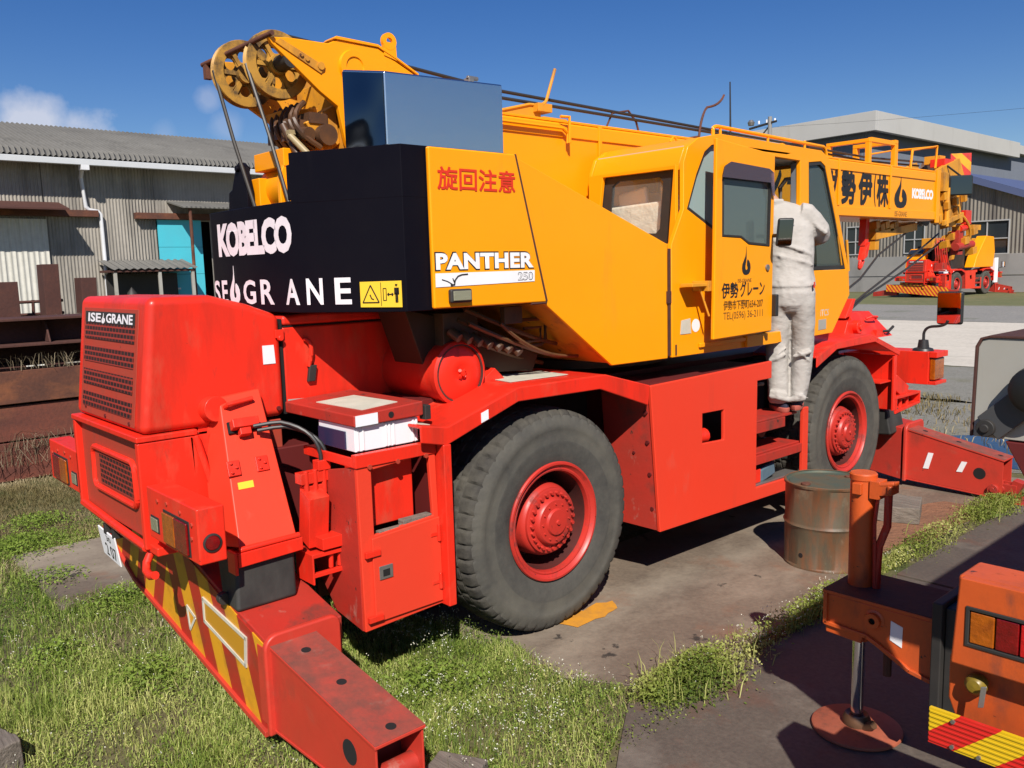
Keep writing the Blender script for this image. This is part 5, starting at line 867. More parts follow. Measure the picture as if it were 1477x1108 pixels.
# ---- front end
fp = MB(); fp.box(0.80, 1.31, 4.445, 4.462, 0.83, 1.345).box(1.292, 1.3115, 4.40, 4.444, 0.83, 1.34).box(0.9, 1.28, 4.20, 4.44, 1.10, 1.115); part(fp, 'front_plate', M['red'], bevel=0.003)
fb_ = part(MB().box(-1.30, 1.30, 5.19, 5.48, 0.985, 1.312).box(-0.6, 0.6, 4.6, 5.189, 0.9, 1.3), 'front_bumper', M['red'], bevel=0.006)
part(MB().box(1.301, 1.375, 5.20, 5.47, 1.255, 1.312).box(1.301, 1.370, 5.20, 5.47, 0.985, 1.018), 'lamp_guard', M['red'], fb_, bevel=0.004); part(MB().box(1.301, 1.352, 5.215, 5.45, 1.03, 1.245), 'side_lamp', M['amber'], fb_, bevel=0.012, seg=3)
bk = MB(); bk.hexa([(1.02, 4.62, 0.76), (1.24, 4.62, 0.76), (1.24, 5.18, 0.80), (1.02, 5.18, 0.80), (1.02, 4.62, 0.79), (1.24, 4.62, 0.79), (1.24, 5.18, 0.825), (1.02, 5.18, 0.825)]).hexa([(1.02, 4.62, 0.90), (1.24, 4.62, 0.90), (1.24, 5.18, 0.90), (1.02, 5.18, 0.90), (1.02, 4.62, 0.93), (1.24, 4.62, 0.93), (1.24, 5.18, 0.925), (1.02, 5.18, 0.925)]).box(1.02, 1.24, 5.16, 5.18, 0.826, 0.899).box(1.02, 1.24, 4.64, 4.66, 0.79, 0.899).obox((1.15, 4.80, 1.0), (0.06, 0, 0), (0, 0.14, -0.07), (0, 0.04, 0.06))
for y in (4.85, 5.0): bk.cyl((1.18, y, 0.79), (1.18, y, 0.9), 0.02, 8)
part(bk, 'hose_bracket', M['red'], bevel=0.004); part(MB().hexa([(0.95, 4.47, 0.56), (1.27, 4.47, 0.58), (1.27, 4.78, 0.60), (0.95, 4.78, 0.58), (0.92, 4.47, 0.80), (1.22, 4.47, 0.82), (1.22, 4.78, 0.80), (0.92, 4.78, 0.80)]), 'rubber_flap', M['boot'], bevel=0.02)
fh = MB(); fh.hexa([(0.55, 4.42, 1.475), (1.0, 4.42, 1.475), (1.0, 5.05, 1.475), (0.55, 5.05, 1.475), (0.45, 4.52, 1.72), (0.80, 4.52, 1.72), (0.80, 4.95, 1.72), (0.45, 4.95, 1.72)]).prism([(4.18, 1.475), (4.27, 1.66), (4.50, 1.66), (4.44, 1.475)], 'X', 0.75, 0.92).prism([(4.36, 1.68), (4.47, 1.70), (4.56, 1.86), (4.545, 1.86), (4.50, 1.86)], 'X', 0.50, 0.85).obox((0.86, 4.75, 1.60), (0.012, 0, 0.0), (0, 0.05, 0), (0, 0, 0.05)).cyl((0.88, 4.42, 1.60), (0.97, 4.42, 1.60), 0.065, 20).cyl((0.96, 4.42, 1.60), (0.985, 4.42, 1.60), 0.03, 12)
fho = part(fh, 'outrigger_housing', M['red'], bevel=0.005)
part(MB().tube([(0.90, 4.68, 1.66), (0.93, 4.72, 1.68), (0.93, 4.85, 1.67), (0.90, 4.88, 1.65)], 0.012, 8).obox((0.97, 4.80, 1.52), (0.02, 0, 0), (0, 0.08, 0), (0, 0, 0.03)), 'grab_handle', M['red'], fho, bevel=0); part(MB().tube([(0.97, 4.84, 1.53), (1.02, 4.92, 1.53), (1.03, 4.99, 1.57)], 0.014, 6), 'hose', M['hose'], fho, bevel=0)
mr = MB(); mr.lathe([(1.313, 0.10), (1.335, 0.09), (1.345, 0.055), (1.42, 0.045), (1.42, 0.0)], (1.20, 5.30, 0), 'Z', 20).tube([(1.20, 5.30, 1.40), (1.20, 5.30, 1.48)] + bez((1.20, 5.30, 1.48), (1.21, 5.30, 1.555), (1.30, 5.30, 1.558), 6) + bez((1.33, 5.30, 1.56), (1.42, 5.30, 1.57), (1.425, 5.30, 1.62), 6), 0.014, 8)
mir = part(mr, 'fender_mirror', M['hose'], fb_, bevel=0)
mh = MB(); mh.obox((1.43, 5.335, 1.74), (0.118, 0.012, 0), (-0.004, 0.03, 0), (0, 0, 0.162)); part(mh, 'mirror_head', M['hose'], fb_, bevel=0.025, seg=4)
decal('mirror_glass', [Vector((1.43, 5.303, 1.74)) + Vector((sx * 0.103, sx * 0.0105, sz * 0.148)) for sx, sz in ((-1, -1), (1, -1), (1, 1), (-1, 1))], M['mirror_glass'], fb_)

# ================================================================== superstructure of the crane
def up(mb, name, mat, parent=None, **k): return part(mb, name, mat, parent, keep=False, **k)
CW = [(1.234, -0.05), (1.234, -0.965), (0.68, -1.264), (0.20, -1.290), (-0.05, -1.289), (-0.31, -1.286), (-0.36, -1.272), (-0.40, -1.235), (-0.42, -1.15), (-0.42, -0.05)]
cw = MB().prism([(x, y) for x, y in CW], 'Z', 2.036, 2.615)
cwo = up(cw, 'counterweight', M['black'], bevel=0.004)
up(MB().prism([(1.235, -0.26), (1.235, -0.9655), (0.68, -1.2652), (0.662, -1.2662), (0.662, -0.26)], 'Z', 2.60, 2.856), 'counterweight_top', M['black'], cwo, bevel=0.004)
up(MB().prism([(0.62, -1.262), (0.64, -1.262), (0.661, -1.2640), (0.661, -1.0), (0.62, -1.0)], 'Z', 2.62, 2.80), 'counterweight_step', M['black'], cwo, bevel=0.006)
ea = MB().prism([(-0.42, 2.616), (-0.42, 2.74), (-0.33, 2.90), (-0.29, 2.925), (-0.25, 2.90), (-0.20, 2.75), (-0.20, 2.616)], 'Y', -1.10, -1.05).prism([(-0.75, 2.616), (-0.72, 2.78), (-0.66, 2.80), (-0.62, 2.616)], 'Y', -0.98, -0.94).cyl((-0.29, -1.12, 2.885), (-0.29, -1.03, 2.885), 0.02, 10)
up(ea, 'lug', M['black'], cwo, bevel=0.006)
KX, KN = Vector((1, 0, 0)), Vector((0, -1, 0))
def cwy(x):
    for (xa, ya), (xb, yb) in zip(CW, CW[1:]):
        if xb <= x <= xa: return ya + (yb - ya) * (xa - x) / (xa - xb)
    return -1.29
def wrap_text(name, body, x0, x1, z0, z1, bold, spacing=1.0, shear=0.0):
    o = lettering(name, body, (x0, 0, z0), KX, (0, 0, 1), x1 - x0, z1 - z0, M['letter_white'], cwo, bold, shear, spacing); org = Vector(ORG[o.name])
    for v in o.data.vertices: v.co.y = cwy(v.co.x + org.x) - 0.004 - org.y
    return o
wrap_text('lettering', 'KOBELCO', -0.22, 0.655, 2.350, 2.545, 0.055, 0.86)
for c_, a, b in (('S', -0.325, -0.24), ('E', -0.21, -0.13), ('G', 0.085, 0.24), ('R', 0.295, 0.44), ('A', 0.56, 0.69), ('N', 0.728, 0.815), ('E', 0.877, 0.962)): wrap_text('lettering', c_, a, b, 2.078, 2.214, 0.022)
lg = logo('logo', (-0.098, -1.3, 2.072), KX, (0, 0, 1), 0.135, 0.225, M['letter_white'], cwo, (0, -1, 0))
for v in lg.data.vertices: v.co.y += cwy(v.co.x) + 1.297
ws = lambda x, z, off=0.004: (x, cwy(x) - off, z)
sgn = decal('warning_sign', [ws(1.0080, 2.062), ws(1.2150, 2.060), ws(1.2150, 2.192), ws(1.0080, 2.190)], M['sticker_yellow'], cwo)
sg = MB(); L3 = lambda pts, r: [sg.tube([ws(a[0], a[1], 0.009), ws(b[0], b[1], 0.009)], r, 4) for a, b in zip(pts, pts[1:])]
L3([(1.0228, 2.085), (1.1041, 2.085), (1.0634, 2.172), (1.0228, 2.085)], 0.0032); L3([(1.0597, 2.125), (1.0671, 2.105), (1.0782, 2.10)], 0.003); L3([(1.1152, 2.068), (1.1152, 2.185)], 0.0015); L3([(1.1263, 2.095), (1.1411, 2.095), (1.1411, 2.155), (1.1263, 2.155), (1.1263, 2.095)], 0.002); L3([(1.1485, 2.125), (1.1743, 2.125)], 0.003); L3([(1.1536, 2.132), (1.1470, 2.125), (1.1536, 2.118)], 0.0025); L3([(1.1692, 2.132), (1.1758, 2.125), (1.1692, 2.118)], 0.0025)
L3([(1.1928, 2.17), (1.1928, 2.176)], 0.007); L3([(1.1928, 2.158), (1.1928, 2.13)], 0.010); L3([(1.1891, 2.13), (1.1891, 2.085)], 0.0038); L3([(1.1965, 2.13), (1.1965, 2.085)], 0.0038); L3([(1.1840, 2.158), (1.1832, 2.125)], 0.003); L3([(1.2017, 2.158), (1.2024, 2.125)], 0.003)
up(sg, 'pictogram', M['letter_black'], cwo, bevel=0, smooth=False)

# ---- yellow body on the right
body = MB().prism([(-0.238, 2.852), (1.127, 2.369), (1.128, 1.612), (0.565, 1.618), (-0.03, 2.045)], 'X', 1.215, 1.238)
by = up(body, 'slewing_body', M['yellow'], bevel=0.006)
up(MB().prism([(-0.238, 2.848), (1.120, 2.365), (1.120, 1.625), (0.575, 1.630), (-0.02, 2.055)], 'X', 0.36, 1.213), 'body_block', M['yellow_worn'], by, bevel=0.004)
up(MB().box(-0.85, 0.30, -0.6, 3.0, 1.66, 2.03), 'slewing_frame', pmat('dark_brown_frame', (0.09, 0.035, 0.010), 0.6, col2=(0.04, 0.018, 0.010), vscale=3, vmix=0.9), by, bevel=0.01)  # frame in dark brown
cv = MB().prism([(-0.822, 2.850), (-0.820, 2.043), (-0.022, 2.042), (-0.236, 2.850)], 'X', 1.240, 1.268); cov = up(cv, 'side_cover', M['yellow'], bevel=0.010, seg=3)
up(MB().tube([(1.262, -0.234, 2.85), (1.262, -0.018, 2.05), (1.262, -0.022, 2.038), (1.262, -0.14, 2.037)], 0.007, 6), 'edge_seal', M['rust_dark'], cov, bevel=0)
FX = 1.2695
lettering('lettering', '旋回注意', (FX, -0.775, 2.640), YAX, (0, 0.02, 1), 0.53, 0.118, M['letter_red'], cov, 0.006, heavy=0.016)
blk = lettering('lettering', 'PANTHER', (FX - 0.0005, -0.810, 2.233), YAX, (0, 0, 1), 0.695, 0.098, M['letter_black'], cov, 0.072, 0, 1.05)
lettering('lettering', 'PANTHER', (FX + 0.0012, -0.803, 2.240), YAX, (0, 0, 1), 0.681, 0.084, M['white'], cov, 0.045, 0, 1.06)
bar = decal('name_bar', [(1.2685, -0.808, 2.152), (1.2685, -0.118, 2.163), (1.2685, -0.116, 2.225), (1.2685, -0.808, 2.222)], M['white'], cov)
lettering('lettering', '250', (1.2722, -0.245, 2.170), YAX, (0, 0.012, 1), 0.115, 0.046, M['letter_black'], cov, 0.03); lettering('lettering', '250', (1.2730, -0.243, 2.174), YAX, (0, 0.012, 1), 0.108, 0.038, M['white'], cov, -0.004)
ct = MB()                                                   # the running cat
for pts, r in (([(-0.770, 2.190), (-0.735, 2.180), (-0.705, 2.165)], 0.003), ([(-0.715, 2.160), (-0.690, 2.163), (-0.685, 2.185)], 0.005), ([(-0.690, 2.180), (-0.665, 2.205), (-0.640, 2.212), (-0.600, 2.214)], 0.004), ([(-0.700, 2.195), (-0.690, 2.172)], 0.003)): ct.tube([(1.272, y, z) for y, z in pts], r, 5)
up(ct, 'emblem', M['letter_black'], bar, bevel=0)
lp = up(MB().box(1.2685, 1.300, -0.735, -0.592, 2.068, 2.140), 'work_lamp', M['black_dull'], cov, bevel=0.012, seg=3); up(MB().box(1.300, 1.306, -0.722, -0.605, 2.080, 2.130), 'lamp_lens', M['clear_lens'], lp, bevel=0.004)
pp = MB()                                                   # pipes and brackets under the body
for k, (x, z) in enumerate(((1.05, 1.98), (0.98, 1.92), (1.08, 1.90), (0.92, 1.85))): pp.tube(bez((x, -0.45, z + 0.04), (x + 0.03, 0.02, z - 0.16), (x - 0.1, 0.36, z - 0.22), 10), 0.014, 6)
pp.tube(bez((1.12, -0.25, 1.93), (1.12, 0.02, 1.70), (1.05, 0.45, 1.68), 12), 0.011, 6).tube([(1.0, -0.1, 1.93), (1.0, 0.18, 1.93), (1.0, 0.22, 1.90), (1.0, 0.22, 1.80), (1.0, 0.18, 1.77), (1.0, -0.05, 1.77)], 0.012, 6).tube([(1.02, 0.02, 1.88), (1.02, 0.16, 1.88), (1.02, 0.16, 1.80), (1.02, 0.0, 1.80)], 0.010, 6)
up(pp, 'hydraulic_pipe', pmat('dusty_hydraulic_pipe', (0.13, 0.06, 0.022), 0.5, col2=(0.05, 0.025, 0.012), vscale=8, vmix=0.9), by, bevel=0)
up(MB().box(1.06, 1.10, -0.20, -0.06, 1.92, 2.02), 'valve_block', M['grease'], by, bevel=0.003)
vv = MB().box(0.85, 0.98, -0.55, -0.30, 1.80, 2.0)
for k in range(7): vv.cyl((1.0, -0.52 + 0.075 * k, 1.90 - 0.018 * k), (1.06, -0.50 + 0.075 * k, 1.86 - 0.02 * k), 0.028, 10)
up(vv, 'valve_block', M['grease'], by, bevel=0.003); up(MB().prism([(-0.75, 2.03), (-0.62, 1.66), (0.2, 1.60), (0.25, 1.7), (-0.4, 1.95)], 'X', 0.62, 0.90), 'lower_guard', pmat('near_black_guard', (0.05, 0.022, 0.008), 0.5, col2=(0.02, 0.010, 0.006), vscale=4, vmix=0.8), by, bevel=0.004)  # guard in near-black brown

# ---- polished box behind the boom foot
mbx = MB().hexa([(0.745, -0.970, 2.86), (1.130, -0.970, 2.858), (1.130, -0.195, 2.853), (0.745, -0.195, 2.853), (0.745, -0.970, 3.292), (1.130, -0.970, 3.214), (1.130, -0.195, 3.240), (0.745, -0.195, 3.300)])
mo = up(mbx, 'polished_cover', M['mirror_side'], bevel=0.008); up(MB().hexa([(0.755, -0.9765, 2.865), (1.120, -0.9765, 2.865), (1.120, -0.9715, 2.865), (0.755, -0.9715, 2.865), (0.755, -0.9765, 3.278), (1.120, -0.9765, 3.205), (1.120, -0.9715, 3.205), (0.755, -0.9715, 3.278)]), 'rear_sheet', M['mirror'], mo, bevel=0)
up(MB().box(1.05, 1.10, -0.40, -0.37, 3.24, 3.262).cyl((1.08, -0.40, 3.262), (1.08, -0.33, 3.262), 0.012, 8), 'latch', M['steel'], mo, bevel=0.002)

# ---- boom
BX0, BX1 = -0.30, 0.33
bm = MB(); bm.box(BX0, BX1, -0.25, 7.72, 2.69, 3.27); boom = up(bm, 'boom', M['yellow'], bevel=0.02, seg=3)
t_ = MB(); t_.box(BX1, BX1 + 0.012, -0.2, 7.60, 3.165, 3.255).box(BX1, BX1 + 0.010, 4.4, 7.62, 2.70, 2.795).box(BX0 + 0.02, BX1 - 0.01, -0.2, 7.6, 3.272, 3.290)
for y in (1.46, 3.2, 5.15, 6.35): t_.box(BX1 + 0.001, BX1 + 0.018, y, y + 0.035, 2.8, 3.27)
t_.box(BX1, BX1 + 0.02, 7.62, 7.72, 2.66, 3.30); up(t_, 'boom_rib', M['yellow'], boom, bevel=0.004)
rb_ = MB().tube([(BX1 + 0.04, 0.35, 3.22), (BX1 + 0.04, 1.05, 3.22), (BX1 + 0.04, 1.10, 3.19), (BX1 + 0.04, 1.10, 3.12)], 0.012, 6).tube([(BX1 + 0.04, 1.03, 3.30), (BX1 + 0.06, 1.10, 3.30), (BX1 + 0.06, 1.10, 3.12)], 0.012, 6); up(rb_, 'grab_rail', M['yellow'], boom, bevel=0)
# head plates around the rear sheaves
HP = [(-1.165, 3.515), (-1.04, 3.528), (-0.80, 3.534), (-0.74, 3.562), (-0.47, 3.557), (-0.40, 3.52), (-0.10, 3.39), (0.30, 3.30), (0.30, 2.75), (-0.60, 2.72), (-0.72, 3.00), (-0.757, 3.19), (-0.87, 3.262), (-1.15, 3.485)]
hp = MB().prism(HP, 'X', 0.30, 0.335)
hpo = up(hp, 'boom_foot', M['yellow'], bevel=0.006)
LP = [(-1.26, 3.49), (-1.16, 3.50), (-0.47, 3.557), (-0.10, 3.39), (0.30, 3.30), (0.30, 2.75), (-0.76, 2.93), (-0.82, 3.02), (-0.88, 3.17), (-1.15, 3.33), (-1.16, 3.41), (-1.24, 3.41)]
up(MB().prism(LP, 'X', -0.30, -0.265), 'side_plate', M['yellow_worn'], hpo, bevel=0.005)
up(MB().prism([(-0.77, 3.562), (-0.47, 3.559), (-0.35, 3.51), (-0.18, 3.43), (-0.18, 3.445), (-0.36, 3.53), (-0.47, 3.575), (-0.75, 3.58)], 'X', 0.22, 0.345), 'top_edge', M['yellow'], hpo, bevel=0.003)
eye = MB(); eye.lathe([(-0.012, 0.022), (-0.012, 0.05), (0.012, 0.05), (0.012, 0.022), (-0.012, 0.022)], (0.33, -0.385, 3.605), 'X', 20).prism([(-0.425, 3.52), (-0.43, 3.60), (-0.34, 3.60), (-0.335, 3.50)], 'X', 0.319, 0.341); up(eye, 'lifting_eye', M['yellow'], hpo, bevel=0)
up(MB().lathe([(0.0, 0.0), (0.0, 0.10), (0.02, 0.095), (0.02, 0.06), (0.012, 0.055), (0.012, 0.0)], (0.335, -0.64, 3.42), 'X', 28), 'pivot_boss', M['yellow'], hpo, bevel=0)
bs = MB().cyl((0.33, -0.86, 3.40), (0.35, -0.86, 3.40), 0.022, 12).prism([(-1.13, 3.49), (-0.86, 3.36), (-0.83, 3.40), (-0.90, 3.43), (-1.10, 3.515)], 'X', 0.335, 0.343)
for y, z in ((-0.98, 3.445), (-0.945, 3.425)): bs.cyl((0.34, y, z), (0.352, y, z), 0.012, 8)
up(bs, 'pin_plate', M['yellow_worn'], hpo, bevel=0)
def sheave(x, y, z, r):
    s = MB(); s.lathe([(-0.03, r - 0.05), (-0.03, r), (-0.022, r + 0.004), (0, r - 0.028), (0.022, r + 0.004), (0.03, r), (0.03, r - 0.05), (-0.03, r - 0.05)], (x, y, z), 'X', 48)
    s.lathe([(-0.05, 0.0), (-0.05, 0.055), (0.05, 0.055), (0.05, 0.0)], (x, y, z), 'X', 20)
    for i in range(6):
        a0, a1 = math.pi * 2 * i / 6 + 0.16, math.pi * 2 * (i + 1) / 6 - 0.16; R0, R1 = 0.05, r - 0.045; n = 6
        inner = [(y + R0 * math.cos(a0 + (a1 - a0) * j / n), z + R0 * math.sin(a0 + (a1 - a0) * j / n)) for j in range(n + 1)]; am = (a0 + a1) / 2
        outer = [(y + R1 * math.cos(a1 - (a1 - a0) * j / n), z + R1 * math.sin(a1 - (a1 - a0) * j / n)) for j in range(n + 1)]
        hole = [(y + (R0 + R1) / 2 * math.cos(am) + 0.033 * math.cos(2 * math.pi * k / 14), z + (R0 + R1) / 2 * math.sin(am) + 0.033 * math.sin(2 * math.pi * k / 14)) for k in range(14)]
        s.plate(inner + outer, [hole], 'X', x - 0.008, x + 0.008)
    for i in range(6): a = math.pi * 2 * i / 6; s.obox((x, y + r * 0.5 * math.cos(a), z + r * 0.5 * math.sin(a)), (0.018, 0, 0), (0, r * 0.4 * math.cos(a), r * 0.4 * math.sin(a)), (0, -0.012 * math.sin(a), 0.012 * math.cos(a)))
    return up(s, 'sheave', M['sheave'], hpo, bevel=0)
sheave(0.15, -1.035, 3.415, 0.185); sheave(-0.10, -1.115, 3.40, 0.185)
up(MB().cyl((-0.29, -1.035, 3.415), (0.33, -1.035, 3.415), 0.045, 16), 'sheave_pin', M['black_dull'], hpo, bevel=0)
up(MB().cyl((-0.32, -1.265, 3.475), (0.36, -1.155, 3.53), 0.014, 10).obox((-0.285, -1.25, 3.43), (0.02, 0, 0), (0, 0.02, 0), (0, 0, 0.04)), 'roller_bar', M['rust'], hpo, bevel=0)
inn = MB().box(-0.25, 0.29, -0.70, -0.1, 2.95, 3.38).prism([(-0.95, 3.20), (-0.70, 3.24), (-0.66, 2.93), (-0.84, 3.00)], 'X', -0.20, 0.0).prism([(-0.92, 3.10), (-0.72, 3.22), (-0.70, 3.0), (-0.80, 2.93)], 'X', 0.12, 0.24); up(inn, 'foot_block', M['yellow_worn'], hpo, bevel=0.006)
gz = MB().cyl((0.05, -0.92, 3.06), (0.28, -0.92, 3.03), 0.04, 14).cyl((0.26, -0.82, 3.03), (0.32, -0.82, 3.03), 0.06, 18).cyl((0.10, -0.99, 3.10), (0.20, -0.95, 2.90), 0.022, 10).box(0.0, 0.25, -0.90, -0.78, 3.10, 3.16)
for k in range(6): gz.tube(bez((-0.15 + 0.07 * k, -0.90, 3.22), (-0.1 + 0.07 * k, -1.02 - 0.015 * k, 3.08), (-0.12 + 0.08 * k, -0.85, 2.96), 8), 0.013 + 0.003 * (k % 2), 6)
for k in range(5): gz.box(-0.18 + 0.085 * k, -0.13 + 0.085 * k, -0.95, -0.86, 3.02 + 0.02 * (k % 2), 3.10 + 0.02 * (k % 3))
up(gz, 'hose', M['grease'], hpo, bevel=0)
up(MB().cyl((0.19, -1.0, 3.03), (0.30, -0.91, 2.88), 0.020, 10).obox((0.19, -0.99, 3.045), (0.02, 0, 0), (0, 0.02, 0), (0, 0, 0.012)), 'hydraulic_fitting', pmat('dull_fitting', (0.32, 0.25, 0.13), 0.5), hpo, bevel=0)
rp = MB()
rp.tube([(-0.10, -1.295, 3.40), (-0.02, -1.24, 3.0), (0.09, -1.17, 2.55)], 0.011, 8).tube([(0.15, -1.215, 3.40), (0.30, -1.18, 3.0), (0.42, -1.13, 2.55)], 0.011, 8)
rp.tube([(0.12, -0.95, 3.595), (0.05, 0.0, 3.553), (0.05, 0.76, 3.496), (0.05, 3.36, 3.447), (0.05, 6.4, 3.40), (0.05, 7.9, 3.44)], 0.012, 8).tube([(-0.08, -1.0, 3.585), (-0.01, 0.0, 3.52), (0.05, 0.76, 3.450), (0.08, 3.36, 3.415), (0.0, 6.4, 3.37), (0.0, 7.9, 3.40)], 0.012, 8)
up(rp, 'hoist_rope', M['rope'], boom, bevel=0)
wn = MB().box(-0.24, 0.14, -1.02, -0.70, 2.86, 2.965).box(-0.46, -0.15, -1.04, -0.80, 2.62, 2.82).prism([(-1.05, 2.62), (-1.05, 2.80), (-0.98, 2.96), (-0.80, 2.96), (-0.80, 2.62)], 'X', 0.10, 0.135).cyl((-0.25, -0.86, 2.76), (0.35, -0.86, 2.76), 0.14, 24); up(wn, 'winch', M['yellow'], bevel=0.006)
up(MB().prism([(-0.30, 2.9), (0.35, 2.9), (0.30, 2.04), (-0.25, 2.04)], 'X', -0.28, -0.24).prism([(-0.2, 2.85), (0.35, 2.85), (0.30, 2.04), (-0.15, 2.04)], 'X', 0.30, 0.34), 'boom_bracket', M['yellow_worn'], bevel=0.005)
rd = MB().tube([(0.10, 0.45, 3.29), (0.10, 0.90, 3.40)] + bez((0.10, 0.98, 3.42), (0.10, 1.14, 3.42), (0.10, 1.16, 3.47), 5) + [(0.10, 1.255, 3.705)], 0.013, 6).prism([(0.50, 3.29), (0.98, 3.41), (1.10, 3.41), (1.10, 3.29)], 'X', -0.02, 0.10).box(0.05, 0.16, 1.02, 1.16, 3.37, 3.43).box(0.02, 0.25, 0.98, 1.22, 3.30, 3.315)
up(rd, 'rope_guide', M['yellow_worn'], boom, bevel=0.003)
r2 = MB().tube(bez((0.10, 3.05, 3.30), (0.10, 3.07, 3.50), (0.10, 3.15, 3.60), 6) + bez((0.10, 3.18, 3.625), (0.10, 3.38, 3.66), (0.10, 3.44, 3.76), 6), 0.011, 6).tube([(0.10, 2.72, 3.30), (0.10, 3.05, 3.36)], 0.010, 6).tube([(0.05, 1.85, 3.30), (0.05, 1.95, 3.46), (0.05, 2.15, 3.50), (0.05, 2.25, 3.42), (0.05, 2.3, 3.30)], 0.009, 6); up(r2, 'rope_guide', M['rust'], boom, bevel=0)
up(MB().tube([(0.16, 3.46, 3.30), (0.15, 3.46, 3.87)], [0.010, 0.006], 6), 'aerial', M['hose'], boom, bevel=0)
# lettering along the forward boom
BF = BX1 + 0.0005
for ch_, y0, y1 in (('(', 5.975, 6.03), ('株', 6.045, 6.345), (')', 6.36, 6.415)): lettering('lettering', ch_, (BF, y0, 2.812), YAX, (0, 0, 1), y1 - y0, 0.375, M['letter_black'], boom, 0.004, heavy=0.036 if ch_ == '株' else 0.012)
for ch_, y0, y1 in (('伊', 5.615, 5.94), ('勢', 5.235, 5.56), ('グ', 4.92, 5.18), ('レ', 4.50, 4.78), ('ー', 4.16, 4.40), ('ン', 3.76, 4.06)):
    if ch_ == 'ー': lettering('lettering', ch_, (BF, y0, 2.97), YAX, (0, 0, 1), y1 - y0, 0.05, M['letter_black'], boom, 0.02)
    else: lettering('lettering', ch_, (BF, y0, 2.815), YAX, (0, 0, 1), y1 - y0, 0.365, M['letter_black'], boom, 0.004, heavy=0.046)
logo('logo', (BF, 6.49, 2.812), YAX, (0, 0, 1), 0.33, 0.405, M['letter_black'], boom, (1, 0, 0))
lettering('lettering', 'ISE-GRANE', (BX1 + 0.0105, 6.49, 2.715), YAX, (0, 0, 1), 0.32, 0.06, M['letter_brown'], boom, 0.012)
lettering('lettering', 'KOBELCO', (BF, 6.96, 2.935), YAX, (0, 0, 1), 0.60, 0.120, M['white'], boom, 0.06, 0, 0.88)
# frames on the forward boom and the boom head
f1 = MB()
for x in (-0.22, 0.24): f1.box(x - 0.025, x + 0.025, 5.98, 6.04, 3.29, 3.52).box(x - 0.025, x + 0.025, 6.62, 6.70, 3.29, 3.545)
f1.box(-0.245, 0.265, 5.98, 6.04, 3.521, 3.56).box(-0.245, 0.265, 6.62, 6.70, 3.546, 3.59).box(0.215, 0.265, 6.041, 6.619, 3.525, 3.575); up(f1, 'rope_frame', M['yellow'], boom, bevel=0.004)
up(MB().tube([(0.28, 7.0, 3.29), (0.28, 7.05, 3.50), (0.28, 7.75, 3.60), (0.28, 7.72, 3.33)], 0.015, 6).tube([(-0.25, 7.05, 3.29), (-0.25, 7.10, 3.52), (-0.25, 7.80, 3.62), (-0.25, 7.80, 3.30)], 0.015, 6).tube([(0.28, 7.74, 3.59), (-0.25, 7.8, 3.61)], 0.015, 6), 'guard_rail', M['yellow'], boom, bevel=0)
hdm = MB().prism([(7.72, 2.66), (7.72, 3.30), (8.05, 3.40), (8.45, 3.50), (8.62, 3.30), (8.60, 2.90), (8.40, 2.62)], 'X', 0.24, 0.29).prism([(7.72, 2.66), (7.72, 3.30), (8.05, 3.40), (8.45, 3.50), (8.62, 3.30), (8.60, 2.90), (8.40, 2.62)], 'X', -0.30, -0.25); bh = up(hdm, 'boom_head', M['yellow_worn'], bevel=0.005)
hs_ = MB()
for x, y, z, r in ((0.10, 8.35, 3.33, 0.16), (-0.08, 8.35, 3.33, 0.16), (0.08, 8.36, 2.82, 0.17), (-0.1, 8.36, 2.82, 0.17)): hs_.lathe([(-0.03, 0.03), (-0.03, r), (0, r - 0.03), (0.03, r), (0.03, 0.03)], (x, y, z), 'X', 28)
up(hs_, 'sheave', M['grease'], bh, bevel=0)
bxx = MB().box(0.0, 0.20, 8.06, 8.22, 3.42, 3.52).obox((0.0, 8.0, 3.0), (0.2, 0, 0), (0, 0.12, 0), (0, 0, 0.2)).box(0.30, 0.36, 7.80, 7.95, 3.05, 3.28).obox((0.33, 8.2, 2.72), (0.02, 0, 0), (0, 0.30, 0.06), (0, 0, 0.03)).cyl((0.33, 8.0, 2.62), (0.33, 8.0, 3.1), 0.03, 10)
for k in range(9): bxx.obox((0.31 + 0.012 * (k % 3), 7.80 + 0.09 * k, 2.72 + 0.055 * ((k * 5) % 7)), (0.03, 0, 0), (0, 0.035, 0.01), (0, -0.012, 0.045))
up(bxx, 'head_fittings', M['yellow_worn'], bh, bevel=0.003)
up(MB().box(0.10, 0.28, 8.0, 8.3, 3.37, 3.47).obox((0.30, 8.72, 2.75), (0.03, 0, 0), (0, 0.1, 0), (0, 0, 0.09)).cyl((0.30, 8.5, 2.60), (0.30, 8.72, 2.62), 0.045, 10), 'head_fittings', M['red'], bh, bevel=0.004)
up(MB().obox((0.22, 8.66, 3.39), (0.10, 0.08, 0), (-0.012, 0.016, 0), (0.0, 0.0, 0.19)), 'warning_board', M['boom_stripe'], bh, bevel=0.003)
hm_ = MB().obox((0.42, 8.15, 3.13), (0.11, 0.10, 0), (-0.022, 0.024, 0), (0, 0, 0.125)); hmo = up(hm_, 'boom_mirror', M['hose'], bh, bevel=0.03, seg=4)
c0 = Vector((0.42, 8.15, 3.13)) - Vector((-0.0225, 0.0248, 0)); decal('mirror_glass', [c0 + Vector((sx * 0.094, sx * 0.0855, sz * 0.11)) for sx, sz in ((-1, -1), (1, -1), (1, 1), (-1, 1))], M['mirror_dark'], hmo)
up(MB().tube([(0.29, 8.05, 3.38), (0.41, 8.17, 3.25)], 0.012, 6), 'mirror_arm', M['hose'], hmo, bevel=0)
hf = MB()
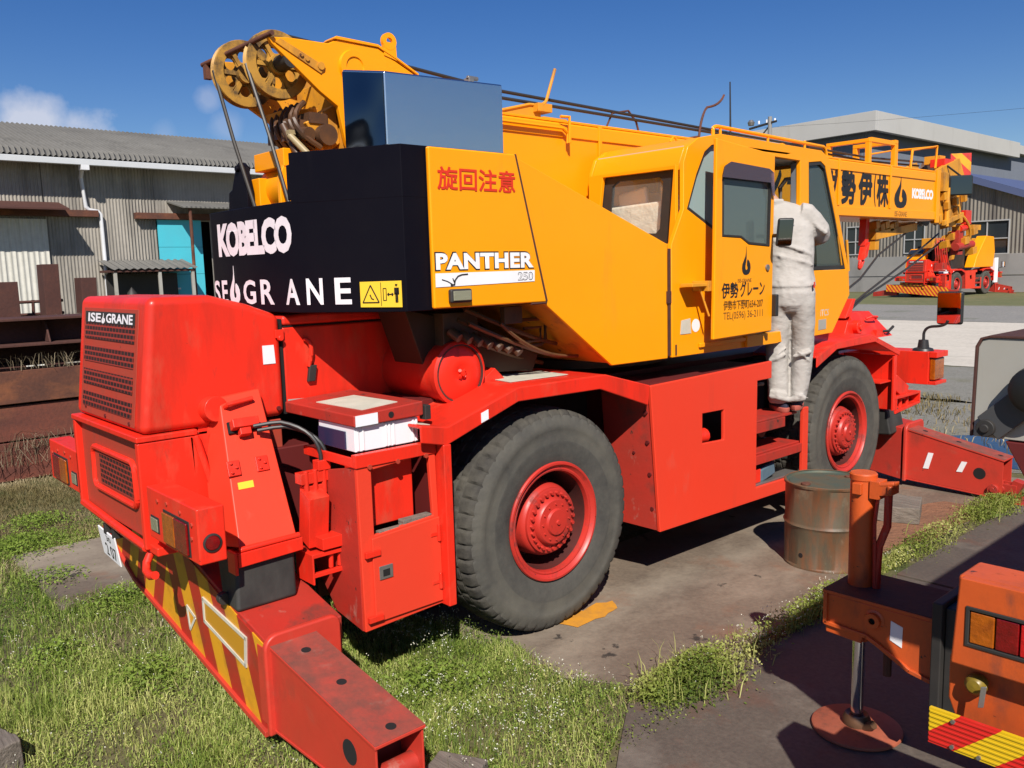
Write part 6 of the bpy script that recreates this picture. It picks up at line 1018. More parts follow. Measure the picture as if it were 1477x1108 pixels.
for k in range(12): hf.obox((0.16 + 0.05 * (k % 4), 8.42 + 0.07 * ((k * 5) % 8), 2.66 - 0.032 * k), (0.05, 0, 0.01), (0, 0.07, 0.01), (0, -0.012, 0.045))
hf.tube(bez((0.3, 8.5, 2.8), (0.42, 8.9, 2.55), (0.25, 8.7, 2.3), 8), 0.018, 6).obox((0.32, 8.98, 2.62), (0.03, 0, 0), (0, 0.13, 0), (0, 0, 0.035)); up(hf, 'head_fittings', M['yellow_worn'], bh, bevel=0.003)
up(MB().obox((0.26, 8.55, 2.42), (0.05, 0, 0), (0, 0.07, 0), (0, 0, 0.16)).cyl((0.30, 8.4, 2.36), (0.30, 8.95, 2.40), 0.05, 12), 'head_fittings', M['red_worn'], bh, bevel=0.004)
# hook block hung under the forward boom and ropes made fast to the bumper
hk = MB().obox((0.10, 6.25, 2.54), (0.04, 0, 0), (0, 0.04, 0), (0, 0.01, 0.15)).obox((0.12, 6.22, 2.33), (0.04, 0, 0), (0, 0.04, 0.02), (0, 0.03, 0.08)).tube(bez((0.12, 6.2, 2.22), (0.12, 6.08, 2.05), (0.12, 6.14, 2.22), 8), 0.022, 8); up(hk, 'hook_block', M['red'], boom, bevel=0.006)
jb = MB().obox((0.12, 6.9, 2.56), (0.08, 0, 0), (0, 0.55, 0.06), (0, -0.006, 0.045)).obox((0.14, 6.42, 2.50), (0.04, 0, 0), (0, 0.05, 0), (0, 0, 0.16))
for k in range(5): jb.obox((0.16, 6.40 + 0.12 * k, 2.63 - 0.03 * (k % 2)), (0.04, 0, 0), (0, 0.05, 0.01), (0, -0.01, 0.04))
up(jb, 'stowed_jib', M['yellow_worn'], boom, bevel=0.004)
up(MB().tube([(0.05, 7.9, 2.70), (0.3, 6.2, 2.28), (0.5, 5.36, 2.03), (0.6, 4.5, 1.80)], 0.013, 6).tube([(0.0, 8.6, 2.55), (0.25, 7.0, 2.18), (0.5, 5.42, 1.85), (0.62, 4.7, 1.68)], 0.013, 6).tube([(0.05, 8.6, 2.45), (0.27, 7.0, 2.10), (0.5, 5.42, 1.82), (0.64, 4.7, 1.66)], 0.013, 6), 'hoist_rope', M['rope'], boom, bevel=0)

# ================================================================== cab
SIDE = [(1.160, 1.615), (1.150, 2.36), (1.285, 2.60), (1.285, 2.905), (1.335, 3.01), (1.45, 3.075), (1.70, 3.120), (3.10, 3.105), (3.215, 3.055), (3.600, 2.150), (3.625, 1.94), (3.335, 1.63), (2.42, 1.612)]
QW = [(1.325, 2.60), (1.43, 2.835), (1.52, 2.985), (1.60, 3.035), (1.70, 3.050), (2.05, 3.050), (2.05, 2.35), (1.70, 2.435)]
DO = [(2.18, 1.70), (2.18, 3.015), (2.77, 3.005), (2.80, 1.70)]
FW = [(2.935, 2.155), (2.90, 3.00), (3.09, 3.02), (3.165, 2.985), (3.545, 2.155)]
cs = MB().plate(SIDE, [QW, DO, FW], 'X', 1.215, 1.250); cab = up(cs, 'cab', M['yellow'], bevel=0.008)
up(MB().plate(SIDE, [QW, [(2.18, 2.3), (2.18, 3.0), (2.77, 3.0), (2.80, 2.3)], FW], 'X', 0.40, 0.43), 'cab_side', M['yellow'], cab, bevel=0.006)
def roofstrip(pts, th, x0, x1): return MB().prism(pts + [(y, z - th) for y, z in reversed(pts)], 'X', x0, x1)
up(roofstrip([(1.288, 2.903), (1.338, 3.008), (1.45, 3.073), (1.70, 3.1185), (3.10, 3.1035), (3.213, 3.053)], 0.05, 0.431, 1.2145), 'roof', M['yellow'], cab, bevel=0.006)
up(MB().plate([(0.431, 2.885), (1.2145, 2.885), (1.2145, 2.36), (0.431, 2.36)], [[(0.50, 2.40), (0.57, 2.865), (1.195, 2.86), (1.15, 2.375)]], 'Y', 1.245, 1.275), 'rear_wall', M['yellow'], cab, bevel=0.004)
up(MB().box(0.431, 1.2145, 1.165, 1.19, 1.63, 2.355).prism([(1.17, 2.357), (1.284, 2.357), (1.284, 2.37), (1.17, 2.37)], 'X', 0.431, 1.2145), 'lower_wall', M['yellow_worn'], cab, bevel=0.003)
up(MB().plate([(0.495, 2.395), (0.565, 2.868), (1.198, 2.865), (1.155, 2.372)], [[(0.60, 2.47), (0.63, 2.80), (0.68, 2.83), (1.06, 2.825), (1.085, 2.79), (1.055, 2.48), (1.02, 2.45)]], 'Y', 1.28, 1.29), 'window_frame', M['black_dull'], cab, bevel=0)
up(MB().add([(0.58, 1.294, 2.44), (1.10, 1.294, 2.44), (1.10, 1.294, 2.84), (0.58, 1.294, 2.84)], [(0, 1, 2, 3)]), 'rear_window', M['glass_dim'], cab, bevel=0, smooth=False)
def shrink(poly, k):
    cx = sum(p[0] for p in poly) / len(poly); cy = sum(p[1] for p in poly) / len(poly); return [(cx + (a - cx) * k, cy + (b - cy) * k) for a, b in poly]
for nm, P_ in (('side_window', QW), ('front_window', FW)):
    up(MB().prism(shrink(P_, 0.985), 'X', 1.222, 1.227), nm, M['glass_pale' if P_ is QW else 'glass'], cab, bevel=0, smooth=False); up(MB().plate(shrink(P_, 0.992), [shrink(P_, 0.93)], 'X', 1.2275, 1.2445), 'window_seal', M['black_dull'], cab, bevel=0)
    up(MB().prism(shrink(P_, 0.985), 'X', 0.412, 0.417), nm, M['glass'], cab, bevel=0, smooth=False)
ws_ = [(3.215, 3.045), (3.600, 2.15)]
up(MB().hexa([(0.44, 3.585, 2.15), (1.205, 3.585, 2.15), (1.205, 3.59, 2.15), (0.44, 3.59, 2.15), (0.44, 3.20, 3.045), (1.205, 3.20, 3.045), (1.205, 3.205, 3.045), (0.44, 3.205, 3.045)]), 'windscreen', M['glass'], cab, bevel=0, smooth=False)
up(MB().hexa([(0.431, 3.60, 1.95), (1.2145, 3.60, 1.95), (1.2145, 3.618, 1.94), (0.431, 3.618, 1.94), (0.431, 3.58, 2.148), (1.2145, 3.58, 2.148), (1.2145, 3.60, 2.148), (0.431, 3.60, 2.148)]).hexa([(0.431, 3.32, 1.65), (1.2145, 3.32, 1.65), (1.2145, 3.337, 1.64), (0.431, 3.337, 1.64), (0.431, 3.60, 1.949), (1.2145, 3.60, 1.949), (1.2145, 3.617, 1.939), (0.431, 3.617, 1.939)]), 'nose', M['yellow'], cab, bevel=0.004)
up(MB().box(0.431, 1.2145, 1.2, 3.3, 1.64, 1.68), 'floor', M['black_dull'], cab, bevel=0)
up(MB().box(0.435, 0.445, 1.3, 2.9, 1.7, 2.28).box(0.435, 1.20, 1.35, 3.0, 3.01, 3.02), 'lining', pmat('cab_lining_haze', (0.42, 0.41, 0.37), 0.8), cab, bevel=0)  # pale grey paints the bright haze seen through the rear window
se = MB().obox((0.80, 1.75, 2.22), (0.24, 0, 0), (0, 0.07, -0.02), (0, -0.10, 0.36)).obox((0.80, 2.02, 1.90), (0.24, 0, 0), (0, 0.24, 0.0), (0, 0, 0.07)).obox((0.80, 1.62, 2.66), (0.15, 0, 0), (0, 0.05, 0), (0, -0.01, 0.10)); up(se, 'seat', M['seat'], cab, bevel=0.04, seg=4)
up(MB().obox((0.95, 1.48, 2.62), (0.04, 0, 0), (0, 0.02, 0), (0, 0, 0.17)).obox((0.76, 1.40, 2.54), (0.24, 0, 0.01), (0, 0.03, 0), (0, 0, 0.13)).obox((0.72, 1.41, 2.70), (0.13, 0, 0.02), (0, 0.02, 0), (-0.01, 0, 0.07)), 'wrapped_box', M['seat'], cab, bevel=0.02, seg=3)
co = MB().box(0.46, 0.62, 2.2, 3.2, 1.68, 2.15).box(0.62, 1.18, 3.1, 3.3, 1.70, 2.20).tube([(0.85, 3.05, 1.9), (0.85, 2.85, 2.3)], 0.03, 10).box(1.02, 1.18, 1.75, 2.15, 1.70, 2.30)
for k in range(14): a, b = 2 * math.pi * k / 14, 2 * math.pi * (k + 1) / 14; q = lambda t: (0.85 + 0.19 * math.cos(t), 2.83 - 0.07 * math.sin(t), 2.32 + 0.17 * math.sin(t)); co.tube([q(a), q(b)], 0.014, 6)
up(co, 'console', M['black_dull'], cab, bevel=0.01)
up(MB().tube([(1.19, 2.86, 2.48), (1.10, 2.86, 2.50), (1.05, 2.84, 2.58), (1.05, 2.82, 2.82), (1.10, 2.82, 2.88), (1.19, 2.82, 2.88)], 0.018, 8), 'grab_handle', M['steel'], cab, bevel=0); up(MB().box(1.16, 1.214, 2.78, 2.90, 1.72, 3.0), 'door_pillar', pmat('grey_pillar', (0.16, 0.17, 0.19), 0.5), cab, bevel=0.01)
up(MB().box(1.05, 1.10, 2.94, 3.30, 1.90, 2.52), 'side_panel', pmat('pale_green_panel', (0.20, 0.40, 0.38), 0.6), cab, bevel=0.01)
gt = MB().tube([(1.10, 1.83, 3.12), (1.10, 1.83, 3.17)] + bez((1.10, 1.83, 3.18), (1.10, 1.83, 3.205), (1.10, 1.90, 3.205), 4) + [(1.10, 3.35, 3.175)] + bez((1.10, 3.40, 3.175), (1.10, 3.46, 3.16), (1.10, 3.46, 3.06), 5), 0.014, 8)
for y in (1.92, 2.55, 3.10): gt.tube([(1.10, y, 3.10), (1.10, y, 3.20)], 0.010, 6)
gt.tube(bez((1.12, 2.62, 3.11), (1.14, 2.70, 3.17), (1.12, 2.80, 3.11), 6), 0.008, 6).tube(bez((0.9, 1.60, 3.10), (0.9, 1.64, 3.17), (0.9, 1.68, 3.11), 6), 0.008, 6); up(gt, 'roof_rail', M['yellow'], cab, bevel=0)
up(MB().box(0.86, 1.02, 2.0, 2.30, 3.118, 3.17), 'roof_box', M['yellow'], cab, bevel=0.01); up(MB().obox((0.95, 3.22, 3.14), (0.10, 0, 0), (0, 0.06, 0), (0, 0, 0.07)), 'roof_lamp', M['hose'], cab, bevel=0.02)
wp = MB().tube([(1.235, 3.52, 2.13), (1.245, 3.30, 2.75), (1.24, 3.24, 2.9)], 0.008, 6).tube([(1.10, 3.615, 2.25), (1.0, 3.45, 2.62)], 0.01, 6).tube([(1.245, 3.605, 2.14), (1.245, 3.56, 2.40)], 0.012, 6); up(wp, 'wiper', M['yellow_worn'], cab, bevel=0)
up(MB().tube(bez((1.10, 3.20, 2.60), (1.05, 3.30, 2.30), (1.12, 3.48, 2.20), 8), 0.016, 6), 'hose', M['grease'], cab, bevel=0)
# sliding door, pushed back
DX0, DX1 = 1.380, 1.408
DP = [(1.432, 3.050), (1.405, 1.722), (2.130, 1.735), (2.148, 2.992)]
DWN = [(1.495, 2.80), (1.52, 2.865), (1.57, 2.885), (2.04, 2.868), (2.085, 2.845), (2.10, 2.80), (2.085, 2.345), (1.82, 2.36), (1.72, 2.405), (1.497, 2.412)]
door = up(MB().plate(DP, [DWN], 'X', DX0, DX1), 'door', M['yellow'], bevel=0.008)
up(MB().prism(shrink(DWN, 0.99), 'X', 1.388, 1.392), 'door_window', M['glass_door'], door, bevel=0, smooth=False); up(MB().plate(shrink(DWN, 0.997), [shrink(DWN, 0.945)], 'X', 1.3925, 1.4105), 'window_seal', M['black_dull'], door, bevel=0)
up(MB().prism([(1.475, 2.80), (1.50, 2.875), (1.57, 2.905), (2.04, 2.885), (2.10, 2.86), (2.115, 2.70), (2.09, 2.70), (2.06, 2.79)], 'X', 1.425, 1.429), 'visor', M['glass_violet'], door, bevel=0, smooth=False)
D = DX1 + 0.001
logo('logo', (D, 1.735, 2.150), YAX, (0, 0, 1), 0.105, 0.195, M['letter_black'], door, (1, 0, 0)); lettering('lettering', 'ISE-GRANE', (D, 1.685, 2.098), YAX, (0, 0, 1), 0.17, 0.026, M['letter_brown'], door, 0.012)
lettering('lettering', '伊勢', (D, 1.492, 1.995), YAX, (0, 0.0, 1), 0.20, 0.108, M['letter_black'], door, 0.003, heavy=0.018); lettering('lettering', 'グレーン', (D, 1.715, 1.998), YAX, (0, 0, 1), 0.31, 0.108, M['letter_black'], door, 0.003, heavy=0.018)
lettering('lettering', '伊勢市下野町654-207', (D, 1.515, 1.915), YAX, (0, 0.005, 1), 0.49, 0.066, M['letter_brown'], door, 0.0, heavy=0.006); lettering('lettering', 'TEL(0596) 36-2111', (D, 1.515, 1.835), YAX, (0, 0.005, 1), 0.49, 0.066, M['letter_brown'], door, 0.004)
up(MB().lathe([(0, 0), (0, 0.024), (0.01, 0.022), (0.012, 0.012), (0.008, 0.0)], (D, 2.055, 2.195), 'X', 20), 'door_lock', M['steel'], door, bevel=0); up(MB().box(DX0 - 0.02, DX1 + 0.035, 2.128, 2.165, 1.84, 2.0), 'handle', M['hose'], door, bevel=0.008)
up(MB().box(1.2505, 1.275, 2.02, 2.45, 1.615, 1.70).box(1.2505, 1.268, 1.45, 2.019, 1.66, 1.69), 'sill', M['yellow'], cab, bevel=0.004)
up(MB().obox((1.32, 1.33, 2.095), (0.05, 0, 0), (0, 0.11, 0), (0, 0, 0.011)).tube([(1.33, 1.35, 2.08), (1.36, 1.42, 1.88)], 0.008, 6).box(1.25, 1.38, 1.38, 1.42, 2.05, 2.12), 'door_arm', M['yellow_worn'], cab, bevel=0.003)
# stickers, seams and the mirror beside the person
decal('sticker', [(1.251, 1.245, 1.765), (1.251, 1.365, 1.765), (1.251, 1.355, 1.868), (1.251, 1.255, 1.858)], M['cream'], cab)
up(MB().lathe([(0, 0), (0, 0.045), (0.002, 0.045), (0.002, 0.0)], (1.2505, 1.42, 1.815), 'X', 24), 'sticker', M['white'], cab, bevel=0)
lettering('lettering', 'ITCS', (1.2505, 3.13, 1.78), YAX, (0, 0, 1), 0.14, 0.055, M['cream'], cab, 0.01, 0.15); decal('sticker', [(1.2505, 3.10, 1.668), (1.2505, 3.225, 1.672), (1.2505, 3.225, 1.755), (1.2505, 3.10, 1.752)], M['grey_sheet'], cab)
up(MB().box(1.2385, 1.246, 1.126, 1.150, 1.63, 2.34).box(1.252, 1.258, 1.19, 1.20, 1.63, 1.70).box(1.239, 1.252, 1.11, 1.15, 1.98, 2.06), 'seam_trim', M['rust_dark'], cab, bevel=0)
mm = MB().obox((1.53, 2.08, 2.44), (0.040, 0.040, 0), (-0.012, 0.012, 0), (0.006, 0.006, 0.098)); mmo = up(mm, 'cab_mirror', M['hose'], door, bevel=0.02, seg=3); c0 = Vector((1.53, 2.08, 2.44)) + Vector((0.0126, -0.0126, 0))
decal('mirror_glass', [c0 + Vector((0.002, -0.002, 0)) + Vector((sx * 0.033 + sz * 0.005, sx * 0.033 + sz * 0.005, sz * 0.085)) for sx, sz in ((-1, -1), (1, -1), (1, 1), (-1, 1))], M['mirror_dark'], mmo); up(MB().tube([(1.41, 2.13, 2.42), (1.49, 2.10, 2.42)], 0.014, 6), 'mirror_arm', M['hose'], mmo, bevel=0)

# ================================================================== person on the step
def person():
    B = Vector((1.27, 2.62, 0)); F = Vector((-0.5, 0.866, 0)); U_ = Vector((0.866, 0.5, 0))
    def W_(u, f, z): return B + U_ * u + F * f + Vector((0, 0, z))
    t = thing('person', 'person in white overalls seen from behind, standing on the step, leaning into the cab', 'person', tuple(B))
    def loft(mb, rings, n=20):
        vs = []
        for u, f, z, ru, rf in rings:
            for i in range(n): a = 2 * math.pi * i / n; vs.append(W_(u + ru * math.cos(a), f + rf * math.sin(a), z))
        m = len(rings); return mb.add(vs, [(k * n + i, k * n + (i + 1) % n, (k + 1) * n + (i + 1) % n, (k + 1) * n + i) for k in range(m - 1) for i in range(n)] + [tuple(range(n - 1, -1, -1)), tuple((m - 1) * n + i for i in range(n))])
    LL = [(-0.072, 0.03, 1.125, 0.072, 0.080), (-0.076, 0.025, 1.16, 0.079, 0.086), (-0.080, 0.02, 1.25, 0.077, 0.086), (-0.088, 0.02, 1.42, 0.080, 0.088), (-0.092, 0.03, 1.55, 0.085, 0.092), (-0.088, 0.02, 1.75, 0.092, 0.105), (-0.090, 0.0, 1.90, 0.095, 0.120), (-0.088, 0.0, 1.98, 0.09, 0.12)]
    RL_ = [(0.064, 0.045, 1.145, 0.058, 0.076), (0.070, 0.04, 1.18, 0.064, 0.083), (0.083, 0.04, 1.27, 0.070, 0.084), (0.094, 0.04, 1.42, 0.077, 0.086), (0.098, 0.045, 1.55, 0.082, 0.090), (0.096, 0.02, 1.75, 0.088, 0.103), (0.092, 0.0, 1.90, 0.093, 0.120), (0.088, 0.0, 1.98, 0.09, 0.12)]
    TO = [(0.0, 0.0, 1.84, 0.10, 0.10), (0.0, -0.005, 1.90, 0.168, 0.135), (0.0, -0.005, 1.99, 0.176, 0.142), (0.0, 0.0, 2.035, 0.168, 0.134), (0.0, 0.0, 2.045, 0.182, 0.146), (-0.002, 0.01, 2.09, 0.176, 0.136), (-0.004, 0.03, 2.17, 0.168, 0.126), (-0.010, 0.055, 2.28, 0.172, 0.132), (-0.018, 0.085, 2.40, 0.182, 0.135), (-0.03, 0.11, 2.50, 0.190, 0.132), (-0.045, 0.135, 2.58, 0.188, 0.118), (-0.065, 0.155, 2.64, 0.165, 0.10), (-0.095, 0.175, 2.685, 0.115, 0.08), (-0.13, 0.19, 2.71, 0.075, 0.07)]
    AR = [(0.06, 0.13, 2.595), (0.105, 0.135, 2.585), (0.155, 0.14, 2.535), (0.205, 0.16, 2.465), (0.215, 0.20, 2.43), (0.175, 0.30, 2.415), (0.13, 0.40, 2.42)]; RA = [0.095, 0.092, 0.085, 0.080, 0.076, 0.066, 0.058]
    AL = [(-0.13, 0.15, 2.60), (-0.19, 0.17, 2.575), (-0.235, 0.22, 2.50), (-0.255, 0.28, 2.42), (-0.22, 0.40, 2.38), (-0.18, 0.50, 2.38)]; RAL = [0.09, 0.088, 0.080, 0.075, 0.066, 0.058]
    def soft(mb, name, mat, vox, disp, parent):
        o = mb.build(name, mat, parent, bevel=0); r = o.modifiers.new('join', 'REMESH'); r.mode = 'VOXEL'; r.voxel_size = vox; r.use_smooth_shade = True
        s = o.modifiers.new('soft', 'SMOOTH'); s.factor = 0.5; s.iterations = 4
        for sc, st, sx in disp:
            tx = bpy.data.textures.new('folds', 'CLOUDS'); tx.noise_scale = sc; tx.noise_depth = 3; d = o.modifiers.new('folds', 'DISPLACE'); d.texture = tx; d.strength = st; d.mid_level = 0.5
        return o
    body = MB(); k = 0.82
    for R_ in (LL, RL_, TO): loft(body, [(u, f, z, ru * k, rf * k) for u, f, z, ru, rf in R_[(0 if R_ is TO else 1):]])
    body.tube([W_(*p) for p in AR], [r * 0.62 for r in RA], 12).tube([W_(*p) for p in AL], [r * 0.62 for r in RAL], 12)
    body.tube([W_(-0.12, 0.18, 2.66), W_(-0.17, 0.22, 2.735), W_(-0.20, 0.25, 2.78)], [0.062, 0.056, 0.056], 14)
    hc = (-0.235, 0.285, 2.845); rings = []
    for i in range(13):
        a = math.pi * i / 12 - math.pi / 2; rings.append((hc[0], hc[1] + 0.02 * math.sin(a), hc[2] + 0.118 * math.sin(a), max(0.004, 0.076 * math.cos(a) ** 0.8), max(0.004, 0.094 * math.cos(a) ** 0.8)))
    loft(body, rings, 24)
    body.obox(W_(hc[0], hc[1] + 0.098, hc[2] - 0.02), U_ * 0.010, F * 0.016, (0, 0, 0.022))
    for s in (-1, 1): body.obox(W_(hc[0] + s * 0.078, hc[1] + 0.0, hc[2] - 0.01), U_ * 0.010, F * 0.018, (0, 0, 0.030))
    for arm, sgn_ in ((AR, 1), (AL, -1)):                      # palms with four bent fingers and a thumb
        w0 = Vector(arm[-1]); d = (w0 - Vector(arm[-2])).normalized(); pc = w0 + d * 0.07
        body.obox(W_(*pc), U_ * 0.014, (F * d.y + U_ * d.x) * 0.048, (0, 0, 0.040))
        for j, ln in enumerate((0.070, 0.080, 0.075, 0.058)):
            b0 = pc + d * 0.04 + Vector((0, 0, 0.033 - 0.022 * j)); b1 = b0 + d * ln * 0.5; b2 = b1 + Vector((-sgn_ * 0.03, 0.012, -0.004)); b3 = b2 + Vector((-sgn_ * 0.02, -0.02, 0)); body.tube([W_(*q) for q in (b0, b1, b2, b3)], [0.0095, 0.009, 0.0085, 0.007], 8)
        b0 = pc - d * 0.02 + Vector((0, 0, 0.038)); body.tube([W_(*q) for q in (b0, b0 + d * 0.02 + Vector((-sgn_ * 0.02, 0, 0.025)), b0 + d * 0.045 + Vector((-sgn_ * 0.035, 0, 0.028)))], [0.011, 0.010, 0.008], 8)
    soft(body, 'body', M['skin'], 0.0085, (), t)
    cl = MB()
    for R_, kx in ((LL, 1.03), (RL_, 1.03), (TO, 1.05)): loft(cl, [(u, f, z, ru * kx, rf * kx) for u, f, z, ru, rf in R_])
    cl.tube([W_(*p) for p in AR], RA, 16).tube([W_(*p) for p in AL], RAL, 16)
    # folds that the cloth really has: soft ridges behind the knees, at the hems, elbow and waist
    for (u0, z0, u1, z1, r) in ((-0.14, 1.19, 0.0, 1.16, 0.026), (-0.14, 1.22, -0.01, 1.20, 0.022), (0.0, 1.16, 0.12, 1.18, 0.024), (-0.15, 1.46, -0.03, 1.52, 0.018), (0.03, 1.50, 0.16, 1.54, 0.018)): cl.tube([W_(u0, -0.05, z0), W_((u0 + u1) / 2, -0.072, (z0 + z1) / 2), W_(u1, -0.05, z1)], r, 8)
    cl.tube([W_(-0.165, -0.02, 2.05), W_(-0.08, -0.115, 2.085), W_(0.08, -0.115, 2.085), W_(0.165, -0.02, 2.05)], 0.016, 8)
    for u0, z0, u1, z1 in ((-0.17, 2.22, 0.16, 2.14), (-0.16, 2.30, 0.17, 2.20), (-0.14, 2.40, 0.15, 2.28)): cl.tube([W_(u0, -0.02, z0), W_(u0 * 0.5, -0.075, z0 * 0.75 + z1 * 0.25), W_(u1 * 0.5, -0.08, z0 * 0.3 + z1 * 0.7), W_(u1, -0.02, z1)], [0.006, 0.014, 0.014, 0.006], 8)
    for sx in (-1, 1):
        for z0, z1, ra in ((1.885, 1.79, 0.014), (1.57, 1.46, 0.008), (1.21, 1.17, 0.012)): cl.tube([W_(sx * 0.020, -0.050, z0), W_(sx * 0.085, -0.088, (z0 + z1) / 2 + 0.01), W_(sx * 0.155, -0.03, z1)], [0.006, ra, 0.006], 8)
    for q in range(3): cl.tube([W_(0.13 + 0.03 * q, 0.06, 2.56 - 0.035 * q), W_(0.20 + 0.03 * q, 0.08, 2.50 - 0.03 * q)], [0.012, 0.02], 8)
    cl.tube([W_(-0.20, 0.11, 2.69), W_(-0.13, 0.10, 2.70), W_(-0.06, 0.12, 2.70)], 0.026, 8)
    ov = soft(cl, 'overalls', M['cloth'], 0.0090, ((0.14, 0.014, 0), (0.06, 0.006, 0)), t)
    for u, f, z, ang, nm in ((-0.062, 0.06, 1.053, 26, 0), (0.062, 0.07, 1.073, -6, 1)):
        d = (F * math.cos(R(ang)) - U_ * math.sin(R(ang))); s_ = Vector((d.y, -d.x, 0)); c = W_(u, f, z); sm = MB(); sh = MB()
        def ring(mb, prof):
            n = 16; vs = []
            for zz, L0, L1, w in prof:
                for i in range(n): a = 2 * math.pi * i / n; x = math.cos(a); vs.append(c + d * ((L1 if x > 0 else L0) * x) + s_ * (w * math.sin(a)) + Vector((0, 0, zz)))
            m = len(prof); mb.add(vs, [(k_ * n + i, k_ * n + (i + 1) % n, (k_ + 1) * n + (i + 1) % n, (k_ + 1) * n + i) for k_ in range(m - 1) for i in range(n)] + [tuple(range(n - 1, -1, -1)), tuple((m - 1) * n + i for i in range(n))])
        ring(sm, [(0.0, 0.118, 0.175, 0.048), (0.012, 0.126, 0.18, 0.053), (0.036, 0.126, 0.18, 0.053), (0.042, 0.11, 0.17, 0.047)]); ring(sh, [(0.040, 0.116, 0.172, 0.049), (0.06, 0.116, 0.165, 0.049), (0.09, 0.105, 0.11, 0.045), (0.13, 0.085, 0.05, 0.042)])
        so_ = sm.build('shoe', M['shoe_sole'], t, bevel=0); sh.build('shoe_upper', M['shoe'], so_, bevel=0)
    hr = MB(); rings = []
    for i in range(10):
        a = math.pi * i / 12 - math.pi / 4; rings.append((hc[0], hc[1] - 0.016 + 0.016 * math.sin(a), hc[2] + 0.122 * math.sin(a), max(0.006, 0.083 * math.cos(a) ** 0.8), max(0.006, 0.090 * math.cos(a) ** 0.8)))
    loft(hr, rings, 24); hr.build('hair', M['hair'], t, bevel=0)
    lt = lettering('back_print', 'mic.', W_(-0.13, -0.2, 2.545), U_, (0.0, 0.0, 1), 0.17, 0.062, pmat('grey_print', (0.16, 0.16, 0.18), 0.8), t, 0.004, 0.3)
    for v in lt.data.vertices: q = (v.co).dot(U_) + 0.13; v.co.z += 0.22 * q
    sw = lt.modifiers.new('wrap', 'SHRINKWRAP'); sw.target = ov; sw.wrap_method = 'PROJECT'; sw.use_negative_direction = True; sw.use_positive_direction = True; sw.use_project_x = False; sw.offset = 0.004; sw.wrap_method = 'NEAREST_SURFACEPOINT'
    decal('pocket_tag', [W_(0.168, -0.10, 2.03), W_(0.176, -0.07, 2.03), W_(0.176, -0.07, 2.075), W_(0.168, -0.10, 2.075)], M['red'], t)
person()

# ================================================================== drum and timbers
def drum():
    c = (1.83, 2.193, 0.013 + GZ); t = thing('oil_drum', 'rusty cut down steel drum on the steel plate beside the crane steps', 'drum', c)
    def rad(i, k, r): return r + 0.0025 * math.sin(3 * 2 * math.pi * i / 96 + 0.7) + 0.0018 * math.sin(7 * 2 * math.pi * i / 96 + k)
    MB().lathe([(0.02, 0.0), (0.02, 0.275), (0.0, 0.284), (0.0, 0.294), (0.012, 0.294), (0.02, 0.288), (0.28, 0.288), (0.292, 0.292), (0.302, 0.298), (0.312, 0.292), (0.324, 0.288), (0.575, 0.288), (0.583, 0.295), (0.598, 0.296), (0.602, 0.288), (0.598, 0.280)], c, 'Z', 96, rad).build('shell', M['drum'], t, bevel=0)
    MB().lathe([(0.595, 0.281), (0.580, 0.277), (0.578, 0.262), (0.584, 0.255), (0.584, 0.0)], c, 'Z', 72).build('lid', M['drum_top'], t, bevel=0)
    MB().cyl((c[0] - 0.06, c[1] - 0.19, 0.597 + GZ), (c[0] - 0.06, c[1] - 0.19, 0.612 + GZ), 0.032, 18).cyl((c[0] + 0.05, c[1] + 0.2, 0.597 + GZ), (c[0] + 0.05, c[1] + 0.2, 0.61 + GZ), 0.018, 14).build('bung', M['rust'], t, bevel=0.003)
    a = Vector((c[0] + 0.29 * math.cos(R(-97)), c[1] + 0.29 * math.sin(R(-97)), 0.11 + GZ)); n = Vector((math.cos(R(-97)), math.sin(R(-97)), 0)); MB().cyl(a - n * 0.01, a + n * 0.0015, 0.017, 14).build('drain_hole', M['dark'], t, bevel=0)
drum()
def timber(c, l, w, h, ang, label, rot=0.0):
    d = Vector((math.cos(R(ang)), math.sin(R(ang)), 0)); s = Vector((-d.y, d.x, 0)); o = MB(); n = 10; P = []
    for i in range(n + 1):
        x = -l / 2 + l * i / n; jit = lambda: random.uniform(-0.006, 0.006); P += [Vector(c) + d * x + s * (a * w / 2 + jit()) + Vector((0, 0, b * h / 2 + jit())) for a, b in ((-1, -1), (1, -1), (1, 1), (-1, 1))]
    o.add(P, [(4 * i + j, 4 * i + (j + 1) % 4, 4 * i + 4 + (j + 1) % 4, 4 * i + 4 + j) for i in range(n) for j in range(4)] + [(3, 2, 1, 0), tuple(4 * n + j for j in range(4))]); b = o.build('timber_block', M['timber'], None, bevel=0.008); return tag(b, label, 'timber')
timber((1.505, 3.496, 0.085 + GZ), 0.85, 0.42, 0.13, 20, 'weathered grey timber block lying behind the rusty drum')
timber((2.17, -1.60, 0.05 + GZ), 0.62, 0.24, 0.08, 118, 'old grey timber under the end of the big red rear outrigger beam')
timber((0.478, -2.848, 0.06 + GZ), 0.30, 0.20, 0.16, 15, 'broken grey timber end lying alone in the grass')

